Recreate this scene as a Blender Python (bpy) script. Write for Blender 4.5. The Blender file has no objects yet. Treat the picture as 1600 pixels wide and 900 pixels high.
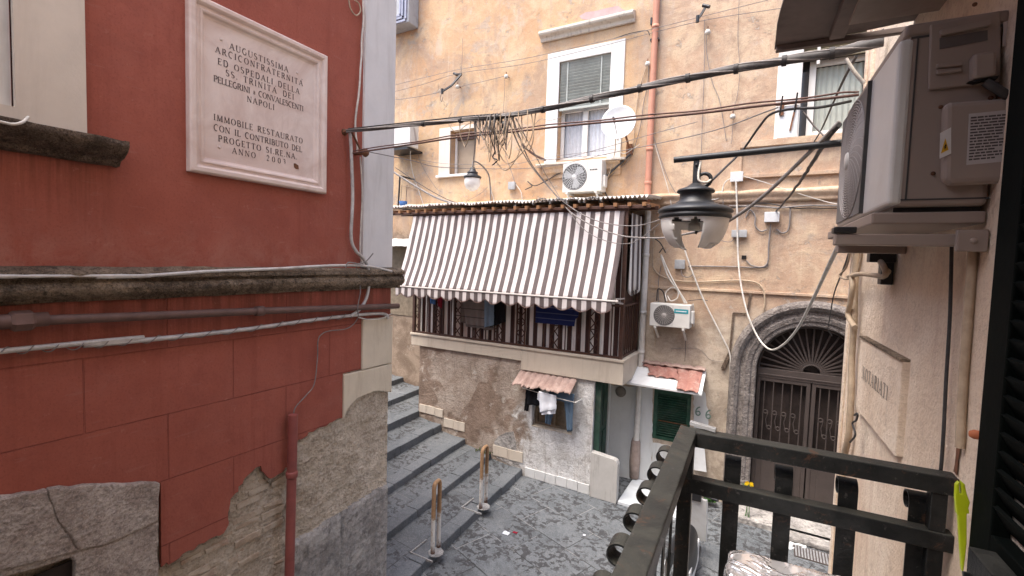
import bpy, bmesh, math, random
from mathutils import Vector, Matrix, noise as mnoise

rnd = random.Random(7)
SC = bpy.context.scene
COL = SC.collection

# ------------------------------------------------------------------ camera
F = 728.0            # focal length in photograph pixels (1600 wide)
H = 4.0              # eye height over the datum
dn = Vector((-410, -12950, -F)).normalized()
UPc = -dn
V1c = Vector((409, 25, -F)); V1c = (V1c - UPc * V1c.dot(UPc)).normalized()
XAc = V1c.cross(UPc)
M3 = Matrix((XAc, V1c, UPc))          # camera axes -> world axes
CAM = Vector((0, 0, H))
cam_d = bpy.data.cameras.new('camera'); cam = bpy.data.objects.new('camera', cam_d); COL.objects.link(cam)
cam.matrix_world = Matrix.Translation(CAM) @ M3.to_4x4()
cam_d.sensor_width = 36.0; cam_d.lens = F / 1600 * 36.0
cam_d.clip_start = 0.02; cam_d.clip_end = 500
SC.camera = cam

# ------------------------------------------------------------------ light
world = bpy.data.worlds.new('World'); SC.world = world; world.use_nodes = True
wn = world.node_tree; bg = wn.nodes['Background']
sky = wn.nodes.new('ShaderNodeTexSky'); sky.sky_type = 'NISHITA'; sky.sun_disc = False
SUN_EL, SUN_ROT = math.radians(66), math.radians(212)
sky.sun_elevation = SUN_EL; sky.sun_rotation = SUN_ROT
sky.dust_density = 4.0; sky.air_density = 1.0; sky.ozone_density = 1.0
wn.links.new(sky.outputs[0], bg.inputs[0]); bg.inputs[1].default_value = 0.15
sd = bpy.data.lights.new('sun', 'SUN'); sd.energy = 1.3; sd.angle = math.radians(35); sd.color = (1, 0.95, 0.88)
sun = bpy.data.objects.new('sun', sd); COL.objects.link(sun)
sdir = Vector((math.sin(SUN_ROT) * math.cos(SUN_EL), math.cos(SUN_ROT) * math.cos(SUN_EL), math.sin(SUN_EL)))
sun.rotation_euler = sdir.to_track_quat('Z', 'Y').to_euler(); sun.location = (0, 0, 30)
SC.view_settings.view_transform = 'Standard'; SC.view_settings.look = 'None'
SC.view_settings.exposure = 1.8; SC.view_settings.gamma = 1.0
SC.cycles.max_bounces = 8; SC.cycles.diffuse_bounces = 5
SC.cycles.use_denoising = True

# ------------------------------------------------------------------ frames: W = street axes, B = our own building, turned 3 degrees
RB = Matrix.Rotation(math.radians(3.0), 3, 'Z')
IDN = Matrix.Identity(3)
def ray(px, py, fr=IDN):
    return fr.transposed() @ (M3 @ Vector((px - 800, 450 - py, -F)))
def hit(px, py, ax, v, fr=IDN):
    r = ray(px, py, fr); t = (v - (H if ax == 2 else 0)) / r[ax]
    p = r * t; p.z += H
    return p
def PY(px, py, y): return hit(px, py, 1, y)
def PX(px, py, x): return hit(px, py, 0, x)
def PZ(px, py, z): return hit(px, py, 2, z)
def BX(px, py, x): return hit(px, py, 0, x, RB)
def BY(px, py, y): return hit(px, py, 1, y, RB)
def BZ(px, py, z): return hit(px, py, 2, z, RB)
def b2w(p): return RB @ Vector(p)
def w2b(p): return RB.transposed() @ Vector(p)

# ------------------------------------------------------------------ mesh builder
class MB:
    def __init__(s): s.v = []; s.f = []; s.mi = []; s.m = 0; s.sm = []
    def add(s, vs, fs, smooth=False):
        o = len(s.v); s.v += [Vector(p) for p in vs]
        for f in fs: s.f.append([i + o for i in f]); s.mi.append(s.m); s.sm.append(smooth)
        return s
    def box(s, x0, x1, y0, y1, z0, z1):
        x0, x1 = min(x0, x1), max(x0, x1); y0, y1 = min(y0, y1), max(y0, y1); z0, z1 = min(z0, z1), max(z0, z1)
        v = [(x0,y0,z0),(x1,y0,z0),(x1,y1,z0),(x0,y1,z0),(x0,y0,z1),(x1,y0,z1),(x1,y1,z1),(x0,y1,z1)]
        return s.add(v, [(0,3,2,1),(4,5,6,7),(0,1,5,4),(1,2,6,5),(2,3,7,6),(3,0,4,7)])
    def obox(s, c, a, b, d):
        c, a, b, d = map(Vector, (c, a, b, d))
        if a.cross(b).dot(d) < 0: a = -a
        v = [c-a-b-d, c+a-b-d, c+a+b-d, c-a+b-d, c-a-b+d, c+a-b+d, c+a+b+d, c-a+b+d]
        return s.add(v, [(0,3,2,1),(4,5,6,7),(0,1,5,4),(1,2,6,5),(2,3,7,6),(3,0,4,7)])
    def bar(s, p, q, w, t, side=(0, 1, 0)):
        p, q = Vector(p), Vector(q); d = q - p; u = d.normalized(); n = Vector(side)
        w_ = u.cross(n)
        if w_.length < 1e-4: w_ = u.cross(Vector((1, 0, 0)))
        w_.normalize(); n = w_.cross(u).normalized()
        return s.obox((p + q) / 2, w_ * w / 2, n * t / 2, d / 2)
    def tube(s, pts, r, n=8, caps=True):
        pts = [Vector(p) for p in pts]; N = len(pts)
        rs = r if isinstance(r, (list, tuple)) else [r] * N
        t0 = (pts[1] - pts[0]).normalized()
        a = t0.orthogonal().normalized(); vs = []; fs = []
        for i, p in enumerate(pts):
            t = (pts[min(i + 1, N - 1)] - pts[max(i - 1, 0)])
            t = t.normalized() if t.length > 1e-9 else t0
            a = (a - t * a.dot(t))
            a = a.normalized() if a.length > 1e-6 else t.orthogonal().normalized()
            b = t.cross(a)
            for k in range(n):
                g = 2 * math.pi * k / n
                vs.append(p + (a * math.cos(g) + b * math.sin(g)) * rs[i])
        for i in range(N - 1):
            for k in range(n):
                k2 = (k + 1) % n
                fs.append((i*n + k, i*n + k2, (i+1)*n + k2, (i+1)*n + k))
        s.add(vs, fs, True)
        if caps:
            s.add(vs[:n], [tuple(reversed(range(n)))]); s.add(vs[-n:], [tuple(range(n))])
        return s
    def lathe(s, prof, c, ax=(0, 0, 1), n=28, smooth=True):
        ax = Vector(ax).normalized(); a = ax.orthogonal().normalized(); b = ax.cross(a); c = Vector(c)
        vs = []; fs = []
        for (r, h) in prof:
            for k in range(n):
                g = 2 * math.pi * k / n
                vs.append(c + ax * h + (a * math.cos(g) + b * math.sin(g)) * max(r, 1e-4))
        for i in range(len(prof) - 1):
            for k in range(n):
                k2 = (k + 1) % n
                fs.append((i*n + k, i*n + k2, (i+1)*n + k2, (i+1)*n + k))
        return s.add(vs, fs, smooth)
    def prism(s, poly, ext):
        """closed planar 3-D outline pushed along ext"""
        p = [Vector(q) for q in poly]; e = Vector(ext); n = len(p)
        nrm = Vector((0, 0, 0))
        for i in range(n): nrm += p[i].cross(p[(i + 1) % n])
        if nrm.dot(e) > 0: p.reverse()
        vs = p + [q + e for q in p]
        fs = [tuple(range(n)), tuple(reversed(range(n, 2 * n)))]
        fs += [(i, i + n, (i + 1) % n + n, (i + 1) % n)[::1] for i in range(n)]
        return s.add(vs, fs)
    def grid(s, fn, nu, nv, smooth=True):
        vs = [fn(i / nu, j / nv) for j in range(nv + 1) for i in range(nu + 1)]
        fs = [(j*(nu+1) + i, j*(nu+1) + i + 1, (j+1)*(nu+1) + i + 1, (j+1)*(nu+1) + i) for j in range(nv) for i in range(nu)]
        return s.add(vs, fs, smooth)
    def wall(s, axis, c, t, u0, u1, z0, z1, holes=()):
        """wall slab in plane axis=c, thickness t (signed), rectangular holes (u0,u1,z0,z1)"""
        us = sorted({u0, u1, *[h[0] for h in holes], *[h[1] for h in holes]})
        zs = sorted({z0, z1, *[h[2] for h in holes], *[h[3] for h in holes]})
        us = [u for u in us if u0 <= u <= u1]; zs = [z for z in zs if z0 <= z <= z1]
        full = {}
        for i in range(len(us) - 1):
            for j in range(len(zs) - 1):
                mu, mz = (us[i] + us[i+1]) / 2, (zs[j] + zs[j+1]) / 2
                full[i, j] = not any(h[0] < mu < h[1] and h[2] < mz < h[3] for h in holes)
        def P(u, d, z): return (c + d, u, z) if axis == 'x' else (u, c + d, z)
        for (i, j), ok in full.items():
            if not ok: continue
            a, b, e, g = us[i], us[i+1], zs[j], zs[j+1]
            s.add([P(a,0,e), P(b,0,e), P(b,0,g), P(a,0,g)], [(0,1,2,3)])
            s.add([P(a,t,e), P(b,t,e), P(b,t,g), P(a,t,g)], [(3,2,1,0)])
            for (di, dj, q) in ((-1,0,((a,e),(a,g))), (1,0,((b,e),(b,g))), (0,-1,((a,e),(b,e))), (0,1,((a,g),(b,g)))):
                if not full.get((i+di, j+dj), False):
                    (ua, za), (ub, zb) = q
                    s.add([P(ua,0,za), P(ub,0,zb), P(ub,t,zb), P(ua,t,za)], [(0,1,2,3)])
        return s
    def build(s, name, mat, parent=None, bevel=0, fr=IDN, solid=0, weld=False, seg=2, sub=0):
        me = bpy.data.meshes.new(name)
        org = Vector(parent['_o']) if parent is not None else Vector((0, 0, 0))
        if parent is not None and '_o2' in parent: pass
        me.from_pydata([tuple(p - org) for p in s.v], [], s.f)
        mats = mat if isinstance(mat, (list, tuple)) else [mat]
        for m in mats: me.materials.append(m)
        for p, mi, sm in zip(me.polygons, s.mi, s.sm): p.material_index = mi; p.use_smooth = sm
        bm = bmesh.new(); bm.from_mesh(me)
        if weld: bmesh.ops.remove_doubles(bm, verts=bm.verts, dist=1e-5)
        bmesh.ops.recalc_face_normals(bm, faces=bm.faces); bm.to_mesh(me); bm.free()
        o = bpy.data.objects.new(name, me); COL.objects.link(o)
        if parent is not None: o.parent = parent; o['_o'] = list(org)
        else:
            o['_o'] = [0, 0, 0]
            if fr is not IDN: o.rotation_euler = fr.to_euler()
        if solid:
            md = o.modifiers.new('solid', 'SOLIDIFY'); md.thickness = solid; md.offset = 0
        if sub:
            md = o.modifiers.new('sub', 'SUBSURF'); md.levels = md.render_levels = sub
        if bevel:
            md = o.modifiers.new('bevel', 'BEVEL'); md.width = bevel; md.segments = seg; md.limit_method = 'ANGLE'; md.angle_limit = 0.6
        return o

def thing(name, label, cat, org=(0, 0, 0), fr=IDN, group=None):
    o = bpy.data.objects.new(name, None); COL.objects.link(o); o.empty_display_size = .1
    org = Vector(org); o.location = fr @ org
    if fr is not IDN: o.rotation_euler = fr.to_euler()
    o['_o'] = list(org)
    return tag(o, label, cat, group)
def tag(o, label, cat, group=None):
    o['label'] = label; o['category'] = cat
    if group: o['group'] = group
    return o
def struct(o, label=None):
    o['kind'] = 'structure'
    if label: o['label'] = label
    return o
def spline(pts, k=8):
    pts = [Vector(p) for p in pts]
    if len(pts) < 3: 
        return [pts[0].lerp(pts[1], i / 6) for i in range(7)]
    out = []
    P = [pts[0] * 2 - pts[1]] + pts + [pts[-1] * 2 - pts[-2]]
    for i in range(1, len(P) - 2):
        for j in range(k):
            t = j / k; a, b, c, d = P[i-1], P[i], P[i+1], P[i+2]
            out.append(0.5 * ((2*b) + (c-a)*t + (2*a-5*b+4*c-d)*t*t + (3*b-a-3*c+d)*t*t*t))
    out.append(pts[-1]); return out
def sag(p, q, s, n=24):
    p, q = Vector(p), Vector(q)
    return [p.lerp(q, i/n) + Vector((0, 0, -4*s*(i/n)*(1-i/n))) for i in range(n + 1)]

# ------------------------------------------------------------------ materials
class G:
    def __init__(s, name):
        s.m = bpy.data.materials.new(name); s.m.use_nodes = True
        s.t = s.m.node_tree; s.b = s.t.nodes['Principled BSDF']; s._c = None
    def n(s, kind, **kw):
        x = s.t.nodes.new(kind)
        for k, v in kw.items(): setattr(x, k, v)
        return x
    def set(s, sock, v):
        if isinstance(v, bpy.types.NodeSocket): s.t.links.new(v, sock)
        elif isinstance(v, (tuple, list)) and sock.type == 'RGBA': sock.default_value = (*v[:3], 1)
        else: sock.default_value = v
    def co(s):
        if s._c is None: s._c = s.n('ShaderNodeTexCoord').outputs['Object']
        return s._c
    def mapped(s, scale=(1,1,1), rot=(0,0,0), loc=(0,0,0), vec=None):
        x = s.n('ShaderNodeMapping'); s.set(x.inputs[0], vec or s.co())
        x.inputs[1].default_value = loc; x.inputs[2].default_value = rot; x.inputs[3].default_value = scale
        return x.outputs[0]
    def noise(s, scale=5, detail=6, rough=.6, dist=0, vec=None):
        x = s.n('ShaderNodeTexNoise'); s.set(x.inputs['Vector'], vec or s.co())
        x.inputs['Scale'].default_value = scale; x.inputs['Detail'].default_value = detail
        x.inputs['Roughness'].default_value = rough; x.inputs['Distortion'].default_value = dist
        return x.outputs[0]
    def vor(s, scale=5, feature='F1', out='Distance', vec=None, rand=1):
        x = s.n('ShaderNodeTexVoronoi', feature=feature); s.set(x.inputs['Vector'], vec or s.co())
        x.inputs['Scale'].default_value = scale; x.inputs['Randomness'].default_value = rand
        return x.outputs[out]
    def ramp(s, fac, stops, interp='LINEAR'):
        x = s.n('ShaderNodeValToRGB'); s.set(x.inputs[0], fac); r = x.color_ramp; r.interpolation = interp
        while len(r.elements) < len(stops): r.elements.new(.5)
        for e, (p, c) in zip(r.elements, stops):
            e.position = p; e.color = (c, c, c, 1) if not isinstance(c, (tuple, list)) else (*c, 1)
        return x.outputs[0]
    def mix(s, fac, a, b, mode='MIX'):
        x = s.n('ShaderNodeMix', data_type='RGBA', blend_type=mode)
        s.set(x.inputs[0], fac); s.set(x.inputs[6], a); s.set(x.inputs[7], b)
        return x.outputs[2]
    def math(s, op, a, b=0, clamp=False):
        x = s.n('ShaderNodeMath', operation=op, use_clamp=clamp); s.set(x.inputs[0], a); s.set(x.inputs[1], b)
        return x.outputs[0]
    def sep(s, vec=None):
        x = s.n('ShaderNodeSeparateXYZ'); s.set(x.inputs[0], vec or s.co()); return x.outputs
    def lin(s, v, a, b):
        """0 at a, 1 at b, clamped"""
        x = s.n('ShaderNodeMapRange'); s.set(x.inputs[0], v); x.inputs[1].default_value = a; x.inputs[2].default_value = b
        return x.outputs[0]
    def bump(s, h, strength=.5, dist=.01, nrm=None):
        x = s.n('ShaderNodeBump'); s.set(x.inputs['Height'], h); x.inputs['Strength'].default_value = strength
        x.inputs['Distance'].default_value = dist
        if nrm is not None: s.set(x.inputs['Normal'], nrm)
        return x.outputs[0]
    def island(s): return s.n('ShaderNodeNewGeometry').outputs['Random Per Island']
    def out(s, col, rough=.8, nrm=None, metal=0, spec=.3):
        s.set(s.b.inputs['Base Color'], col); s.set(s.b.inputs['Roughness'], rough); s.set(s.b.inputs['Metallic'], metal)
        s.b.inputs['Specular IOR Level'].default_value = spec
        if nrm is not None: s.set(s.b.inputs['Normal'], nrm)
        return s.m

def plain(name, col, rough=.6, metal=0, var=.15, scale=8, bump=.1, spec=.3, dirt=None, dirt_amt=.5):
    g = G(name); n = g.noise(scale, 6, .65)
    c2 = tuple(min(1, x * (1 + var)) for x in col); c1 = tuple(x * (1 - var) for x in col)
    c = g.mix(g.ramp(n, [(.3, 0), (.7, 1)]), c1, c2)
    if dirt:
        d = g.ramp(g.noise(scale * .35, 9, .75, .4), [(.48, 0), (.66, dirt_amt)])
        c = g.mix(d, c, dirt)
    return g.out(c, rough, g.bump(g.noise(scale * 6, 4), bump, .004), metal, spec)

MAT = {}
def m_red(name, joints=False):
    g = G(name)
    n1 = g.noise(.9, 8, .6, .3); n2 = g.noise(5, 8, .7)
    c = g.mix(g.ramp(n1, [(.3, 0), (.7, 1)]), (.295, .084, .058), (.37, .118, .085))
    c = g.mix(g.ramp(n2, [(.45, 0), (.68, .4)]), c, (.20, .055, .043))
    c = g.mix(g.ramp(g.noise(2.4, 9, .7, .8, g.mapped(loc=(1, 6, 2))), [(.5, 0), (.64, .35)]), c, (.31, .108, .08))
    v = g.vor(2.3, 'DISTANCE_TO_EDGE', 'Distance', vec=g.mix(.45, g.co(), g.n('ShaderNodeTexNoise').outputs[1]))
    vm = g.math('MULTIPLY', g.ramp(v, [(0, 1), (.012, 0)]), g.ramp(g.noise(1.3, 4), [(.56, 0), (.64, .28)]))
    c = g.mix(vm, c, (.34, .15, .12))
    c = g.mix(g.math('MULTIPLY', g.ramp(g.noise(1.3, 10, .72, 1.2), [(.55, 0), (.72, .30)]), 1), c, (.36, .15, .115))
    st = g.noise(7, 7, .7, 0, g.mapped((1, 1, .05)))
    c = g.mix(g.ramp(st, [(.53, 0), (.68, .4)]), c, (.20, .05, .036))
    c = g.mix(g.ramp(g.noise(.6, 5, .6, .4, g.mapped(loc=(2, 7, 1))), [(.44, 0), (.6, .5)]), c, (.31, .088, .058))
    sc_ = g.ramp(g.noise(30, 3, .5, 0, g.mapped((1, .12, 1))), [(.66, 0), (.70, .35)])
    c = g.mix(sc_, c, (.34, .14, .11))
    spz = g.sep()[2]
    drip = g.ramp(g.noise(16, 7, .72, .1, g.mapped((1, 1, .04))), [(.40, 0), (.58, .75)])
    for a_, b_ in ((3.2, 3.70), (4.05, 4.62)):
        k = g.math('MULTIPLY', g.lin(spz, a_, b_), g.math('LESS_THAN', spz, b_ + .02))
        if b_ > 4: k = g.math('MULTIPLY', k, g.lin(g.math('ADD', g.sep()[1], g.math('MULTIPLY', g.noise(4, 5), .3)), 1.65, 1.45))
        c = g.mix(g.math('MULTIPLY', k, drip), c, (.13, .042, .028))
    k = g.math('MULTIPLY', g.lin(spz, 4.25, 3.88), g.math('GREATER_THAN', spz, 3.87))
    c = g.mix(g.math('MULTIPLY', k, g.ramp(g.noise(3, 9, .75, .8), [(.42, 0), (.6, .5)])), c, (.42, .20, .155))
    c = g.mix(g.ramp(g.noise(60, 5, .75), [(.52, 0), (.68, .4)]), c, (.17, .045, .032))
    c = g.mix(g.ramp(g.noise(12, 10, .8, .3, g.mapped(loc=(3, 3, 3))), [(.6, 0), (.66, .35)]), c, (.45, .22, .17))
    pits = g.ramp(g.vor(9), [(0, 1), (.05, 0)])
    c = g.mix(g.math('MULTIPLY', pits, g.ramp(g.noise(3, 2), [(.6, 0), (.65, .6)])), c, (.06, .03, .03))
    h = g.math('ADD', g.math('MULTIPLY', g.noise(28, 8, .7), .6), g.noise(4, 5, .6))
    nb = g.bump(h, .55, .014)
    if joints:
        br = g.n('ShaderNodeTexBrick'); br.offset = .5
        sp = g.sep(); cb = g.n('ShaderNodeCombineXYZ'); g.set(cb.inputs[0], g.math('ADD', sp[1], -.287)); g.set(cb.inputs[1], g.math('ADD', sp[2], -2.322 + 4.88))
        g.set(br.inputs[0], cb.outputs[0]); br.inputs['Scale'].default_value = 1
        br.inputs['Brick Width'].default_value = .945; br.inputs['Row Height'].default_value = .488
        br.inputs['Mortar Size'].default_value = .005; br.inputs['Mortar Smooth'].default_value = .5
        c = g.mix(g.math('MULTIPLY', br.outputs['Fac'], g.ramp(g.noise(3, 5), [(.4, .45), (.6, .1)])), c, (.16, .035, .028))
        nb = g.bump(g.math('SUBTRACT', 1, br.outputs['Fac']), .9, .012, nb)
    return g.out(c, .82, nb, 0, .2)
MAT['red'] = m_red('red_plaster'); MAT['redlow'] = m_red('red_plaster_scored', True)

def m_ochre():
    g = G('ochre_plaster'); sp = g.sep()
    n1 = g.noise(.5, 9, .66, .6); n2 = g.noise(1.7, 10, .74, .5); n3 = g.noise(7, 9, .75); n4 = g.noise(24, 6, .7)
    c = g.mix(g.ramp(n1, [(.4, 0), (.6, 1)]), (.47, .28, .155), (.54, .37, .22))
    right = g.lin(g.math('ADD', sp[0], g.math('MULTIPLY', g.noise(1.2, 6), .7)), -1.9, -1.2)
    c = g.mix(g.math('MULTIPLY', right, .85), c, g.mix(g.ramp(n2, [(.42, 0), (.58, 1)]), (.445, .305, .215), (.555, .42, .305)))
    c = g.mix(g.ramp(n2, [(.48, 0), (.62, .7)]), c, (.56, .43, .29))
    c = g.mix(g.ramp(g.noise(.8, 9, .72, .8, g.mapped(loc=(3, 9, 2))), [(.52, 0), (.6, .6)]), c, (.33, .225, .165))
    c = g.mix(g.ramp(g.noise(1.6, 10, .78, .6, g.mapped(loc=(9, 2, 4))), [(.55, 0), (.6, .45)]), c, (.49, .40, .325))
    c = g.mix(g.ramp(g.noise(1.1, 9, .75, .4, g.mapped(loc=(8, 1, 5))), [(.58, 0), (.63, .7)]), c, (.37, .305, .25))
    c = g.mix(g.ramp(n3, [(.53, 0), (.66, .45)]), c, (.31, .215, .15))
    c = g.mix(g.ramp(n4, [(.58, 0), (.68, .35)]), c, (.30, .21, .155))
    st = g.noise(4.5, 9, .72, .2, g.mapped((1, 1, .06)))
    c = g.mix(g.ramp(st, [(.52, 0), (.66, .5)]), c, (.37, .275, .21))
    st2 = g.noise(9, 7, .7, .1, g.mapped((1, 1, .035), loc=(3, 0, 1)))
    c = g.mix(g.ramp(st2, [(.58, 0), (.7, .4)]), c, (.60, .49, .37))
    def below(z0_, z1_, x0_=None, x1_=None, amt=.6, sc=11, seed=0):
        k = g.math('MULTIPLY', g.lin(sp[2], z0_, z1_), g.math('LESS_THAN', sp[2], z1_ + .01))
        if x0_ is not None: k = g.math('MULTIPLY', k, g.math('MULTIPLY', g.lin(sp[0], x0_ - .1, x0_ + .1), g.lin(sp[0], x1_ + .1, x1_ - .1)))
        return g.math('MULTIPLY', k, g.ramp(g.noise(sc, 7, .7, .1, g.mapped((1, 1, .05), loc=(seed, 0, seed))), [(.43, 0), (.6, amt)]))
    c = g.mix(below(4.2, 5.12, amt=.6), c, (.36, .27, .21))
    c = g.mix(below(5.25, 5.98, -4.3, -2.5, .65, 14, 3), c, (.37, .27, .21))
    c = g.mix(below(5.2, 5.95, -.6, 2, .5, 14, 6), c, (.38, .28, .22))
    c = g.mix(below(7.6, 8.45, -4.5, -2.4, .4, 12, 9), c, (.42, .31, .24))
    c = g.mix(g.math('MULTIPLY', g.lin(g.math('ABSOLUTE', g.math('ADD', sp[0], 2.15)), .38, .1), g.ramp(g.noise(5, 8, .7, .2, g.mapped((1, 1, .15))), [(.42, 0), (.55, .55)])), c, (.40, .32, .265))
    # bare grey render showing through low down
    low = g.lin(g.math('ADD', sp[2], g.math('MULTIPLY', g.math('SUBTRACT', g.noise(1.3, 8, .65, .5), .5), 2.2)), 3.5, 2.7)
    grey = g.mix(g.ramp(n2, [(.42, 0), (.57, 1)]), (.31, .26, .205), (.51, .435, .35))
    grey = g.mix(g.ramp(n3, [(.5, 0), (.62, .6)]), grey, (.25, .205, .17))
    c = g.mix(g.math('MULTIPLY', low, .9), c, grey)
    alley = g.math('MULTIPLY', g.lin(sp[0], -6.35, -6.5), g.lin(g.math('ADD', sp[2], g.math('MULTIPLY', n2, .5)), 5.1, 4.8))  # brownish plaster low at far left, with alley shade painted into its tone
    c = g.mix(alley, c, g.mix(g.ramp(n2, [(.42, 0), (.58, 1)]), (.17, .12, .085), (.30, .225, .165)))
    chips = g.math('GREATER_THAN', g.noise(2.6, 12, .78, .3, g.mapped(loc=(2, 2, 7))), .65)
    c = g.mix(g.math('MULTIPLY', chips, .8), c, (.38, .32, .27))
    pits = g.math('MULTIPLY', g.ramp(g.vor(5), [(0, 1), (.045, 0)]), g.ramp(g.noise(2, 2), [(.52, 0), (.56, .8)]))
    c = g.mix(pits, c, (.13, .09, .07))
    fine = g.noise(55, 5, .75)
    c = g.mix(g.ramp(fine, [(.5, 0), (.66, .4)]), c, (.24, .175, .125))
    c = g.mix(g.ramp(g.noise(80, 3, .6, 0, g.mapped(loc=(1, 2, 3))), [(.56, 0), (.68, .35)]), c, (.70, .60, .48))
    flake = g.ramp(g.noise(3.4, 12, .8, .2, g.mapped(loc=(6, 3, 9))), [(.605, 0), (.615, 1)])
    c = g.mix(g.math('MULTIPLY', flake, .6), c, (.50, .44, .38))
    h = g.math('ADD', g.math('MULTIPLY', n3, .6), g.math('ADD', n2, g.math('ADD', g.math('MULTIPLY', chips, -.8), g.math('ADD', g.math('MULTIPLY', flake, -.5), g.math('MULTIPLY', fine, .25)))))
    return g.out(c, .9, g.bump(h, .8, .025), 0, .2)
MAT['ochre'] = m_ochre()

def m_basso():
    g = G('patched_plaster'); sp = g.sep()
    w = g.math('MULTIPLY', g.math('SUBTRACT', g.noise(1.5, 10, .68, .8), .5), 2.4)
    w2 = g.math('MULTIPLY', g.math('SUBTRACT', g.noise(2.2, 9, .66, .4, g.mapped(loc=(4, 3, 1))), .5), 1.2)
    n2 = g.noise(3, 8, .62, .4)
    brown = g.mix(g.ramp(n2, [(.38, 0), (.62, 1)]), (.20, .14, .105), (.315, .235, .18))
    tan = g.mix(g.ramp(n2, [(.38, 0), (.62, 1)]), (.34, .27, .215), (.46, .385, .32))
    c = g.mix(g.ramp(g.noise(1.0, 7, .58, .7, g.mapped(loc=(0, 2, 3.3))), [(.47, 0), (.515, 1)]), brown, tan)
    white = g.mix(g.ramp(n2, [(.38, 0), (.6, 1)]), (.56, .545, .52), (.80, .795, .78))
    d = g.math('ADD', g.math('MULTIPLY', sp[0], .8), g.math('ADD', g.math('MULTIPLY', sp[2], -.35), w))
    c = g.mix(g.lin(d, -3.75, -3.45), c, (.36, .31, .265))
    c = g.mix(g.lin(g.math('ADD', d, w2), -3.45, -3.2), c, white)
    base = g.lin(g.math('ADD', sp[2], g.math('ADD', w2, g.math('MULTIPLY', sp[0], .25))), -.85, -1.3)
    c = g.mix(g.math('MULTIPLY', base, .5), c, (.26, .22, .18))
    c = g.mix(g.ramp(g.noise(6, 9, .78, .6, g.mapped((1, 1, .5))), [(.54, 0), (.64, .6)]), c, (.17, .13, .10))
    c = g.mix(g.ramp(g.noise(5, 8, .72, .2, g.mapped((1, 1, .1))), [(.54, 0), (.66, .5)]), c, (.22, .17, .135))
    pits = g.math('MULTIPLY', g.ramp(g.vor(6), [(0, 1), (.06, 0)]), g.ramp(g.noise(2, 2), [(.52, 0), (.56, .9)]))
    c = g.mix(pits, c, (.08, .065, .055))
    c = g.mix(g.ramp(g.noise(50, 5, .75), [(.5, 0), (.64, .45)]), c, (.20, .16, .13))
    c = g.mix(g.ramp(g.noise(3.0, 12, .8, .2, g.mapped(loc=(6, 3, 2))), [(.58, 0), (.59, .6)]), c, (.56, .51, .45))
    h = g.math('ADD', g.noise(14, 10, .75), g.math('MULTIPLY', w, .6))
    return g.out(c, .9, g.bump(h, 1.0, .035), 0, .2)
MAT['basso'] = m_basso()

def m_cream():
    g = G('cream_plaster'); sp = g.sep()
    n1 = g.noise(1.2, 8, .6, .4); n2 = g.noise(9, 10, .72)
    c = g.mix(g.ramp(n1, [(.4, 0), (.6, 1)]), (.73, .585, .45), (.85, .735, .60))
    st = g.noise(6, 8, .65, .1, g.mapped((1, 1, .05)))
    c = g.mix(g.ramp(st, [(.52, 0), (.66, .5)]), c, (.55, .39, .30))
    c = g.mix(g.ramp(n2, [(.54, 0), (.68, .4)]), c, (.42, .32, .26))
    c = g.mix(g.ramp(g.noise(1.8, 9, .7, .8, g.mapped(loc=(7, 3, 1))), [(.6, 0), (.72, .4)]), c, (.74, .66, .56))
    sp_ = g.math('MULTIPLY', g.ramp(g.vor(26), [(0, 1), (.12, 0)]), g.ramp(g.noise(3, 3), [(.58, 0), (.66, .8)]))
    c = g.mix(sp_, c, (.16, .10, .08))
    c = g.mix(g.ramp(g.noise(70, 5, .75), [(.5, 0), (.66, .4)]), c, (.45, .33, .25))
    c = g.mix(g.ramp(g.noise(4, 12, .8, .3, g.mapped(loc=(1, 8, 2))), [(.585, 0), (.6, .55)]), c, (.55, .45, .36))
    h = g.math('ADD', g.math('MULTIPLY', g.noise(60, 6, .7), .5), g.noise(14, 8, .7))
    return g.out(c, .88, g.bump(h, .9, .018), 0, .2)
MAT['cream'] = m_cream()

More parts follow.
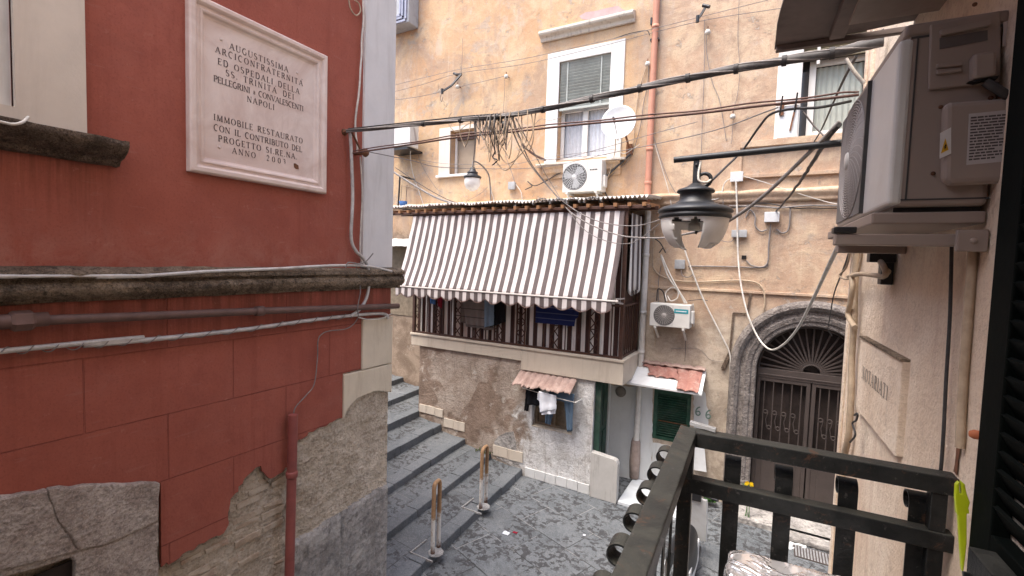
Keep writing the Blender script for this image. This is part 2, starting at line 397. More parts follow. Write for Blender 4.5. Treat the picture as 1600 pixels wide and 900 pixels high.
def m_paving(name, slab=(.62, .42), rotz=0, col=1.0, stain=1.0, joints=1.0):
    g = G(name)
    vec = g.mapped(rot=(0, 0, rotz))
    warp = g.mix(.10, vec, g.n('ShaderNodeTexNoise').outputs[1])
    br = g.n('ShaderNodeTexBrick'); br.offset = .5; g.set(br.inputs[0], warp); br.inputs['Scale'].default_value = 1
    br.inputs['Brick Width'].default_value = slab[0]; br.inputs['Row Height'].default_value = slab[1]
    br.inputs['Mortar Size'].default_value = .007; br.inputs['Mortar Smooth'].default_value = .4
    br.inputs['Color1'].default_value = (.0, .0, .0, 1); br.inputs['Color2'].default_value = (1, 1, 1, 1)
    n2 = g.noise(9, 10, .75)
    tone = g.mix(.6, br.outputs['Color'], g.ramp(n2, [(.4, 0), (.6, 1)]))
    c = g.mix(tone, tuple(x * col for x in (.085, .094, .102)), tuple(x * col for x in (.155, .167, .175)))
    c = g.mix(g.ramp(g.noise(1.1, 6), [(.45, 0), (.62, .5)]), c, tuple(x * col for x in (.19, .20, .207)))
    c = g.mix(g.ramp(g.noise(48, 5, .7), [(.5, 0), (.62, .55)]), c, (.06, .066, .072))
    c = g.mix(g.ramp(g.noise(60, 4, .7, 0, g.mapped(loc=(4, 4, 4))), [(.56, 0), (.66, .45)]), c, (.34, .355, .365))
    bl = g.math('MULTIPLY', g.ramp(g.noise(13, 5, .62, .35), [(.505, 0), (.54, 1)]), g.ramp(g.noise(1.6, 5, .6, .3, g.mapped(loc=(1.3, 4, 0))), [(.42, .12), (.5, 1)]))
    bl = g.math('MULTIPLY', bl, stain)
    c = g.mix(g.math('MULTIPLY', bl, .78), c, (.034, .032, .033))
    jm = g.math('MULTIPLY', br.outputs['Fac'], joints)
    c = g.mix(g.math('MULTIPLY', jm, g.ramp(g.noise(1.7, 4), [(.45, .9), (.56, .25)])), c, (.035, .035, .035))
    c = g.mix(g.math('MULTIPLY', jm, g.ramp(g.noise(1.7, 4), [(.48, 0), (.58, .7)])), c, (.33, .33, .32))
    h = g.math('ADD', g.math('MULTIPLY', n2, .6), g.math('ADD', g.math('MULTIPLY', jm, -1.2), g.math('MULTIPLY', bl, -.3)))
    return g.out(c, g.mix(n2, (.45,)*3, (.8,)*3), g.bump(h, .7, .014), 0, .35)
MAT['paving'] = m_paving('lava_paving', (.85, .55), .35)
MAT['step'] = m_paving('lava_step', (.7, .9), math.pi / 2, .95, 1.0, .6)
MAT['nosing'] = m_paving('lava_nosing', (9, 9), 0, .95, .12, 0)

def m_stone(name, a, b, dark, sc=3, fine=1.0):
    g = G(name); n = g.noise(sc, 12, .74, .5); n2 = g.noise(sc * 5, 8, .7)
    c = g.mix(g.ramp(n, [(.41, 0), (.59, 1)]), a, b)
    c = g.mix(g.ramp(n2, [(.5, 0), (.63, .7)]), c, dark)
    c = g.mix(g.ramp(g.noise(sc * .6, 6, .6, .6, g.mapped(loc=(3, 3, 3))), [(.55, 0), (.7, .5)]), c, tuple(min(1, x * 1.35) for x in b))
    c = g.mix(g.ramp(g.noise(sc * 16, 5, .75), [(.5, 0), (.62, .65 * fine)]), c, dark)
    c = g.mix(g.ramp(g.noise(sc * 24, 4, .7, 0, g.mapped(loc=(5, 5, 5))), [(.55, 0), (.66, .5 * fine)]), c, tuple(min(1, x * 1.45) for x in b))
    v = g.vor(sc * 9)
    h = g.math('ADD', n, g.math('ADD', g.math('MULTIPLY', n2, .6), g.math('MULTIPLY', v, .3)))
    return g.out(c, .92, g.bump(h, 1.0, .04), 0, .2)
MAT['stone'] = m_stone('weathered_tuff', (.36, .295, .255), (.52, .455, .405), (.20, .165, .145), 4)
MAT['piperno'] = m_stone('grey_piperno', (.145, .125, .115), (.27, .24, .22), (.055, .048, .045), 4)
MAT['socle'] = m_stone('grey_socle_stone', (.25, .235, .22), (.46, .435, .405), (.12, .11, .105), 2.2, .35)
MAT['cornice'] = m_stone('mossy_cornice', (.115, .085, .062), (.28, .215, .155), (.03, .024, .018), 5)
MAT['sill'] = m_stone('dark_sill_stone', (.085, .06, .045), (.19, .14, .105), (.022, .017, .013), 6)

def m_brick():
    g = G('eroded_brick'); r = g.island()
    c = g.ramp(r, [(0, (.37, .28, .205)), (.3, (.48, .39, .295)), (.55, (.42, .31, .22)), (.8, (.52, .445, .35)), (1, (.39, .25, .175))])
    n = g.noise(18, 8, .7)
    c = g.mix(g.ramp(n, [(.4, 0), (.75, .6)]), c, (.20, .15, .11))
    c = g.mix(g.ramp(g.noise(3.5, 9, .74, .5), [(.45, 0), (.56, .85)]), c, (.52, .445, .355))
    return g.out(c, .95, g.bump(g.noise(30, 8, .75), .9, .015), 0, .15)
MAT['brick'] = m_brick()
MAT['mortar'] = m_stone('crumbling_mortar', (.27, .215, .16), (.48, .40, .31), (.12, .09, .07), 6)
MAT['render'] = m_stone('scratch_coat', (.45, .375, .285), (.61, .53, .43), (.28, .22, .165), 4, .35)

def m_white(name, col, dirt, amt=.6, sc=2.2):
    g = G(name); c = g.mix(g.ramp(g.noise(sc, 8, .65, .3), [(.35, 0), (.65, 1)]), tuple(x * .9 for x in col), col)
    st = g.noise(sc * 3, 8, .7, .2, g.mapped((1, 1, .12)))
    c = g.mix(g.ramp(st, [(.52, 0), (.75, amt)]), c, dirt)
    c = g.mix(g.math('MULTIPLY', g.math('GREATER_THAN', g.noise(sc * 4, 8, .7), .69), .7), c, tuple(x * .6 for x in dirt))
    return g.out(c, .75, g.bump(g.noise(22, 8, .7), .3, .008), 0, .25)
MAT['pilaster'] = m_white('bluish_white_paint', (.67, .66, .655), (.42, .40, .385), .5)
MAT['quoin'] = m_white('cream_quoin', (.66, .575, .445), (.40, .31, .215), .6, 3)
MAT['surround'] = m_white('cream_surround', (.66, .585, .50), (.48, .40, .33), .4)
MAT['whitepaint'] = m_white('white_window_paint', (.73, .71, .675), (.50, .44, .37), .5)
MAT['slab'] = m_white('pale_slab_render', (.56, .49, .40), (.33, .26, .195), .6)
MAT['limewash'] = m_white('pale_limewash', (.64, .655, .65), (.38, .36, .32), .7)
MAT['lintel'] = m_white('flaking_lintel', (.62, .565, .49), (.24, .19, .15), .8, 5)
MAT['tile'] = m_white('cream_tile', (.58, .51, .42), (.30, .245, .19), .7, 3)
MAT['tilew'] = m_white('white_tile', (.64, .645, .635), (.36, .35, .33), .7, 3)

def m_marble():
    g = G('pink_marble'); n = g.noise(1.4, 10, .62, 2.5)
    c = g.mix(g.ramp(n, [(.35, 0), (.65, 1)]), (.60, .465, .41), (.72, .61, .555))
    c = g.mix(g.ramp(g.noise(3.5, 10, .7, 3), [(.6, 0), (.7, .35)]), c, (.55, .36, .30))
    c = g.mix(g.ramp(g.noise(5, 6, .7, .2, g.mapped((1, 1, .2))), [(.6, 0), (.8, .4)]), c, (.40, .29, .24))
    return g.out(c, .5, g.bump(g.noise(30, 5), .12, .004), 0, .35)
MAT['marble'] = m_marble()
MAT['letter'] = plain('dark_inscription', (.10, .075, .07), .7)
MAT['cable_black'] = plain('black_cable', (.045, .042, .042), .6, 0, .3, 30)
MAT['bundle'] = plain('dusty_bundle_sheath', (.085, .08, .078), .65, 0, .3, 24)
MAT['cable_grey'] = plain('grey_cable', (.21, .19, .18), .6, 0, .25, 20, dirt=(.09, .075, .065))
MAT['cable_white'] = plain('white_cable', (.58, .55, .50), .55, 0, .15, 20, dirt=(.3, .25, .2))
MAT['cable_red'] = plain('reddish_cable', (.15, .085, .072), .6, 0, .3, 25, dirt=(.09, .06, .05))
MAT['cable_silver'] = plain('silver_sheathed_cable', (.50, .48, .46), .45, .2, .2, 14, dirt=(.2, .16, .14))
MAT['cable_tan'] = plain('tan_cable', (.40, .31, .22), .6, 0, .2, 20)
MAT['conduit'] = plain('brown_painted_pipe', (.125, .074, .062), .55, 0, .3, 6, dirt=(.07, .05, .045))
MAT['redpipe'] = plain('red_painted_pipe', (.25, .072, .062), .5, 0, .15, 6, dirt=(.13, .05, .045), dirt_amt=.5)
MAT['terrapipe'] = plain('terracotta_pipe', (.50, .235, .16), .6, 0, .12, 4, dirt=(.3, .16, .11))
MAT['whitepipe'] = plain('white_pvc_pipe', (.62, .60, .56), .45, 0, .1, 5, dirt=(.35, .30, .25))
MAT['black'] = plain('black_metal', (.018, .018, .02), .4, .2, .3, 20, .2, .5)
def m_iron():
    g = G('worn_black_iron'); n = g.noise(9, 8, .7)
    c = g.mix(g.ramp(n, [(.4, 0), (.6, 1)]), (.010, .011, .0115), (.022, .023, .023))
    nz = g.sep(g.n('ShaderNodeNewGeometry').outputs['Normal'])[2]
    dust = g.math('MULTIPLY', g.lin(nz, .6, .95), g.ramp(g.noise(7, 9, .75, .6), [(.36, .25), (.6, .95)]))
    c = g.mix(dust, c, (.048, .047, .040))
    c = g.mix(g.ramp(g.noise(16, 9, .78, .5, g.mapped(loc=(4, 1, 2))), [(.57, 0), (.64, .8)]), c, (.085, .045, .028))
    c = g.mix(g.ramp(g.noise(45, 5, .6), [(.64, 0), (.68, .6)]), c, (.08, .075, .07))
    h = g.math('ADD', g.noise(60, 6, .7), g.noise(11, 6, .7))
    return g.out(c, g.mix(dust, (.36,)*3, (.8,)*3), g.bump(h, .35, .006), .1, .2)
MAT['iron'] = m_iron()
MAT['lampiron'] = plain('matt_black_lamp', (.022, .024, .028), .45, .2, .3, 12, .2, .5)
MAT['rust'] = plain('rusty_metal', (.17, .075, .04), .8, .1, .5, 14, .5, dirt=(.06, .035, .025))
MAT['brownmetal'] = plain('brown_railing_paint', (.075, .040, .030), .5, .1, .3, 10, dirt=(.16, .07, .04), dirt_amt=.4)
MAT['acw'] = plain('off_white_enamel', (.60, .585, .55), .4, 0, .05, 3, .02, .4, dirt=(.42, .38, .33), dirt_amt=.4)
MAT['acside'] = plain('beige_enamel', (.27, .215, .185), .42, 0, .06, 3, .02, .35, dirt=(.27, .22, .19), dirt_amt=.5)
MAT['acdark'] = plain('dark_grille', (.05, .05, .05), .5)
MAT['grille'] = plain('grey_grille', (.36, .33, .31), .5, 0, .08, 5)
MAT['teal'] = plain('teal_badge', (.03, .25, .30), .4)
MAT['grey'] = plain('grey_plastic', (.36, .37, .38), .5, 0, .1, 8, dirt=(.2, .18, .16))
MAT['lgrey'] = plain('pale_grey_plastic', (.55, .555, .56), .45, 0, .08, 8)
MAT['green'] = plain('dark_green_paint', (.013, .06, .036), .5, 0, .4, 7, .15, .4, dirt=(.085, .12, .09), dirt_amt=.6)
MAT['oldgreen'] = plain('weathered_green_paint', (.022, .05, .036), .6, 0, .4, 5, .2, .3, dirt=(.12, .12, .10), dirt_amt=.6)
MAT['shutter'] = plain('blackish_green_paint', (.0022, .0035, .003), .7, 0, .25, 7, .15, .06)
MAT['blind'] = plain('grey_green_blind', (.38, .40, .37), .55, 0, .12, 4, dirt=(.2, .2, .17))
MAT['oldblind'] = plain('olive_blind', (.23, .20, .14), .6, 0, .15, 4)
MAT['curtain'] = plain('grey_green_curtain', (.36, .38, .34), .9, 0, .1, 3)
MAT['tancurtain'] = plain('tan_screen', (.34, .27, .20), .9, 0, .12, 3)
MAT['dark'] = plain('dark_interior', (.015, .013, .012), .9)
MAT['gate'] = plain('brown_grey_gate', (.07, .056, .051), .5, .2, .15, 5)
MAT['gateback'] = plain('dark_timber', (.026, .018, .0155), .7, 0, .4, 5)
MAT['wood'] = plain('weathered_wood', (.21, .165, .115), .8, 0, .3, 9)
MAT['plasticwhite'] = plain('white_board', (.72, .73, .73), .5, 0, .05, 4, dirt=(.5, .48, .45))
MAT['lime'] = plain('lime_plastic', (.42, .50, .012), .35, 0, .08, 6, .02, .5)
MAT['skin'] = plain('orange_terracotta_knob', (.45, .14, .06), .6)
MAT['sheet'] = plain('weathered_brown_sheet', (.19, .15, .135), .7, 0, .25, 3, .2, .3, dirt=(.05, .038, .034), dirt_amt=.7)
MAT['roofsheet'] = plain('corrugated_plastic', (.66, .64, .60), .5, 0, .2, 6, dirt=(.2, .14, .1), dirt_amt=.6)
MAT['rafter'] = plain('rafter_wood', (.33, .17, .08), .7, 0, .25, 9, dirt=(.12, .06, .04))

def m_tile():
    g = G('faded_terracotta_tile'); n = g.noise(4, 8, .7, .3)
    c = g.mix(g.ramp(n, [(.35, 0), (.65, 1)]), (.28, .125, .10), (.37, .19, .155))
    c = g.mix(g.ramp(g.noise(7, 9, .76), [(.5, 0), (.64, .6)]), c, (.46, .34, .29))
    c = g.mix(g.ramp(g.noise(22, 6, .7), [(.54, 0), (.66, .5)]), c, (.18, .09, .075))
    return g.out(c, .75, g.bump(g.noise(25, 5), .3, .006))
MAT['rooftile'] = m_tile()
def m_tile2():
    g = G('grimy_terracotta_tile'); n = g.noise(6, 10, .72, .3)
    c = g.mix(g.ramp(n, [(.35, 0), (.65, 1)]), (.25, .165, .14), (.40, .295, .255))
    c = g.mix(g.ramp(g.noise(12, 8, .7), [(.6, 0), (.7, .7)]), c, (.50, .42, .37))
    return g.out(c, .85, g.bump(g.noise(25, 5), .4, .008))
MAT['rooftile2'] = m_tile2()

def m_stripe(name, period, axis, off, dark, light, duty=.5, dirty=True):
    g = G(name); sp = g.sep()
    x = g.math('FRACT', g.math('DIVIDE', g.math('SUBTRACT', sp[axis], off), period))
    k = g.math('LESS_THAN', x, duty)
    n = g.noise(2.5, 6, .6)
    d = g.mix(g.ramp(n, [(.3, 0), (.7, 1)]), dark, tuple(v * 1.35 for v in dark))
    l = g.mix(g.ramp(n, [(.3, 0), (.7, 1)]), tuple(v * .9 for v in light), light)
    if dirty: l = g.mix(g.ramp(g.noise(6, 8, .7), [(.58, 0), (.75, .4)]), l, tuple(v * .6 for v in light))
    g.b.inputs['Sheen Weight'].default_value = .1
    k = g.mix(g.ramp(g.noise(9, 8, .75, .3, g.mapped((1, 1, .25))), [(.55, 0), (.7, .25)]), g.mix(k, l, d), (.27, .235, .22)) if dirty else g.mix(k, l, d)
    return g.out(k, .85, g.bump(g.noise(180, 2), .08, .002), 0, .2)

def m_translucent(name, col, tr=.5, rough=.3):
    g = G(name)
    o = g.t.nodes['Material Output']; t = g.n('ShaderNodeBsdfTranslucent'); g.set(t.inputs[0], col)
    mx = g.n('ShaderNodeMixShader'); mx.inputs[0].default_value = tr
    c = g.mix(g.ramp(g.noise(5, 8, .7), [(.45, 0), (.75, .5)]), col, tuple(v * .72 for v in col))
    g.out(c, rough, None, 0, .5)
    g.t.links.new(g.b.outputs[0], mx.inputs[1]); g.t.links.new(t.outputs[0], mx.inputs[2]); g.t.links.new(mx.outputs[0], o.inputs[0])
    return g.m
MAT['globe'] = m_translucent('milky_globe', (.93, .91, .88), .35, .2)
MAT['pale_cement'] = m_stone('pale_cement', (.36, .35, .335), (.52, .51, .49), (.2, .19, .18), 9)
def m_wrap():
    g = G('crumpled_clear_wrap'); n = g.noise(12, 8, .65, 3.0)
    c = g.mix(g.noise(3, 2), (.80, .77, .775), (.90, .88, .89))
    g.b.inputs['Coat Weight'].default_value = .9; g.b.inputs['Coat Roughness'].default_value = .08
    nb = g.bump(g.ramp(g.noise(7, 3, .5, 1.2), [(.40, 0), (.5, 1), (.6, 0)]), .5, .02)
    m = g.out(c, .16, nb, .6, .9); g.set(g.b.inputs['Coat Normal'], nb)
    return m
MAT['wrap'] = m_wrap()
def m_bollard():
    g = G('rusting_white_bollard_paint'); sp = g.sep()
    k = g.lin(g.math('ADD', sp[2], g.math('MULTIPLY', g.math('SUBTRACT', g.noise(16, 6, .7), .5), .45)), .42, .5)
    rust = g.mix(g.noise(22, 8, .7), (.20, .10, .045), (.52, .33, .18))
    white = g.mix(g.ramp(g.noise(18, 8, .7), [(.55, 0), (.62, .8)]), (.66, .63, .58), (.26, .14, .075))
    base = g.lin(g.math('ADD', sp[2], g.math('MULTIPLY', g.noise(14, 6, .7), .2)), .22, .12)
    c = g.mix(k, white, rust); c = g.mix(base, c, (.11, .055, .035))
    return g.out(c, .75, g.bump(g.noise(40, 6), .4, .005))
MAT['bollard'] = m_bollard()
def m_cloth(name, col, var=.2, stripes=None):
    g = G(name); c = g.mix(g.noise(14, 6, .6), tuple(v * (1 - var) for v in col), tuple(v * (1 + var) for v in col))
    if stripes:
        sp = g.sep(); per, duty, col2 = stripes
        k = g.math('LESS_THAN', g.math('FRACT', g.math('DIVIDE', sp[2], per)), duty)
        c = g.mix(g.math('MULTIPLY', k, .8), c, col2)
    return g.out(c, .95, g.bump(g.noise(160, 3), .2, .002), 0, .1)
MAT['jeans'] = m_cloth('blue_denim', (.10, .15, .21))
MAT['paleblue'] = m_cloth('pale_blue_denim', (.17, .235, .30))
MAT['blackcloth'] = m_cloth('black_cotton', (.012, .012, .014))
MAT['greycloth'] = m_cloth('grey_taupe_knit', (.19, .165, .15), .2, (.16, .12, (.06, .055, .055)))
MAT['navytowel'] = m_cloth('navy_striped_towel', (.018, .026, .095), .25, (.10, .14, (.12, .13, .20)))
MAT['whitecloth'] = m_cloth('white_cotton', (.66, .68, .73), .06)
MAT['redcloth'] = m_cloth('red_cotton', (.22, .02, .035))
MAT['bluecloth'] = m_cloth('blue_cotton', (.06, .13, .30))
MAT['leaf'] = plain('green_leaf', (.05, .13, .025), .6, 0, .3, 20)
MAT['petal'] = plain('yellow_petal', (.75, .48, .01), .6)
MAT['moss'] = plain('green_moss', (.07, .085, .03), .95, 0, .4, 20, .6)
def m_glass():
    g = G('dark_window_glass')
    return g.out(g.mix(g.noise(2, 3), (.05, .055, .06), (.10, .105, .11)), .06, None, 0, .6)
MAT['glass'] = m_glass()

# ================================================================== ground, steps
g0 = -0.05
mb = MB(); mb.add([(-40, -40, g0), (40, -40, g0), (40, 40, g0), (-40, 40, g0)], [(0, 1, 2, 3)])
struct(mb.build('street_paving', MAT['paving']))

XW = [-3.97, -4.65, -5.29, -5.9, -6.5, -7.15, -7.8, -8.45]
ZT = [.08, .23, .38, .56, .74, .90, 1.06, 1.22]
st = MB()
def rx(i, y): return XW[i] + .075 * (7.72 - y)
Y0s, Y1s = 3.93, 8.72
for i in range(8):
    nxt = (lambda y, i=i: rx(i + 1, y)) if i < 7 else (lambda y: -14)
    z, zb = ZT[i], -.06
    st.m = 1
    # nosing stones: separate hewn blocks along the edge
    y = Y0s
    while y < Y1s:
        L = rnd.uniform(.45, .95); y2 = min(Y1s, y + L)
        if Y1s - y2 < .2: y2 = Y1s
        a, b = y + .004, y2 - .004; dz = rnd.uniform(-.008, .008); dx = rnd.uniform(-.012, .012); w = .24
        vs = [(rx(i, a) + dx, a, zb), (rx(i, b) + dx, b, zb), (rx(i, b) - w, b, zb), (rx(i, a) - w, a, zb),
              (rx(i, a) + dx - .01, a, z + dz), (rx(i, b) + dx - .01, b, z + dz), (rx(i, b) - w, b, z + dz), (rx(i, a) - w, a, z + dz)]
        st.add(vs, [(0,3,2,1),(4,5,6,7),(0,1,5,4),(1,2,6,5),(2,3,7,6),(3,0,4,7)])
        y = y2
    st.m = 0
    st.add([(rx(i, Y0s) - .24, Y0s, z - .012), (rx(i, Y1s) - .24, Y1s, z - .012), (nxt(Y1s) - .01, Y1s, z - .012 + .05), (nxt(Y0s) - .01, Y0s, z - .012 + .05)], [(0, 1, 2, 3)])
struct(st.build('stone_steps', [MAT['step'], MAT['nosing']], bevel=.012))

# ================================================================== red building
XR, YC = -3.8, 3.96
red = thing('red_building', 'dark red plastered building with bare brick at its foot and a white corner strip', 'building', (XR, 0, 0))
def yz(pts, x=XR): return [PX(a, b, x) for a, b in pts]
def rough(pts, amp=.012, step=.05, seed=1):
    out = []; r = random.Random(seed)
    for a, b in zip(pts[:-1], pts[1:]):
        L = (b - a).length; n = max(1, int(L / step))
        for k in range(n):
            p = a.lerp(b, k / n)
            if k: p = p + Vector((0, r.uniform(-amp, amp), r.uniform(-amp, amp)))
            out.append(p)
    out.append(pts[-1]); return out
mb = MB(); mb.box(-9, XR - .1, -7, YC - .03, -.1, 7.3); mb.build('core', MAT['red'], red)
mb = MB(); mb.wall('x', XR, -.1, -7, YC - .02, 3.66, 7.3, [(-.2, .95, 4.70, 6.62)]); upw = mb.build('upper_wall', MAT['red'], red)
edge = rough(yz([(536,653),(518,660),(500,668),(487,675),(467,687),(458,703),(450,730),(435,741),(420,747),(414,740),(408,728),(399,731),(387,743),(373,760),(360,787),(358,817),(350,833),(320,848),(300,860),(252,887)]), .016, .028, 5)
P = [Vector((XR, -7, 3.66)), Vector((XR, YC, 3.66)), Vector((XR, YC, 3.335)), Vector((XR, 3.53, 3.335)), Vector((XR, 3.53, 2.80)), Vector((XR, 3.29, 2.80))]
P += edge + yz([(251, 755), (150, 758), (75, 765), (0, 780)]) + [Vector((XR, .45, 2.62)), Vector((XR, -.3, 2.57)), Vector((XR, -1.05, 2.30)), Vector((XR, -1.05, -.1)), Vector((XR, -7, -.1))]
mb = MB(); mb.prism(P, (-.03, 0, 0)); mb.build('lower_plaster', MAT['redlow'], red, bevel=.006)
# grey undercoat crumbling out from below the red top coat
r = random.Random(31); lo_ = [p + Vector((0, r.uniform(-.012, .012) + .012, -.018 - .05 * abs(mnoise.noise(Vector((p.y * 5, p.z * 5, 2)))) - r.uniform(0, .012))) for p in edge]
mb = MB()
for i in range(len(edge) - 1):
    a, b, c, d = edge[i] + Vector((0, -.01, .02)), edge[i + 1] + Vector((0, -.01, .02)), lo_[i + 1], lo_[i]
    mb.add([(XR - .014, a.y, a.z), (XR - .014, b.y, b.z), (XR - .022, c.y, c.z), (XR - .022, d.y, d.z), (XR - .05, c.y, c.z), (XR - .05, d.y, d.z)], [(0, 1, 2, 3), (3, 2, 4, 5)])
mb.build('plaster_undercoat', MAT['mortar'], red)
# bare brickwork behind the fallen plaster: every brick its own worn block
mb = MB(); mb.box(XR - .1, XR - .062, -1.2, YC - .03, -.1, 3.6); brk = mb.build('brickwork', MAT['mortar'], red)
mb = MB(); z = .3; row = 0
while z < 2.75:
    hh = rnd.uniform(.048, .062); y = 1.3 + rnd.uniform(0, .2)
    while y < YC - .02:
        L = rnd.uniform(.16, .27); y2 = min(YC, y + L)
        if rnd.random() > .13:
            d = rnd.uniform(-.022, .016); t = rnd.uniform(-.010, .010); e = rnd.uniform(0, .016)
            x1 = XR - .04 + d
            vs = [(x1-.05, y+.006, z+t), (x1-.05, y2-.006, z+t), (x1-.05, y2-.006, z+hh), (x1-.05, y+.006, z+hh),
                  (x1-e, y+.01+e, z+.004+t), (x1, y2-.012, z+.004+t), (x1-e*.6, y2-.01-e, z+hh-.004), (x1-rnd.uniform(0,.01), y+.012, z+hh-.006)]
            mb.add(vs, [(0,1,2,3),(7,6,5,4),(0,4,5,1),(1,5,6,2),(2,6,7,3),(3,7,4,0)])
        y = y2
    z += hh + rnd.uniform(.006, .013)
mb.build('worn_brick', MAT['brick'], brk, bevel=.006)
def slabpoly(px, x, t, mat, name, seed, amp=.012, par=None, bev=.008):
    p = rough(yz(px + px[:1], x), amp, .04, seed)[:-1]
    m = MB(); m.prism(p, (-t, 0, 0)); return m.build(name, MAT[mat], par or red, bevel=bev)
def fbm(y, z, s_, o=4, seed=0):
    v = 0; a = 1; f = s_
    for _ in range(o): v += a * mnoise.noise(Vector((y * f, z * f, seed))); a *= .55; f *= 2.1
    return v
lineA, lineB = PX(478, 838, XR), PX(607, 755, XR)
def soc_top(y): return lineA.z + (lineB.z - lineA.z) * (y - lineA.y) / (lineB.y - lineA.y)
Hy0, Hy1, Hz0, Hz1, st_ = 1.6, YC, .2, 3.0, .0125
ny, nz_ = int((Hy1 - Hy0) / st_), int((Hz1 - Hz0) / st_)
mb = MB(); vs = []; soc = {}
for j_ in range(nz_ + 1):
    for i_ in range(ny + 1):
        y = Hy0 + (Hy1 - Hy0) * i_ / ny; z = Hz0 + (Hz1 - Hz0) * j_ / nz_
        m1 = (y - 2.80) * 2.2 + .75 * fbm(y, z, 1.7, 4, 3) - .5 * max(0, soc_top(y) + .35 - z)
        m1 = max(0, min(1, m1 + .55)); m1 = m1 * m1 * (3 - 2 * m1)
        h = -.052 + .034 * m1 + .007 * fbm(y, z * 2.2, 6, 5, 8) + .004 * m1 * fbm(y * .6, z * 3, 16, 3, 5)
        e = soc_top(y) + .035 * fbm(y, z, 5, 3, 11) - z
        in_s = e > 0 and y > 2.72 + .03 * fbm(y, z, 6, 2, 13)
        if in_s: h = .004 + min(0, -.016 + e * .35) * .8 + .007 * fbm(y, z, 3, 5, 14) - (.02 if abs(y - 3.3) < .008 else 0)
        # a rough pocket in the socle
        dd = math.hypot((y - 2.86) / .06, (z - (soc_top(2.86) - .22)) / .13)
        if dd < 1 and in_s: h -= .03 * (1 - dd)
        vs.append((XR + h, y, z)); soc[i_, j_] = in_s
fs0, fs1 = [], []
for j_ in range(nz_):
    for i_ in range(ny):
        f_ = (j_*(ny+1) + i_, j_*(ny+1) + i_ + 1, (j_+1)*(ny+1) + i_ + 1, (j_+1)*(ny+1) + i_)
        (fs1 if soc[i_, j_] else fs0).append(f_)
mb.add(vs, fs0, True); n0 = len(mb.f); mb.f += [list(f_) for f_ in fs1]; mb.mi += [1] * len(fs1); mb.sm += [True] * len(fs1)
mb.build('worn_masonry_coat', [MAT['render'], MAT['socle']], red)
mb = MB(); mb.box(XR - .3, XR - .06, 2.9, YC - .002, -.1, 3.3); mb.build('corner_masonry', MAT['render'], red)
# quoins
mb = MB(); mb.box(XR - .04, XR + .022, 3.53, YC + .02, 2.792, 3.335); mb.build('quoin_block', MAT['quoin'], red, bevel=.012)
q = yz([(612, 571), (537, 580)], XR + .02); bot = rough(yz([(537,655),(541,645),(549,632),(560,622),(575,615),(590,611),(613,613)], XR + .02), .006, .03, 9)
mb = MB(); mb.prism([Vector((XR + .02, YC + .02, 2.785)), Vector((XR + .02, 3.29, 2.785))] + bot[:-1] + [Vector((XR + .02, YC + .02, bot[-1].z))], (-.045, 0, 0)); mb.build('quoin_block', MAT['quoin'], red, bevel=.008)
# corner strip
mb = MB(); mb.box(XR - .1, XR + .03, 3.505, YC - .015, 3.89, 7.3); mb.build('corner_pilaster', MAT['pilaster'], red, bevel=.008)
# cornice, weathered
prof = [(0,3.662),(.03,3.664),(.034,3.685),(.07,3.69),(.105,3.715),(.118,3.75),(.11,3.785),(.086,3.80),(.088,3.812),(.122,3.818),(.12,3.85),(.05,3.88),(-.02,3.89)]
def cornice(u, v):
    y = -7 + u * (YC + .09 + 7); k = v * (len(prof) - 1); i = min(int(k), len(prof) - 2); f = k - i
    a = prof[i]; b = prof[i + 1]; x = a[0] + (b[0] - a[0]) * f; z = a[1] + (b[1] - a[1]) * f
    nz = mnoise.noise(Vector((y * 3.1, v * 3, 1.7))) * .012 + mnoise.noise(Vector((y * 11, v * 7, 4))) * .007
    return (XR + x + nz * (1 if x > .03 else 0), y, z + nz * .6)
mb = MB(); mb.grid(cornice, 520, 36); mb.box(XR - .02, XR + .06, YC + .05, YC + .085, 3.66, 3.84); mb.build('cornice', MAT['cornice'], red)
# window at the edge of the frame
w = MB(); w.wall('x', XR + .035, -.06, -.52, 1.262, 4.70, 6.95, [(-.2, .95, 4.78, 6.62)])
wn_ = w.build('window', MAT['surround'], red, bevel=.006)
m = MB(); m.box(XR - .08, XR - .03, .885, .95, 4.78, 6.62); m.box(XR - .08, XR - .03, -.2, -.135, 4.78, 6.62); m.box(XR-.08, XR-.03, -.135, .885, 4.72, 4.80); m.build('frame', MAT['whitepaint'], wn_)
m = MB(); z = 5.40
while z < 6.6:
    m.obox((XR - .045, .375, z + .025), (0, .52, 0), (.004, 0, -.024), (.012, 0, .004)); z += .05
m.build('rolling_blind', MAT['acw'], wn_)
m = MB(); m.box(XR - .0985, XR - .09, -.2, .95, 4.7, 6.62); m.build('pane', MAT['wood'], wn_)
sp_ = [(0,4.535),(.05,4.54),(.07,4.57),(.12,4.585),(.17,4.62),(.19,4.65),(.19,4.685),(.02,4.70)]
def sillf(u, v):
    y = -.75 + u * (1.42 + .75); k = v * (len(sp_) - 1); i = min(int(k), len(sp_) - 2); f = k - i
    x = sp_[i][0] + (sp_[i+1][0] - sp_[i][0]) * f; z = sp_[i][1] + (sp_[i+1][1] - sp_[i][1]) * f
    n = mnoise.noise(Vector((y * 9, v * 5, 8))) * .006
    return (XR + x + n, y, z + n)
m = MB(); m.grid(sillf, 120, 21); m.prism([(XR + a, 1.42, b) for a, b in sp_], (0, -.02, 0)); m.build('sill', MAT['sill'], wn_)
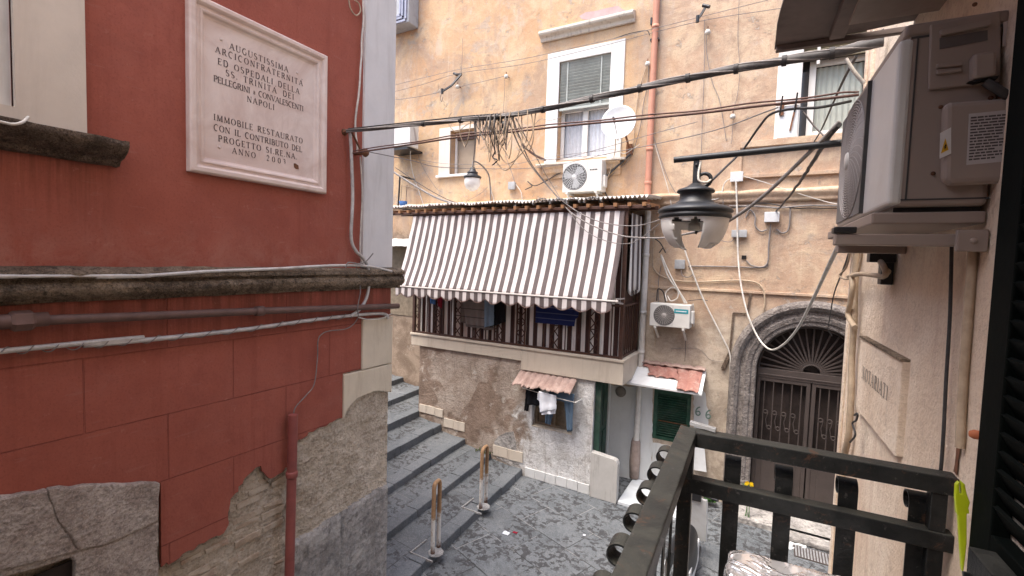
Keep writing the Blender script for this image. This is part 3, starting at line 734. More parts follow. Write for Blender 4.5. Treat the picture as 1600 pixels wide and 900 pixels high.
# stone portal, low at the left
por = MB()
def stone(px, d, seed):
    por.prism(rough(yz(px + px[:1], XR + d), .006, .05, seed)[:-1], (-.12, 0, 0))
stone([(-60,775),(0,779),(75,765),(77,778),(91,816),(124,861),(0,893),(-60,905)], .045, 1)
stone([(76,765),(150,758),(251,755),(248,814),(215,829),(160,853),(125,861),(92,815),(78,778)], .050, 2)
stone([(249,815),(246,960),(118,960),(122,885),(112,870),(126,862),(165,853),(218,830)], .040, 3)
stone([(-60,906),(0,894),(118,863),(110,871),(60,884),(0,902),(-60,915)], .035, 4)
por.prism(yz([(-60,780),(75,770),(150,763),(248,760),(245,960),(118,960),(118,880),(110,872),(60,888),(-60,920)], XR + .034), (-.1, 0, 0))
po = por.build('stone_portal', MAT['stone'], red, bevel=.010)
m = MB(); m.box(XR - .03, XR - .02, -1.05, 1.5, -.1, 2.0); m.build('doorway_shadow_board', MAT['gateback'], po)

# ------------------------------------------------------------------ lettering: thick and thin strokes with serifs
def arc(cx, cy, rx_, ry_, a0, a1, n=9):
    return [(cx + rx_ * math.cos(math.radians(a0 + (a1 - a0) * i / n)), cy + ry_ * math.sin(math.radians(a0 + (a1 - a0) * i / n))) for i in range(n + 1)]
T, N = .15, .07
GL = {
 'A': (.82, [(N,[(.06,0),(.4,1)]),(T,[(.4,1),(.74,0)]),(N,[(.2,.34),(.6,.34)])], [(.06,0),(.74,0)]),
 'B': (.66, [(T,[(.14,0),(.14,1)]),(N,[(.14,1),(.34,1)]),(T*.85,arc(.34,.76,.2,.24,90,-90)),(N,[(.14,.52),(.36,.52)]),(T,arc(.36,.26,.24,.26,90,-90)),(N,[(.14,0),(.36,0)])], [(.14,0),(.14,1)]),
 'C': (.78, [(T,arc(.46,.5,.36,.5,70,290,14)),(N,[(.66,.78),(.66,1.0)])], []),
 'D': (.78, [(T,[(.14,0),(.14,1)]),(N,[(.14,1),(.36,1)]),(T,arc(.36,.5,.34,.5,90,-90,12)),(N,[(.14,0),(.36,0)])], [(.14,0),(.14,1)]),
 'E': (.62, [(T,[(.14,0),(.14,1)]),(N,[(.14,1),(.54,1)]),(N,[(.14,.52),(.44,.52)]),(N,[(.14,0),(.56,0)]),(N,[(.53,1),(.53,.84)]),(N,[(.55,0),(.55,.17)]),(N,[(.43,.44),(.43,.6)])], [(.14,0),(.14,1)]),
 'F': (.6, [(T,[(.14,0),(.14,1)]),(N,[(.14,1),(.54,1)]),(N,[(.14,.52),(.44,.52)]),(N,[(.53,1),(.53,.84)])], [(.14,0),(.14,1)]),
 'G': (.82, [(T,arc(.46,.5,.36,.5,65,300,14)),(T*.9,[(.68,.06),(.68,.42)]),(N,[(.56,.43),(.78,.43)])], []),
 'I': (.34, [(T,[(.17,0),(.17,1)])], [(.17,0),(.17,1)]),
 'J': (.4, [(T,[(.26,.2),(.26,1)]),(T*.7,arc(.14,.14,.12,.16,0,-120,6))], [(.26,1)]),
 'L': (.6, [(T,[(.14,0),(.14,1)]),(N,[(.14,0),(.56,0)]),(N,[(.55,0),(.55,.2)])], [(.14,0),(.14,1)]),
 'M': (.96, [(N,[(.12,0),(.14,1)]),(T,[(.14,1),(.46,.08)]),(N,[(.46,.08),(.8,1)]),(T,[(.8,1),(.82,0)])], [(.12,0),(.82,0)]),
 'N': (.84, [(N,[(.12,0),(.12,1)]),(T,[(.12,1),(.7,0)]),(N,[(.7,0),(.7,1)])], [(.12,0),(.7,1)]),
 'O': (.84, [(T,arc(.42,.5,.34,.5,55,-55,8)),(T,arc(.42,.5,.34,.5,125,235,8)),(N,arc(.42,.5,.34,.5,55,125,6)),(N,arc(.42,.5,.34,.5,235,305,6))], []),
 'P': (.64, [(T,[(.14,0),(.14,1)]),(N,[(.14,1),(.34,1)]),(T,arc(.34,.74,.23,.26,90,-90)),(N,[(.14,.48),(.34,.48)])], [(.14,0),(.14,1)]),
 'R': (.74, [(T,[(.14,0),(.14,1)]),(N,[(.14,1),(.34,1)]),(T,arc(.34,.75,.22,.25,90,-90)),(N,[(.14,.5),(.36,.5)]),(T,[(.36,.5),(.66,0)])], [(.14,0),(.14,1),(.66,0)]),
 'S': (.6, [(N,arc(.3,.75,.2,.25,20,110,6)),(T,arc(.3,.75,.2,.25,110,220,6)+arc(.3,.25,.22,.25,60,-40,7)),(N,arc(.3,.25,.22,.25,-40,-160,7))], []),
 'T': (.72, [(T,[(.36,0),(.36,1)]),(N,[(.06,1),(.66,1)]),(N,[(.07,1),(.07,.82)]),(N,[(.65,1),(.65,.82)])], [(.36,0)]),
 'U': (.82, [(T,[(.14,1),(.14,.3)]),(T*.8,arc(.42,.3,.28,.3,180,270,6)),(N,arc(.42,.3,.28,.3,270,360,6)),(N,[(.7,.3),(.7,1)])], [(.14,1),(.7,1)]),
 'V': (.8, [(T,[(.08,1),(.42,0)]),(N,[(.42,0),(.72,1)])], [(.08,1),(.72,1)]),
 '2': (.6, [(T*.8,arc(.3,.75,.2,.25,170,-20,8)),(N,[(.49,.66),(.1,.03)]),(T*.8,[(.08,.04),(.54,.04)])], []),
 '0': (.64, [(T,arc(.32,.5,.24,.5,55,-55,8)),(T,arc(.32,.5,.24,.5,125,235,8)),(N,arc(.32,.5,.24,.5,55,125,6)),(N,arc(.32,.5,.24,.5,235,305,6))], []),
 '3': (.5, [(T*.8,arc(.22,.78,.16,.2,150,-80,8)),(T*.8,arc(.24,.38,.16,.2,80,-60,8))], []),
 '&': (.5, [(N,arc(.24,.5,.16,.18,120,-60,6)),(T*.7,[(.16,.6),(.42,.15)]),(N,arc(.22,.25,.14,.12,120,340,8))], []),
 '.': (.24, [(.13,[(.12,.0),(.12,.13)])], []), ' ': (.5, [], []), "'": (0, [(N,[(-.52,1.32),(-.36,1.12)])], []),
}
def lettering(mb, text, o, ux, uy, height, width, nrm, lift=.003, bold=1.0):
    """text from point o along ux, up uy, stretched to width by letter spacing"""
    nat = sum(GL[c][0] for c in text) * height
    gap = (width - nat) / max(1, len(text) - 1)
    ux, uy, nrm = Vector(ux), Vector(uy), Vector(nrm); x = 0
    for ci, c in enumerate(text):
        w, strokes, serifs = GL[c]
        strokes = list(strokes) + [(N, [(sx - .13, sy + (.03 if sy < .5 else -.03)), (sx + .13, sy + (.03 if sy < .5 else -.03))]) for sx, sy in serifs]
        for si, (th, pts) in enumerate(strokes):
            th = th * bold * height / 2; L = lift + .0004 * (si % 5)
            pp = [o + ux * (x + a * height) + uy * (b * height) for a, b in pts]
            n = len(pp); vs = []
            for i in range(n):
                d = (pp[min(i+1, n-1)] - pp[max(i-1, 0)]).normalized(); s = nrm.cross(d).normalized() * th
                vs += [pp[i] + s + nrm * L, pp[i] - s + nrm * L]
            mb.add(vs, [(2*i, 2*i+1, 2*i+3, 2*i+2) for i in range(n - 1)])
        x += w * height + gap
    return mb

# ------------------------------------------------------------------ marble plaque
pl_ = thing('memorial_plaque', 'large pink marble plaque with an Italian inscription on the red wall', 'plaque', (XR, 2.43, 4.585))
PYa, PYb, PZa, PZb = 1.838, 3.028, 4.588, 5.865
mb = MB()
fp = [(.0,.0),(.0,.06),(.018,.066),(.045,.062),(.052,.045),(.046,.022)]      # moulding: (inset, height)
fp = [(0,0),(0,.05),(.012,.062),(.04,.062),(.052,.05),(.06,.034),(.075,.034),(.085,.046),(.10,.040),(.11,.02),(.125,.012)]
cs = [(PYa, PZa, 1, 1), (PYb, PZa, -1, 1), (PYb, PZb, -1, -1), (PYa, PZb, 1, -1)]
vs = [(XR + h, y + sy * d, z + sz * d) for (y, z, sy, sz) in cs for (d, h) in fp]; k = len(fp)
fs = [((a*k + i), (((a+1) % 4)*k + i), (((a+1) % 4)*k + i + 1), (a*k + i + 1)) for a in range(4) for i in range(k - 1)]
mb.add(vs, fs); mb.build('frame', MAT['marble'], pl_, bevel=.003)
mb = MB(); mb.box(XR - .01, XR + .012, PYa + .12, PYb - .12, PZa + .12, PZb - .12); tab = mb.build('tablet', MAT['marble'], pl_)
LN = [("AUGUSTISSIMA",(235,215),(510,327),.047),("ARCICONFRATERNITA'",(168,232),(584,392),.047),("ED OSPEDALI DELLA",(180,288),(563,428),.047),
      ("SS. TRINITA' DEI",(217,340),(537,455),.047),("PELLEGRINI & CONVALESCENTI",(160,367),(582,510),.046),("NAPOLI",(317,463),(446,503),.047),
      ("IMMOBILE RESTAURATO",(160,549),(578,660),.047),("CON IL CONTRIBUTO DEL",(160,597),(575,700),.047),("PROGETTO SI.RE.NA.",(182,646),(552,737),.047),
      ("ANNO",(247,706),(358,728),.046),("2003",(408,738),(498,762),.045)]
for t, a, b, hgt in LN:
    ins = MB()
    A = PX(280 + a[0] / 3, a[1] / 3, XR + .012); B = PX(280 + b[0] / 3, b[1] / 3, XR + .012)
    zc = (A.z + B.z) / 2
    lettering(ins, t, Vector((XR + .012, A.y, zc - hgt / 2)), (0, 1, 0), (0, 0, 1), hgt, B.y - A.y, (1, 0, 0), .002)
    ins.build('inscription_line', MAT['letter'], tab)
bo = MB()
for px, py in ((280 + 196/3, 185/3), (280 + 553/3, 342/3), (280 + 187/3, 690/3)):
    p = PX(px, py, XR + .012); bo.lathe([(0, .006), (.011, .004), (.012, 0)], p, (1, 0, 0), 10)
bo.build('bolt_cap', MAT['marble'], tab)
p = PX(280 + 548/3, 780/3, XR + .012); bo = MB(); bo.prism([p + Vector((0, a, b)) for a, b in ((-.025,.02),(-.012,.026),(.022,.012),(.026,-.02),(-.004,-.024),(-.022,-.012))], (-.002, 0, 0))
for v in bo.v: v.x += .003
bo.build('rusty_hole', MAT['rust'], tab)

# ------------------------------------------------------------------ pipes and cables on the red wall
gp = thing('wall_conduit', 'brown horizontal pipe with a hexagonal coupling running under the red wall cornice', 'pipe', (XR, 0, 3.5))
a = PX(0, 503, XR + .07); b = PX(622, 478, XR + .07)
mb = MB(); mb.tube([Vector((a.x, -7, a.z + .1)), a, PX(200, 495, XR + .07), PX(405, 486, XR + .07), b], .030, 12); mb.build('tube', MAT['conduit'], gp)
c_ = PX(34, 501, XR + .07); mb = MB(); mb.lathe([(.0,-.05),(.05,-.05),(.06,-.035),(.06,.035),(.05,.05),(0,.05)], c_, (0, 1, 0), 6, False); mb.lathe([(0,-.11),(.042,-.11),(.042,.11),(0,.11)], c_, (0,1,0), 14); mb.build('coupling', MAT['conduit'], gp)
c_ = PX(405, 486, XR + .07); mb = MB(); mb.lathe([(0,-.035),(.04,-.035),(.042,.035),(0,.035)], c_, (0,1,0), 14); mb.build('sleeve', MAT['conduit'], gp)
rp = thing('downpipe', 'short red drainpipe standing on the lower red wall over bare brick', 'drainpipe', (XR, 2.65, 0))
a = PX(458, 648, XR + .07); b = PX(452, 905, XR + .07)
mb = MB(); mb.tube([a, Vector((a.x, (a.y + b.y) / 2, (a.z + b.z) / 2)), b, Vector((b.x, b.y, g0))], .042, 14); mb.build('tube', MAT['redpipe'], rp)
c_ = PX(456, 741, XR + .07); mb = MB(); mb.lathe([(0,-.03),(.048,-.03),(.052,-.015),(.052,.015),(.048,.03),(0,.03)], c_, (0,0,1), 14); mb.build('collar', MAT['redpipe'], rp)

CG = 'cables fixed along the walls and strung over the alley'
def cable(name, pts, r, mat, label, fr=IDN, group=CG, k=8, n=7, jit=0):
    q = spline(pts, k) if len(pts) < 24 else pts
    if jit: q = [p + Vector((mnoise.noise(p * 4), mnoise.noise(p * 4 + Vector((9, 0, 0))), mnoise.noise(p * 4 + Vector((0, 9, 0))))) * jit for p in map(Vector, q)]
    m = MB(); m.tube(q, r, n); o = m.build(name, MAT[mat], fr=fr)
    return tag(o, label, 'cable', group)
def onred(pts, d=.02): return [PX(a, b, XR + d) for a, b in pts]
cable('cable', [Vector((XR + .11, -7, 3.85))] + onred([(0,432),(150,433),(240,430),(330,424),(430,420),(520,415),(575,416),(612,424)], .115), .013, 'cable_silver', 'silver cable lying on the dark cornice of the red wall')
cl = cable('cable', [Vector((XR + .05, -7, 3.45))] + onred([(0,549),(130,540),(250,529),(380,515),(480,501),(550,493),(590,490),(604,492),(606,498)], .05), .017, 'cable_silver', 'thick silver cable wrapped with thin wire below the brown pipe')
mb = MB()
ax = onred([(0,549),(130,540),(250,529),(380,515),(480,501),(550,493)], .05)
sx = spline(ax, 60); mb.tube([p + Vector((.022 * math.cos(i * .33), 0, .022 * math.sin(i * .33))) for i, p in enumerate(sx)], .0035, 5)
mb.build('wrapped_wire', MAT['cable_grey'], cl)
cable('cable', onred([(547,207),(550,260),(551,310),(549,370),(556,392),(566,402),(574,415),(577,440),(573,465),(562,483),(548,494)], .06), .017, 'cable_silver', 'grey cable dropping from the bracket past the cornice end of the red wall', jit=.004)
cable('cable', onred([(563,245),(566,300),(564,350),(563,398),(570,418)], .05), .008, 'cable_white', 'thin pale cable beside the white corner strip below the bracket')
cable('cable', onred([(568,0),(566,60),(562,110),(558,150),(556,200),(558,240)], .04), .010, 'cable_white', 'twisted pale cable down the corner strip above the bracket', jit=.02)
cable('cable', onred([(545,0),(548,14),(556,24),(563,18),(561,6),(554,0)], .04), .007, 'cable_tan', 'small tan loop of cable at the top of the red wall')
cable('cable', onred([(560,495),(553,506),(540,514),(515,517),(503,522),(497,532),(496,560),(491,600),(478,618),(462,636),(458,650)], .03), .005, 'cable_grey', 'thin wire drooping from the silver cable to the red drainpipe')
cable('cable', onred([(560,496),(575,499),(595,498),(612,490)], .06), .006, 'cable_white', 'short pale wire curving over the top corner block')
cable('cable', onred([(555,410),(560,430),(563,455),(559,480),(560,495)], .1), .005, 'cable_grey', 'thin wire hanging in front of the mossy cornice end')
cable('cable', onred([(540,418),(545,410),(560,412),(572,408),(583,396)], .13), .006, 'cable_grey', 'stray wire ends sticking out above the cornice end')
cable('cable', [PX(0,190,XR+.22),PX(20,194,XR+.22),PX(35,191,XR+.21),PX(44,183,XR+.1)], .008, 'cable_white', 'pale cable loop resting on the dark window sill')

# ================================================================== ochre building with the portal
YF = 8.7
och = thing('ochre_building', 'tall peeling ochre building with arched stone doorway across the alley', 'building', (0, YF, 0))
Wm = (-3.935, -2.885, 6.06, 7.985); Ws = (-6.60, -5.90, 5.94, 6.93); Wr = (.22, 1.9, 6.12, 7.80); Gn = (-1.80, -1.15, .82, 1.75); Ar = (-.16, 1.36, -.06, 3.15)
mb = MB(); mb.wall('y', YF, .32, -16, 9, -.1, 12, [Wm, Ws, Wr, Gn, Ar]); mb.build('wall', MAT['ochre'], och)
def window_obj(name, parent, mat): pass
# mouldings
mb = MB()
mo = [(0,5.10),(.03,5.10),(.05,5.13),(.05,5.17),(.08,5.21),(.095,5.24),(.095,5.27),(.02,5.31),(0,5.31)]
def course(u, v):
    x = -16 + 25 * u; k = v * (len(mo) - 1); i = min(int(k), len(mo) - 2); f = k - i
    d = mo[i][0] + (mo[i+1][0] - mo[i][0]) * f; z = mo[i][1] + (mo[i+1][1] - mo[i][1]) * f
    n = mnoise.noise(Vector((x * 3, v * 4, 2))) * .012
    return (x, YF - d - (n if d > .01 else 0), z + n)
mb.grid(course, 400, 16); mb.build('string_course', MAT['ochre'], och)
mb = MB(); mb.box(-1.95, 1.2, YF - .035, YF + .01, 3.60, 3.645); mb.build('ledge', MAT['ochre'], och, bevel=.006)
lp = [(0,8.44),(.05,8.44),(.07,8.50),(.15,8.53),(.17,8.56),(.17,8.60),(.03,8.66),(0,8.66)]
mb = MB(); mb.prism([(-4.36, YF - a, b) for a, b in lp], (1.9, 0, 0)); mb.build('lintel_moulding', MAT['lintel'], och, bevel=.008)
mb = MB(); mb.box(-.6, 1.3, YF - .05, YF + .01, 5.50, 5.56); mb.box(-.6, -.56, YF - .03, YF + .01, 5.56, 5.99); mb.box(-.6, 1.3, YF - .09, YF + .01, 5.99, 6.09); mb.build('apron_panel', MAT['ochre'], och, bevel=.006)
# patch where the top coat has come away over the lintel
pm = plain('mauve_undercoat', (.42, .31, .30), .9, 0, .12, 6)
mb = MB(); mb.prism([PY(a, b, YF - .004) for a, b in ((905,25),(915,19),(930,17),(950,12),(966,9),(972,14),(981,18),(976,24),(945,27),(915,31),(908,29))], (0, .01, 0)); mb.build('bare_patch', pm, och)

def casement(parent, x0, x1, z0, z1, y, mat, fw=.06, mull=1):
    m = MB(); t = .05
    m.box(x0, x0 + fw, y, y + t, z0, z1); m.box(x1 - fw, x1, y, y + t, z0, z1); m.box(x0 + fw, x1 - fw, y, y + t, z0, z0 + fw); m.box(x0 + fw, x1 - fw, y, y + t, z1 - fw, z1)
    for k in range(mull):
        c = x0 + (x1 - x0) * (k + 1) / (mull + 1); m.box(c - fw * .75, c + fw * .75, y - .012, y + t - .005, z0 + fw, z1 - fw)
    return m.build('frame', mat, parent, bevel=.005)
def folds(parent, x0, x1, z0, z1, y, mat, name='curtain', n=9, amp=.02):
    m = MB(); m.grid(lambda u, v: (x0 + (x1 - x0) * u, y + amp * math.sin(u * n * 6.28 + math.sin(v * 2)) , z0 + (z1 - z0) * v), n * 10, 6)
    return m.build(name, mat, parent)
# main window
w = MB()
sx0, sx1 = -4.20, -2.62
w.box(sx0, Wm[0] , YF - .03, YF + .02, 5.99, 8.19); w.box(Wm[1], sx1, YF - .03, YF + .02, 5.99, 8.19); w.box(Wm[0], Wm[1], YF - .03, YF + .02, Wm[3], 8.19)
mw = w.build('window', MAT['whitepaint'], och, bevel=.01)
casement(mw, Wm[0], Wm[1], Wm[2], 7.10, YF + .16, MAT['whitepaint'], .07)
m = MB(); m.box(Wm[0], Wm[1], YF + .24, YF + .25, Wm[2], 7.2); m.build('pane', MAT['glass'], mw)
folds(mw, Wm[0] + .07, -3.44, 6.15, 7.05, YF + .225, plain('lace', (.42, .43, .46), .9, 0, .1, 20), 'curtain', 5, .008)
folds(mw, -3.37, Wm[1] - .07, 6.15, 7.05, YF + .225, plain('lace_pale', (.50, .52, .56), .9, 0, .1, 20), 'curtain', 5, .008)
m = MB()
z = 7.09
while z < 7.97:
    m.obox(((Wm[0] + Wm[1]) / 2, YF + .03, z), ((Wm[1] - Wm[0]) / 2 - .01, 0, 0), (0, .014, -.022), (0, .005, .003)); z += .058
m.box(Wm[0] + .01, Wm[1] - .01, YF + .01, YF + .05, 7.04, 7.085)
for u in (.16, .82): 
    c = Wm[0] + (Wm[1] - Wm[0]) * u; m.box(c - .012, c + .012, YF + .008, YF + .014, 7.05, 7.98)
m.box(Wm[0], Wm[1], YF + .055, YF + .06, 7.05, 7.985)
m.build('venetian_shutter', MAT['blind'], mw)
m = MB(); m.box(-4.33, -2.50, YF - .16, YF + .05, 5.955, 5.99); m.build('sill', MAT['lintel'], mw, bevel=.006)
bp = [(0,5.70),(.03,5.70),(.04,5.78),(.08,5.81),(.09,5.88),(.13,5.92),(.13,5.952),(0,5.952)]
m = MB(); m.prism([(-4.20, YF - a, b) for a, b in bp], (1.6, 0, 0)); m.build('sill_moulding', MAT['ochre'], mw, bevel=.006)
# small window at the left
w = MB(); w.box(-6.92, Ws[0], YF - .015, YF + .02, 5.90, 7.02); w.box(Ws[0], Ws[1], YF - .012, YF + .02, Ws[3], 7.02)
sw = w.build('window', MAT['surround'], och, bevel=.006)
m = MB(); m.box(-6.95, -5.86, YF - .08, YF + .1, 5.89, 5.94); m.build('sill', MAT['whitepaint'], sw, bevel=.006)
casement(sw, Ws[0], Ws[1], Ws[2], Ws[3], YF + .18, MAT['whitepaint'], .05, 0)
m = MB(); m.box(Ws[0], Ws[1], YF + .24, YF + .25, Ws[2], Ws[3]); m.build('screen', MAT['tancurtain'], sw)
m = MB(); m.box(Ws[0] + .05, Ws[1] - .05, YF + .19, YF + .22, 6.76, 6.88); m.build('blind_box', MAT['conduit'], sw)
# right-hand window
w = MB(); w.box(-.12, Wr[0], YF - .03, YF + .02, 6.09, 8.15); w.box(Wr[1], 2.2, YF - .03, YF + .02, 6.09, 8.15); w.box(Wr[0], Wr[1], YF - .03, YF + .02, Wr[3], 8.15)
rw = w.build('window', MAT['whitepaint'], och, bevel=.01)
casement(rw, Wr[0] + .1, Wr[1], 6.12, 7.30, YF + .14, MAT['whitepaint'], .09)
folds(rw, Wr[0] + .2, 1.02, 6.22, 7.2, YF + .2, MAT['curtain'], 'curtain', 8, .01); folds(rw, 1.12, 1.8, 6.22, 7.2, YF + .2, MAT['curtain'], 'curtain', 8, .01)
m = MB(); m.box(Wr[0], Wr[1], YF + .25, YF + .26, 6.1, 7.8); m.build('pane', MAT['glass'], rw)
m = MB(); z = 7.33
while z < 7.8:
    m.obox((1.06, YF + .04, z), (.83, 0, 0), (0, .014, -.012), (0, .004, .004)); z += .045
m.box(Wr[0], Wr[1], YF + .06, YF + .065, 7.3, 7.8); m.box(Wr[0], Wr[1], YF + .01, YF + .05, 7.275, 7.31); m.build('louvred_shutter', MAT['oldblind'], rw)
m = MB(); m.box(.40, .44, YF - .005, YF + .02, 7.2, 7.8); m.build('shutter_bar', MAT['acw'], rw)
# perforated side box below the right window
m = MB(); m.box(-.08, .20, YF - .06, YF + .01, 6.10, 6.60); m.build('vent_board', MAT['plasticwhite'], rw, bevel=.01)
m = MB(); m.box(-.06, .0, YF - .09, YF - .062, 6.45, 6.66); m.box(-.12, .24, YF - .09, YF - .062, 6.61, 6.635); m.bar((.16, YF - .075, 6.60), (.10, YF - .075, 6.2), .025, .015); m.build('bracket', MAT['rust'], rw)
# green shuttered window
gw = MB(); gw.box(Gn[0], Gn[1], YF + .07, YF + .08, Gn[2], Gn[3])
gw.box(Gn[0], Gn[0] + .07, YF + .02, YF + .065, Gn[2], Gn[3]); gw.box(Gn[1] - .07, Gn[1], YF + .02, YF + .065, Gn[2], Gn[3]); gw.box(Gn[0] + .07, Gn[1] - .07, YF + .02, YF + .065, Gn[2], Gn[2] + .06); gw.box(Gn[0] + .07, Gn[1] - .07, YF + .02, YF + .065, Gn[3] - .08, Gn[3])
z = Gn[2] + .085
while z < Gn[3] - .1:
    gw.obox(((Gn[0] + Gn[1]) / 2, YF + .045, z), (.255, 0, 0), (0, .016, -.018), (0, .005, .004)); z += .043
gsh = gw.build('shuttered_window', MAT['green'], och, bevel=.002)
m = MB(); m.box(Gn[0] + .10, Gn[1] - .05, YF + .005, YF + .012, 1.17, 1.185); m.build('shutter_bar', MAT['rust'], gsh)
# (limewash round the green window: a thin coat of its own)
lw = MB()
def coat(pts, d=.006, seed=2, amp=.015):
    pp = []; r = random.Random(seed)
    q = [PY(a, b, YF - d) for a, b in pts]
    for a, b in zip(q, q[1:] + q[:1]):
        n = max(1, int((b - a).length / .06))
        for k in range(n): pp.append(a.lerp(b, k / n) + Vector((r.uniform(-amp, amp), 0, r.uniform(-amp, amp))))
    return pp
lw.prism(coat([(935,600),(1019,606),(1019,690),(1015,800),(930,800)]), (0, .01, 0))
lw.prism(coat([(1019,692),(1075,700),(1085,760),(1080,800),(1016,800)], .0065, 5), (0, .01, 0))
lw.prism(coat([(1084,612),(1100,610),(1108,650),(1100,700),(1084,700)], .0062, 4), (0, .01, 0))
lw.build('limewash_coat', MAT['limewash'], och)
# house number painted on the wall
num = MB()
for px, py in ((1091, 643), (1107, 648)):
    o = PY(px, py, YF - .01)
    sixes = [(.035, .10), (0, .085), (-.035, .04), (-.045, -.02), (-.03, -.065), (.005, -.075), (.035, -.05), (.035, -.01), (.005, .012), (-.03, -.01)]
    q = spline([o + Vector((a * .85, 0, b * .85)) for a, b in sixes], 5); n = len(q); vs = []
    for i in range(n):
        d = (q[min(i+1,n-1)] - q[max(i-1,0)]).normalized(); s = Vector((0, -1, 0)).cross(d) * .011
        vs += [q[i] + s + Vector((0, -.0004 * i, 0)), q[i] - s + Vector((0, -.0004 * i, 0))]
    num.add(vs, [(2*i, 2*i+1, 2*i+3, 2*i+2) for i in range(n-1)])
num.build('house_number', plain('green_painted_number', (.16, .24, .20), .8, 0, .3, 30), och)

# portal: moulded stone arch
AC_, AS, AR = .60, 2.37, .76
pf = [(.0,-.30),(.0,.03),(.02,.05),(.07,.05),(.09,.075),(.16,.09),(.18,.07),(.24,.065),(.26,.11),(.31,.145),(.36,.13),(.38,.09),(.40,.06),(.41,-.02)]
path = [(-1, g0), (-1, .5), (-1, 1.2), (-1, 1.8)]
pts = []
for z in (g0, .45, .46, 1.1, 1.75, 2.37): pts.append(('j', -1, z))
for i in range(1, 28): pts.append(('a', 180 - i * 180 / 28, 0))
for z in (2.37, 1.75, 1.1, .46, .45, g0): pts.append(('j', 1, z))
vs = []; k = len(pf)
for kind, a, z in pts:
    for (r, d) in pf:
        base = .04 if kind == 'j' and z < .46 and .02 < r < .40 else 0
        nz = mnoise.noise(Vector((a * 3, z * 4, r * 9))) * .006
        if kind == 'j': vs.append((AC_ + a * (AR + r), YF - d - base - nz, z))
        else:
            g = math.radians(a); vs.append((AC_ + math.cos(g) * (AR + r), YF - d - nz, AS + math.sin(g) * (AR + r)))
fs = [(i*k + j, (i+1)*k + j, (i+1)*k + j + 1, i*k + j + 1) for i in range(len(pts) - 1) for j in range(k - 1)]
mb = MB(); mb.add(vs, fs); po = mb.build('stone_arch', MAT['piperno'], och, bevel=.004)
mb = MB(); mb.box(-.45, 1.8, YF - .55, YF + .3, g0 - .02, g0 + .09); mb.build('threshold', MAT['socle'], och, bevel=.015)
gt = thing('courtyard_gate', 'brown iron gate with sunburst fanlight inside the stone arch', 'gate', (AC_, YF + .2, g0))
yg = YF + .17
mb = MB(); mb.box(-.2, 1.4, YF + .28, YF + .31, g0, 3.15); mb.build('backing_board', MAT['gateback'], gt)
mb = MB(); mb.box(-.155, 1.355, yg - .03, yg + .03, 2.20, 2.36); mb.box(-.155, 1.355, yg - .04, yg + .04, 2.24, 2.265); tr = mb.build('transom', MAT['gate'], gt, bevel=.006)
fan = MB(); hx, hz = .62, 2.36
fan.tube([(hx + .13 * math.cos(a), yg, hz + .13 * math.sin(a)) for a in [math.pi * i / 16 for i in range(17)]], .014, 6)
for i in range(19):
    a = math.pi * (i + .5) / 19; c, s = math.cos(a), math.sin(a)
    t = .76
    fan.bar((hx + .13 * c, yg, hz + .13 * s), (hx + (AR - .02) * c, yg, hz + (AR - .02) * s), .024, .014)
fan.tube([(AC_ + (AR - .02) * math.cos(a), yg, AS - .01 + (AR - .02) * math.sin(a)) for a in [math.pi * i / 30 for i in range(31)]], .018, 6)
fan.build('fanlight_ray', MAT['gate'], gt)
def scroll(m, c, r, sgn, y, rad=.008):
    m.tube([(c[0] + sgn * r * (1 - .06 * i / 3) * math.cos(i * .5), y, c[1] + r * (1 - .06 * i / 3) * math.sin(i * .5)) for i in range(15)], rad, 5)
for lx0, lx1 in ((-.15, .62), (.64, 1.35)):
    lf = MB(); fw = .055
    lf.box(lx0, lx0 + fw, yg - .02, yg + .02, g0 + .1, 2.2); lf.box(lx1 - fw, lx1, yg - .02, yg + .02, g0 + .1, 2.2)
    lf.box(lx0 + fw, lx1 - fw, yg - .02, yg + .02, 2.14, 2.2); lf.box(lx0 + fw, lx1 - fw, yg - .015, yg + .015, .95, 1.0)
    lf.box(lx0 + fw, lx1 - fw, yg - .008, yg + .008, g0 + .1, .95)
    lf.box(lx0 + .14, lx1 - .14, yg - .02, yg - .008, .15, .82)
    leaf = lf.build('gate_leaf', MAT['gate'], gt, bevel=.004)
    br = MB(); nb_ = 5
    xs = [lx0 + fw + (lx1 - lx0 - 2 * fw) * (i + .5) / nb_ for i in range(nb_)]
    for x in xs: br.box(x - .008, x + .008, yg - .008, yg + .008, 1.0, 2.14)
    for i in range(nb_ - 1):
        c = (xs[i] + xs[i+1]) / 2
        scroll(br, (c - .03, 1.62), .035, 1, yg - .012); scroll(br, (c + .03, 1.36), .035, -1, yg - .012)
        br.tube([(c + .005, yg - .012, 1.61), (c - .02, yg - .012, 1.49), (c, yg - .012, 1.36)], .007, 5)
    br.build('grille', MAT['gate'], leaf)
m = MB(); m.box(1.03, 1.22, yg - .045, yg - .02, 1.40, 1.50); m.build('letter_box', MAT['grey'], gt, bevel=.006)

# ================================================================== low house with the terrace
YB = 7.70; LX0, LX1, LXS = -6.53, -2.13, -2.61
ter = thing('terrace_house', 'low patchy plaster house front with a caged terrace on its roof', 'house', (0, YB, 0))
Bw = (-3.80, -2.99, .94, 1.60)
mb = MB(); mb.wall('y', YB, .25, LX0, LXS, -.1, 2.2, [Bw]); mb.build('front_wall', MAT['basso'], ter, bevel=.01)
mb = MB(); mb.wall('x', LXS - .004, -.2, YB + .25, YF, -.1, 2.2, [(7.98, 8.62, -.06, 1.98)]); mb.box(LX0, LX0 + .2, YB + .25, YF, -.1, 2.2); mb.build('side_wall', MAT['limewash'], ter)
mb = MB(); mb.box(LX0 + .2, LXS - .2, 8.2, 8.25, -.1, 2.2); mb.build('inner_room_wall', MAT['dark'], ter)
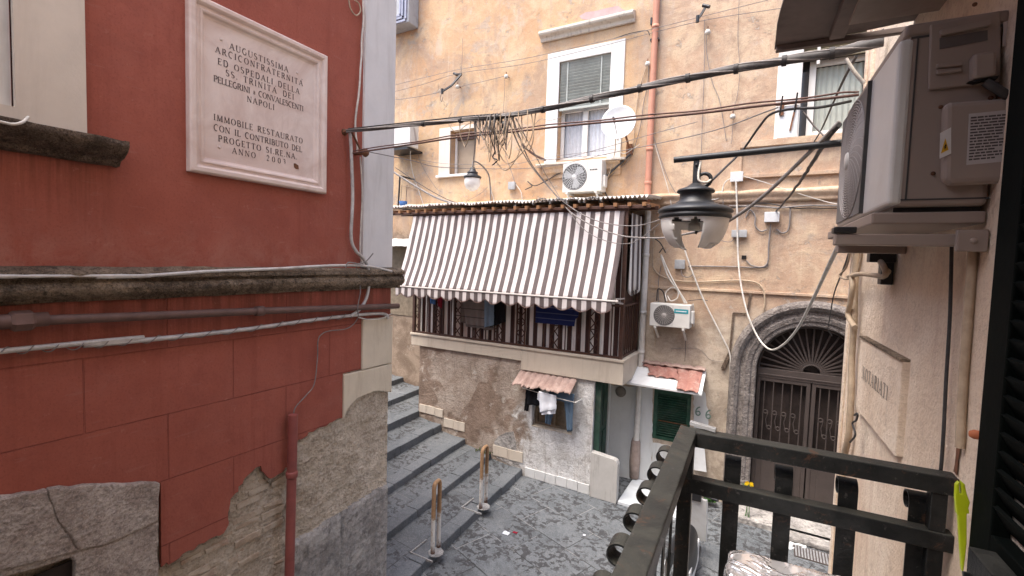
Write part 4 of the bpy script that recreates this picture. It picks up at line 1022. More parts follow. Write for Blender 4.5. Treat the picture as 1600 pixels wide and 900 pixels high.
# terrace slab, thicker at the right
mb = MB()
mb.box(-6.73, -4.04, YB - .05, YF, 2.15, 2.37); mb.box(-4.04, LX1 + .03, YB - .05, YF, 1.985, 2.37)
mb.box(-6.75, LX1 + .05, YB - .075, YF, 2.37, 2.42)
mb.build('terrace_slab', MAT['slab'], ter, bevel=.01)
# skirting tiles stepping down with the stair
def tiles(x0, x1, z0, z1, h, n, mat):
    for i in range(n):
        a = x0 + (x1 - x0) * i / n; b = x0 + (x1 - x0) * (i + 1) / n; zz = z0 + (z1 - z0) * (i + .5) / n + rnd.uniform(-.006, .006)
        m_ = MB(); m_.box(a + .004, b - .004, YB - .016 - rnd.uniform(0, .004), YB + .005, zz, zz + h); m_.build('skirting_tile', MAT[mat], ter, bevel=.003)
tiles(-6.5, -5.86, .72, .70, .17, 3, 'tile'); tiles(-5.84, -5.3, .53, .52, .18, 2, 'tile'); tiles(-4.62, -3.95, .20, .19, .2, 2, 'tile')
tiles(-3.9, -2.62, -.04, -.045, .17, 6, 'tilew')
# arched blocked opening low on the wall
o = PY(690, 800, YB); mb = MB()
ar = [PY(a, b, YB - .006) for a, b in ((776,715),(772,690),(778,682),(790,676),(802,674),(806,690),(808,720),(815,733),(800,728))]
mb.prism(ar, (0, .012, 0)); mb.build('blocked_opening', MAT['socle'], ter)
# window in the front wall
w = MB(); w.box(Bw[0], Bw[1], YB + .2, YB + .22, Bw[2], Bw[3]); bw = w.build('window', MAT['wood'], ter)
m = MB(); m.box(Bw[0], Bw[0] + .05, YB + .14, YB + .2, Bw[2], Bw[3]); m.box(Bw[1] - .05, Bw[1], YB + .14, YB + .2, Bw[2], Bw[3]); m.box(Bw[0] + .05, Bw[1] - .05, YB + .14, YB + .2, Bw[2], Bw[2] + .05); m.box(-3.42, -3.38, YB + .15, YB + .2, Bw[2] + .05, Bw[3]); m.build('frame', MAT['wood'], bw, bevel=.004)
m = MB(); m.box(Bw[0] + .0, Bw[1] - .0, YB - .004, YB + .14, Bw[2] - .0, Bw[2] + .02); m.build('sill', MAT['render'], bw, bevel=.006)
# green side door
m = MB(); m.box(LXS - .07, LXS - .03, 7.98, 8.62, -.06, 1.98); sdr = m.build('door', MAT['oldgreen'], ter, bevel=.004)
m = MB(); m.box(LXS - .03, LXS - .012, 8.05, 8.28, .2, .9); m.box(LXS - .03, LXS - .012, 8.05, 8.28, 1.0, 1.85); m.box(LXS - .03, LXS - .012, 8.33, 8.55, .2, .9); m.box(LXS - .03, LXS - .012, 8.33, 8.55, 1.0, 1.85); m.build('panel', MAT['oldgreen'], sdr, bevel=.006)
# open green shutter leaf standing at the corner of the house front
m = MB(); m.box(LXS + .005, LXS + .11, YB + .06, YB + .10, .72, 1.98); m.build('shutter_leaf', MAT['oldgreen'], ter, bevel=.004)

# tile hoods
def hood(name, x0, x1, yb, zb, yf, zf, mat, par, seed, n, ragged=.05, rise=.018):
    r = random.Random(seed); pts = {}
    NU, NV = n * 10, 8
    ed = [1 + ragged * (mnoise.noise(Vector((i * .13, seed, 0))) + .6 * mnoise.noise(Vector((i * .43, seed, 3)))) for i in range(NU + 1)]
    def fn(u, v):
        i = round(u * NU); vv = v * ed[i]
        a = abs(math.sin(u * n * math.pi))
        return (x0 + (x1 - x0) * u, yb + (yf - yb) * vv, zb + (zf - zb) * vv + rise * a)
    m = MB(); m.grid(fn, NU, NV); return m.build(name, mat, par, solid=.012)
hd = thing('tile_hood', 'grimy narrow strip of roof tiles over the laundry window', 'tile hood', (-3.5, YB, 1.95))
hood('tile_strip', -4.06, -2.92, YB - .01, 1.955, YB - .36, 1.76, MAT['rooftile2'], hd, 3, 9, .26, .024)
m = MB(); m.box(-4.0, -2.98, YB - .2, YB - .01, 1.80, 1.82); m.build('board', MAT['wood'], hd)
cp = thing('tile_canopy', 'broken terracotta tile canopy on a white board over the green window', 'canopy', (-1.5, YF, 2.17))
a = PY(977, 597, YF - .55); b = PY(1097, 622, YF - .55)
m = MB(); A0 = Vector((-2.10, YF, 2.20)); B0 = Vector((-.93, YF, 2.20)); A1 = Vector((a.x, YF - .55, a.z)); B1 = Vector((-.92, YF - .55, a.z))
m.prism([A0, B0, B1, A1], (0, 0, -.035)); m.build('board', MAT['plasticwhite'], cp, bevel=.004)
def can(u, v):
    # ragged left and front edges of the moulded tile sheet
    lx = -2.03 + .07 * v + (.12 if v > .35 else 0) + .05 * mnoise.noise(Vector((v * 6, 2, 0)))
    x = lx + (-.98 - lx) * u
    reach = .60 + .06 * mnoise.noise(Vector((u * 9, 1, 5))) + (.50 if u > .60 else 0)
    vv = v * min(1.04, reach)
    zz = A0.z + (A1.z - A0.z) * vv + .02 + .03 * abs(math.sin(u * 5 * math.pi + .4)) - .012 * (vv * 3 % 1)
    return (x, YF - .01 - .55 * vv, zz)
m = MB(); m.grid(can, 90, 30); m.build('tile_sheet', MAT['rooftile'], cp, solid=.01)
m = MB(); m.grid(lambda u, v: (-2.06 + 1.12 * u, YF - .003 - .11 * v, 2.245 - .03 * v + .022 * abs(math.sin(u * 6 * math.pi)) + .02 * mnoise.noise(Vector((u * 14, v, 3)))), 80, 5); m.build('ridge_mortar', MAT['rooftile2'], cp, solid=.02)

# low cement wall and pale slab by the door recess
pw = MB(); p0, p1 = PY(966, 790, 7.70), PY(966, 712, 7.70)
pts = [Vector((-2.60, 7.64, g0)), Vector((-2.12, 7.64, g0)), Vector((-2.12, 7.64, .62)), Vector((-2.15, 7.64, .68)), Vector((-2.20, 7.64, .70)), Vector((-2.60, 7.64, .74))]
pw.prism(pts, (0, .13, 0)); tag(pw.build('low_wall', m_white('grey_cement_wash', (.47, .455, .43), (.24, .225, .195), .95, 5), bevel=.006), 'low worn cement wall with rounded top corner beside the green door', 'low wall')
m = MB(); m.box(-2.10, -1.15, 7.66, YF - .02, g0 - .01, .0); tag(m.build('doorstep', plain('pale_marble_step', (.60, .63, .65), .5, 0, .08, 3, dirt=(.36,.36,.35)), bevel=.01), 'pale bluish marble step at the foot of the whitewashed recess', 'step')
m = MB(); q = [PY(a, b, YF - .10) for a, b in ((1085,690),(1100,692),(1104,738),(1082,734))]; m.prism(q, (0, .02, 0)); tag(m.build('leaning_board', MAT['plasticwhite'], bevel=.003), 'plain white board propped upright on the wall beneath the painted number', 'board')
# round vent on the recess wall
vt = MB(); c = PY(970, 612, YF - .02); vt.lathe([(0, .03), (.085, .03), (.10, .02), (.10, -.01)], c, (0, -1, 0), 20); tag(vt.build('round_vent', plain('dark_vent_cover', (.20, .18, .16), .8, 0, .2, 12)), 'round grey vent cover high on the whitewashed recess', 'vent')

# ------------------------------------------------------------------ terrace cage: railing, roof
rl = thing('terrace_railing', 'brown metal terrace railing with crossed lattice panels', 'railing', (-4.4, YB, 2.42))
RX0, RX1, RY = -6.68, -2.17, YB - .02
for z in (2.425, 3.30):
    m = MB(); m.box(RX0, RX1, RY - .02, RY + .02, z, z + .035); m.build('rail', MAT['brownmetal'], rl)
    m = MB(); m.box(RX1 - .02, RX1 + .02, RY + .02, YF - .02, z, z + .035); m.build('rail', MAT['brownmetal'], rl)
for x, y in ((RX0, RY), (RX1, RY), (RX1, YF - .05)):
    m = MB(); m.box(x - .03, x + .03, y - .03, y + .03, 2.42, 4.93); m.build('post', MAT['brownmetal'], rl)
lat = [PY(a, 500, YB).x for a in (683, 716, 746, 780, 815, 868, 930)] + [-6.62]
for x in lat:
    m = MB()
    for s in (-.085, .085): m.box(x + s - .013, x + s + .013, RY - .012, RY + .012, 2.46, 3.30)
    n = 4
    for k in range(n):
        za, zb = 2.46 + .84 * k / n, 2.46 + .84 * (k + 1) / n
        m.bar((x - .085, RY, za), (x + .085, RY, zb), .018, .008); m.bar((x + .085, RY + .003, za), (x - .085, RY + .003, zb), .018, .008)
    m.bar((x - .085, RY - .002, 2.88), (x + .085, RY - .002, 2.88), .018, .008)
    m.build('lattice_panel', MAT['brownmetal'], rl)
x = RX0 + .14
while x < RX1 - .1:
    if min(abs(x - q) for q in lat) > .12: m = MB(); m.box(x - .008, x + .008, RY - .008, RY + .008, 2.46, 3.30); m.build('bar', MAT['brownmetal'], rl)
    x += .21
y = RY + .14
while y < YF - .1: m = MB(); m.box(RX1 - .008, RX1 + .008, y - .008, y + .008, 2.46, 3.30); m.build('bar', MAT['brownmetal'], rl); y += .125

rf = thing('terrace_roof', 'brown timber terrace roof edged with ragged corrugated sheets', 'roof', (-4.4, YB, 4.93))
m = MB(); m.box(-7.6, -1.78, YB - .10, YB - .02, 4.93, 4.985); m.box(-7.6, -1.78, YB + .5, YB + .56, 4.97, 5.03); m.build('beam', MAT['brownmetal'], rf, bevel=.006)
m = MB(); x = -7.5
while x < -1.8:
    m.obox((x, YB + .35, 5.03), (.028, 0, 0), (0, .52, .04), (0, -.003, .03)); x += .235
m.build('rafter', MAT['rafter'], rf)
def corr(x0, x1, yf, z0, amp=.02, per=.07, tear=.0, seed=1):
    n = int((x1 - x0) / per * 8)
    def fn(u, v):
        x = x0 + (x1 - x0) * u
        e = tear * mnoise.noise(Vector((x * 5, seed, 0)))
        y = (yf + e) * (1 - v) + (YF - .02) * v
        return (x, y, z0 + .11 * v + amp * math.cos(x / per * 6.283) + .02 * mnoise.noise(Vector((x * 1.6, v * 2, seed))) + .01 * mnoise.noise(Vector((x * 6, v, seed))))
    m = MB(); m.grid(fn, n, 6); return m
for a, b, z, te in ((-7.6, -6.9, 5.095, .04), (-6.92, -6.3, 5.10, .06), (-6.28, -5.4, 5.105, .05), (-5.42, -4.7, 5.10, .08), (-4.68, -3.2, 5.10, .03), (-3.2, -1.8, 5.11, .02)):
    corr(a, b, YB - .12, z + .01, .022, .075, te * 1.6, a).build('corrugated_sheet', MAT['roofsheet'], rf, solid=.004)
# curled ribbed off-cuts lying along the roof edge
m = MB()
for px, w_ in ((845, .34), (872, .3), (893, .26), (925, .30)):
    p = PY(px, 330, YB - .13)
    def fn(u, v, p=p, w_=w_):
        a = math.pi * (1.0 - u); r = w_ * .5
        rr = .012 * (1 if int(u * 22) % 2 else 0)
        return (p.x + (r + rr) * math.cos(a), YB - .13 + .10 * v, 5.0 + (r * .55 + rr) * math.sin(a) + .05)
    m.grid(fn, 66, 2, False)
m.build('curled_offcut', m_stripe('ribbed_plastic', .055, 0, 0, (.14, .13, .12), (.66, .66, .66), .4), rf, solid=.004)

# awning
aw = thing('striped_awning', 'faded brown and white striped awning with scalloped edge over the terrace', 'awning', (-4.45, YB, 4.9))
AX0, AX1 = -6.72, -2.19; AZ0, AY0 = 4.905, YB - .06; AZ1, AY1 = 3.43, YB - .56
strp = m_stripe('awning_canvas', .168, 0, -2.19 + 4.45 - .084 * 1.0, (.125, .10, .098), (.76, .71, .70))
_o = strp.node_tree.nodes['Material Output']; _t = strp.node_tree.nodes.new('ShaderNodeBsdfTranslucent'); _m = strp.node_tree.nodes.new('ShaderNodeMixShader'); _b = strp.node_tree.nodes['Principled BSDF']
strp.node_tree.links.new(_b.inputs['Base Color'].links[0].from_socket, _t.inputs[0]); _m.inputs[0].default_value = .3
strp.node_tree.links.new(_b.outputs[0], _m.inputs[1]); strp.node_tree.links.new(_t.outputs[0], _m.inputs[2]); strp.node_tree.links.new(_m.outputs[0], _o.inputs[0])
def awn(u, v):
    x = AX0 + (AX1 - AX0) * u
    belly = math.sin(math.pi * v) * (.075 + .03 * math.sin(x * 2.1 + .6)) + .04 * math.sin(math.pi * v) * mnoise.noise(Vector((x * 1.3, v * 2, 1)))
    wr = .018 * mnoise.noise(Vector((x * 4 + v * 5, v * 3, 7))) + .007 * mnoise.noise(Vector((x * 14 + v * 9, v * 5, 3)))
    return (x, AY0 + (AY1 - AY0) * v + belly * .6 + wr, AZ0 + (AZ1 - AZ0) * v - belly * .25 + wr)
m = MB(); m.grid(awn, 160, 24); m.build('canvas', strp, aw, solid=.003)
per = .336
def val(u, v):
    x = AX0 + (AX1 - AX0) * u
    s = ((x - AX1) / per) % 1; drop = .125 + .075 * math.sin(math.pi * s) + .018 * mnoise.noise(Vector((x * 2.3, 1, 6)))
    return (x, AY1 - .006 + .02 * v * mnoise.noise(Vector((x * 5, 0, 2))) + .012 * v * math.sin(x * 9), AZ1 - .005 - drop * v)
m = MB(); m.grid(val, 27 * 14, 6); vl = m.build('valance', strp, aw, solid=.003)
m = MB(); q = [Vector(val(i / (27 * 14), 1)) + Vector((0, -.004, 0)) for i in range(27 * 14 + 1)]; m.tube(q, .006, 5); m.build('edging', MAT['conduit'], vl)
m = MB(); m.tube([(AX0 - .02, AY1, AZ1), (AX1 + .1, AY1, AZ1)], .02, 10); m.build('front_bar', MAT['grille'], aw)
m = MB(); m.tube([(AX0 - .02, AY0 + .02, AZ0 + .01), (AX1 + .06, AY0 + .02, AZ0 + .01)], .03, 10); m.build('roller', MAT['brownmetal'], aw)
for x in (AX0 + .02, AX1 + .03):
    m = MB(); m.bar((x, AY1, AZ1), (x, RY - .03, 3.36), .03, .02, (1, 0, 0)); m.bar((x + .02, AY1 + .05, AZ1 + .03), (x + .02, RY - .03, 3.45), .025, .015, (1, 0, 0)); m.build('arm', MAT['grille'], aw)
# curtains
cur = m_stripe('curtain_stripe', .168, 0, .03, (.055, .028, .024), (.80, .77, .73))
m = MB(); m.grid(lambda u, v: (RX0 + .05 + (RX1 - RX0 - .1) * u, YB + .035 + .012 * math.sin(u * 160) + .02 * math.sin(u * 47 + v), 2.45 + 2.45 * v), 420, 6)
o = m.build('striped_curtain', cur); tag(o, 'striped curtain hanging straight down behind the terrace railing', 'curtain')
cur2 = m_stripe('side_curtain_stripe', .085, 1, .02, (.085, .07, .07), (.62, .60, .58))
def sc(u, v):
    y = YB + .12 + u * .62
    return (RX1 + .05 + .03 * math.sin(u * 34) * (.4 + v), y, 4.88 - (1.35 + .05 * math.sin(u * 30)) * v)
m = MB(); m.grid(sc, 120, 14); tag(m.build('side_curtain', cur2, solid=.003), 'gathered grey striped blind hanging over the terrace side', 'curtain')
m = MB(); m.grid(lambda u, v: (RX1 - .06, YB + .04 + .8 * u, 2.5 + 2.4 * v), 4, 4); tag(m.build('backing_cloth', MAT['brownmetal']), 'dark brown cloth behind the railing at the terrace side', 'cloth')

# ------------------------------------------------------------------ laundry
def cloth(mb, corners, y, nu=14, nv=14, amp=.02, fr=5, seed=0, drop=None):
    """quad TL TR BR BL given in photograph pixels on plane y"""
    TL, TR, BR, BL = [PY(a, b, y) for a, b in corners]
    def fn(u, v):
        p = TL.lerp(TR, u).lerp(BL.lerp(BR, u), v)
        w = amp * (math.sin(u * fr * 6.28 + seed + v) * (.3 + .7 * v) + .7 * mnoise.noise(Vector((u * 4, v * 3, seed))))
        return p + Vector((.012 * mnoise.noise(Vector((u * 3, v * 6, seed + 9))), w, 0))
    return mb.grid(fn, nu, nv)
def garment(name, quads, y, mat, label, cat, amp=.02, fr=3, seed=1, group='laundry hung out to dry'):
    m = MB()
    for i, c in enumerate(quads): cloth(m, c, y + .008 * i, amp=amp, fr=fr, seed=seed + i)
    return tag(m.build(name, MAT[mat], solid=.004), label, cat, group)
YL = YB - .14
garment('knit_jumper', [((722,465),(764,463),(760,514),(727,510)), ((720,462),(731,462),(727,505),(720,503)), ((752,463),(765,463),(772,515),(757,516))], YL, 'greycloth', 'grey taupe striped jumper hanging under the awning', 'jumper', .02, 4)
garment('folded_jeans', [((757,464),(772,463),(771,508),(756,512))], YL - .02, 'paleblue', 'pale blue jeans hanging between the grey jumper and black shorts', 'jeans', .015, 2)
garment('dark_shorts', [((768,466),(787,466),(790,502),(765,512))], YL + .01, 'blackcloth', 'black shorts hanging at the right of the grey jumper', 'shorts', .02, 3)
garment('striped_towel', [((838,470),(904,470),(897,510),(836,504)), ((893,468),(906,470),(903,495),(886,512))], YL, 'navytowel', 'navy blue towel with pale stripes hanging under the awning', 'towel', .012, 3)
garment('small_shirt', [((672,460),(681,460),(680,476),(672,474))], YL, 'bluecloth', 'small blue garment peeking out under the awning', 'shirt', .008, 2)
garment('small_vest', [((683,459),(692,460),(690,482),(684,478))], YL, 'redcloth', 'small dark red garment beside the blue one under the awning', 'shirt', .008, 2)
cable('drying_line', [Vector((RX0, YL, 3.37)), Vector((-4.4, YL, 3.34)), Vector((RX1, YL, 3.37))], .004, 'cable_white', 'drying line stretched in front of the terrace railing', group='drying lines')
YW = YB - .30
la, lb = PY(816, 606, YW), PY(899, 629, YW)
ln = cable('drying_line', [la, (la + lb) / 2 + Vector((0, 0, -.01)), lb], .006, 'cable_white', 'white drying rod across the tile-hooded window', group='drying lines')
m = MB(); m.bar((lb.x, YB, lb.z - .02), (lb.x, YW, lb.z), .02, .02, (1, 0, 0)); m.bar((la.x + .05, YB, la.z), (la.x + .05, YW, la.z), .02, .02, (1, 0, 0)); m.build('bracket', MAT['acw'], ln)
garment('black_shirt', [((824,603),(844,606),(843,634),(822,632)), ((822,606),(831,608),(825,643),(819,641))], YW + .06, 'blackcloth', 'black shirt hanging at the left end of the window drying rod', 'shirt', .015, 2)
garment('white_shirt', [((842,611),(869,618),(869,640),(843,645)), ((844,632),(869,637),(867,647),(846,648)), ((840,613),(847,613),(844,627),(840,624))], YW - .015, 'whitecloth', 'white T-shirt draped over the window drying rod', 'T-shirt', .014, 2)
garment('blue_jeans', [((856,606),(897,616),(896,632),(858,622)), ((881,624),(896,628),(894,674),(886,674)), ((852,640),(866,640),(860,664),(852,661))], YW + .09, 'jeans', 'blue jeans with dangling legs on the window drying rod', 'jeans', .012, 2)

# ------------------------------------------------------------------ bollards
b0 = thing('bollard', 'rusty looped bollard nearer the street corner, on a pale patched base', 'bollard', (0, 0, 0), group='looped bollards on the bottom step')
def bollard(px0, py0, px1, py1, topx, topy, zb, t):
    A = PZ(px0, py0, zb); t['_o'] = list(A); t.location = A
    B = PZ(px1, py1, zb); d = B - A; d.z = 0
    hgt = .95
    q = [A, A + Vector((0, 0, hgt - .06)), A + d * .1 + Vector((0, 0, hgt - .02)), A + d * .3 + Vector((0, 0, hgt)), A + d * .7 + Vector((0, 0, hgt)), A + d * .9 + Vector((0, 0, hgt - .02)), B + Vector((0, 0, hgt - .06)), B]
    m = MB(); m.tube([q[0], q[1]] + spline(q[1:7], 4)[1:-1] + [q[6], q[7]], .028, 12); m.build('loop', MAT['bollard'], t)
    c = (A + B) / 2; m = MB(); m.lathe([(0, .008), (.06, .007), (.10, .003), (.11, -.01)], c + Vector((.02, -.02, 0)), (0, 0, 1), 9, False); m.build('cement_base', MAT['pale_cement'], t)
    fr = MB(); fr.box(A.x - .26, A.x + .1, A.y - .14, A.y - .12, zb - .02, zb + .004); fr.box(A.x - .28, A.x - .26, A.y - .14, A.y + .2, zb - .02, zb + .0035)
    fr.build('cement_line', MAT['pale_cement'], t)
bollard(676, 865, 685, 855, 680, 757, .085, b0)
b1 = thing('bollard', 'thinner rusty bollard farther back, beside the tiled skirting', 'bollard', (0, 0, 0), group='looped bollards on the bottom step')
bollard(751, 794, 759, 785, 755, 702, .085, b1)

# ================================================================== our own side of the street (frame B)
WX, WC = .61, 3.46
own = thing('balcony_house', 'cream stained house wall with a balcony on the near side of the street', 'house', (WX, 0, 0), RB)
mb = MB(); mb.wall('x', WX, .35, -7, WC, -.1, 10.5, [(-.35, .86, 2.4, 5.0)]); mb.wall('y', WC - .001, -.3, WX + .35, 9, -.1, 10.5); mb.build('wall', MAT['cream'], own)
mb = MB(); mb.box(WX - .02, WX + .005, WC - .13, WC + .012, g0, 9.5); mb.box(WX - .034, WX - .018, WC - .09, WC - .045, g0, 9.5); mb.build('corner_strip', MAT['cream'], own, bevel=.008)
mb = MB(); mb.box(WX + .33, WX + .34, -.5, 1.0, 2.3, 5.1); mb.build('dark_room', MAT['dark'], own)
mb = MB(); mb.box(-.19, WX, -1.4, 1.87, 2.26, 2.40); mb.build('balcony_floor', MAT['slab'], own, bevel=.01)
mb = MB(); mb.box(-.34, WX, -1.6, 1.75, 5.45, 5.62); mb.build('added_shade_slab', MAT['slab'], own, bevel=.01)  # unseen overhead slab, added and widened to shade the air conditioner side
# dirt streak and broken-out groove up the wall
mb = MB()
q0 = [BX(1519, 390, WX - .004), BX(1510, 500, WX - .004), BX(1503, 620, WX - .004), BX(1493, 740, WX - .004)]
gr = spline(q0, 10); r = random.Random(4); vs = []
for i, p in enumerate(gr): vs += [p + Vector((-.0005 * (i % 2), -.006 - r.uniform(0, .012), 0)), p + Vector((0, .008 + r.uniform(0, .012), 0))]
mb.add(vs, [(2*i, 2*i+1, 2*i+3, 2*i+2) for i in range(len(gr) - 1)]); mb.build('rusty_groove', MAT['rust'], own)

# unseen block added behind the viewpoint to hold back sky light
mb = MB(); mb.box(-9, 8, -4.6, -4.2, -.1, 7.5); tag(mb.build('rear_light_blocker', MAT['slab']), 'plain unseen block added behind the balcony to cut sky light', 'house')

# notice tablet
nt = thing('wall_tablet', 'cream stone tablet with worn grey lettering on the cream wall', 'tablet', (WX, 2.6, 3.27), RB)
nx = WX - .026
q = [BX(1341, 527, nx), BX(1408, 561, nx), BX(1400, 708, nx), BX(1340, 648, nx)]
za, zb, ya, yb = (q[2].z + q[3].z) / 2, (q[0].z + q[1].z) / 2, (q[1].y + q[2].y) / 2, (q[0].y + q[3].y) / 2
m = MB(); m.box(nx, WX + .01, ya, yb, za, zb); tb = m.build('slab', MAT['cream'], nt, bevel=.005)
A = BX(1348, 586, nx); B = BX(1388, 610, nx)
m = MB(); lettering(m, "NOTARIATI", Vector((nx, A.y, (A.z + B.z) / 2 - .03)), (0, -1, 0), (0, 0, 1), .062, A.y - B.y, (-1, 0, 0), .002)
m.build('inscription', plain('faded_grey_letters', (.27, .23, .20), .8), tb)
m = MB(); m.obox((WX - .012, (ya + yb) / 2, zb + .005), (.02, 0, 0), (0, (yb - ya) / 2, 0), (0, 0, .005)); m.build('top_grime', MAT['cornice'], tb)

# ------------------------------------------------------------------ railing
rail = thing('balcony_railing', 'black iron balcony railing with scrolled flat uprights in the foreground', 'railing', (-.16, 1.83, 2.4), RB)
c0 = BZ(1064, 665, 3.40); c1 = BZ(1091, 683, 3.40); e1 = BZ(1523, 753, 3.40)
lx, ly = c0.x, 1.865
m = MB()
RWd = .062
xo0, xo1 = BZ(1063, 664, 3.40), BZ(937, 900, 3.40)
xi0, xi1 = BZ(1090, 683, 3.40), BZ(1000, 900, 3.40)
YE = -1.35
def lxat(y, a, b): return a.x + (b.x - a.x) * (y - a.y) / (b.y - a.y)
oA, oB = xo0.x, lxat(YE, xo0, xo1) * .6 + xo0.x * .4
wA = .062
vs = []
for z in (3.345, 3.40):
    vs += [(oA, ly, z), (oA + wA, ly - .03, z), (oA - .055 + wA, YE, z), (oA - .055, YE, z)]
m.add(vs, [(0,1,2,3),(7,6,5,4),(0,4,5,1),(1,5,6,2),(2,6,7,3),(3,7,4,0)])
m.build('front_top_rail', MAT['iron'], rail, bevel=.004)
m = MB(); m.box(oA + .03, WX, ly - .062, ly - .002, 3.343, 3.398); m.build('end_top_rail', MAT['iron'], rail, bevel=.004)
lr0 = BY(1080, 743, 1.834).z
m = MB(); m.box(oA + .04, WX, ly - .062, ly - .012, lr0 - .055, lr0); m.build('end_lower_rail', MAT['iron'], rail, bevel=.004)
m = MB(); m.obox((oA + .01, (ly + YE) / 2, lr0 - .026), (.022, 0, 0), (-.0275, (ly - YE) / 2 - .03, 0)[0:3], (0, 0, .026)); m.build('front_lower_rail', MAT['iron'], rail, bevel=.004)
m = MB(); m.box(oA + .006, oA + .056, ly - .06, ly - .01, 2.4, 3.345); m.build('post', MAT['iron'], rail, bevel=.003)
m = MB(); m.box(WX - .06, WX - .02, ly - .055, ly - .015, 2.4, 3.343); m.build('post', MAT['iron'], rail, bevel=.003)
m = MB(); m.box(oA + .04, WX, ly - .06, ly - .015, 2.46, 2.50); m.box(oA - .02, oA + .02, YE, ly - .07, 2.46, 2.50); m.build('foot_rail', MAT['iron'], rail, bevel=.003)
def upright(base, along, outw, ztop):
    """flat bar with a scroll turned outwards at its head"""
    along, outw = Vector(along), Vector(outw); wv = along * .027; R = .032; th = .0024
    path = [Vector((0, 0, 2.5)), Vector((0, 0, ztop - R))]
    for i in range(0, 27):
        a = math.radians(180 - i * 12); rr = R * (1 - .012 * i)
        path.append(Vector((R + rr * math.cos(a), 0, ztop - R + rr * math.sin(a))))
    vs = []; n = len(path)
    for i, p in enumerate(path):
        d = (path[min(i+1, n-1)] - path[max(i-1, 0)]).normalized(); nv = Vector((-d.z, 0, d.x))
        for s, t in ((-1, -1), (1, -1), (1, 1), (-1, 1)):
            q = p + nv * th * t
            vs.append(Vector(base) + outw * q.x + Vector((0, 0, q.z)) + wv * s)
    fs = [(4*i + k, 4*i + (k+1) % 4, 4*i + 4 + (k+1) % 4, 4*i + 4 + k) for i in range(n - 1) for k in range(4)]
    mm = MB(); mm.add(vs, fs); mm.add(vs[-4:], [(0, 1, 2, 3)])
    return mm
for px, py in ((1145, 730), (1226, 745), (1327, 765), (1440, 785)):
    p = BY(px, py, 1.834)
    upright((p.x, ly - .018, 0), (1, 0, 0), (0, 1, 0), 3.312).build('scroll_upright', MAT['iron'], rail, bevel=.0015)
ys = [BZ(px, py, 3.30).y for px, py in ((1025, 715), (1013, 737), (1000, 768), (978, 808), (947, 862))]
stp = (ys[0] - ys[-1]) / 4
y = ys[0]
while y > YE + .1:
    xx = oA - .055 * (ly - y) / (ly - YE)
    upright((xx - .001, y, 0), (0, 1, 0), (-1, 0, 0), 3.345).build('scroll_upright', MAT['iron'], rail, bevel=.0015)
    y -= stp
# loose strip and clip
m = MB(); a = BZ(1078, 664, 3.405); b = BZ(1118, 676, 3.405); m.bar(a + Vector((0, .01, .004)), b + Vector((0, .01, .004)), .008, .012, (0, 0, 1)); m.bar(a + Vector((0, .025, .006)), b + Vector((0, .025, .006)), .006, .008, (0, 0, 1))
tag(m.build('metal_clip', MAT['grey'], fr=RB), 'thin grey metal strip lying on the railing corner', 'metal strip')
pg = thing('lime_peg', 'lime green plastic peg clipped on the railing end beside the dark shutter', 'peg', BY(1502, 760, 1.62), RB)
m = MB(); yq = 1.62
def pp(l): return [BY(a, b, yq) for a, b in l]
m.prism(pp([(1494,758),(1499,753),(1500,772),(1503,772),(1502,752),(1508,757),(1511,772),(1516,786),(1512,800),(1495,800),(1493,778)]), (0, .014, 0)); m.build('head', MAT['lime'], pg, bevel=.002)
m = MB(); m.prism(pp([(1497,802),(1511,802),(1511,850),(1506,893),(1503,893),(1500,850)]), (0, .012, 0)); m.build('leg', MAT['lime'], pg, bevel=.002)
m = MB(); m.prism(pp([(1495,797),(1514,795),(1515,803),(1496,805)]), (0, .018, 0)); m.build('collar', MAT['lime'], pg, bevel=.002)

# ------------------------------------------------------------------ shutter folded back against the wall
sh = thing('louvred_shutter', 'blackish green louvred shutter folded back at the edge of the view', 'shutter', (WX - .04, 1.2, 2.4), RB)
SY0, SY1, SX0, SX1 = .87, 1.605, WX - .040, WX - .003
m = MB(); m.box(SX0, SX1, SY1 - .105, SY1, 2.42, 4.98); m.box(SX0, SX1, SY0, SY0 + .10, 2.42, 4.98)
for z0_, z1_ in ((2.42, 2.54), (3.28, 3.38), (4.86, 4.98)): m.box(SX0, SX1, SY0 + .10, SY1 - .105, z0_, z1_)
m.build('frame', MAT['shutter'], sh, bevel=.004)
m = MB(); z = 2.57
while z < 4.85:
    if not 3.25 < z < 3.40: m.obox(((SX0 + SX1) / 2, (SY0 + SY1) / 2, z), (0, (SY1 - SY0) / 2 - .10, 0), (.014, 0, -.026), (.004, 0, .0022))
    z += .045
m.build('louvre', MAT['shutter'], sh)
m = MB(); m.box(SX0 - .05, SX0, SY1 - .26, SY1 - .14, 3.30, 3.355); m.tube([(SX0 - .012, SY1 - .2, 3.30), (SX0 - .03, SY1 - .2, 3.27), (SX0 - .05, SY1 - .22, 3.2)], .009, 8); m.build('latch', MAT['iron'], sh, bevel=.004)
m = MB(); m.bar((SX0 - .045, SY1 - .14, 3.29), (SX0 + .0, SY1 - .36, 2.72), .022, .014); m.lathe([(0,-.02),(.028,-.02),(.028,.02),(0,.02)], (SX0 - .025, SY1 - .16, 3.285), (1, 0, 0), 16); m.build('stay_bar', MAT['iron'], sh, bevel=.002)
kb = BY(1524, 679, 1.66); m = MB(); m.lathe([(0, -.014), (.008, -.012), (.0125, -.003), (.012, .01), (.008, .05)], kb, (1, -.1, 0), 12); tag(m.build('shutter_catch', MAT['skin'], fr=RB), 'small orange shutter catch poking out behind the dark shutter edge', 'catch')

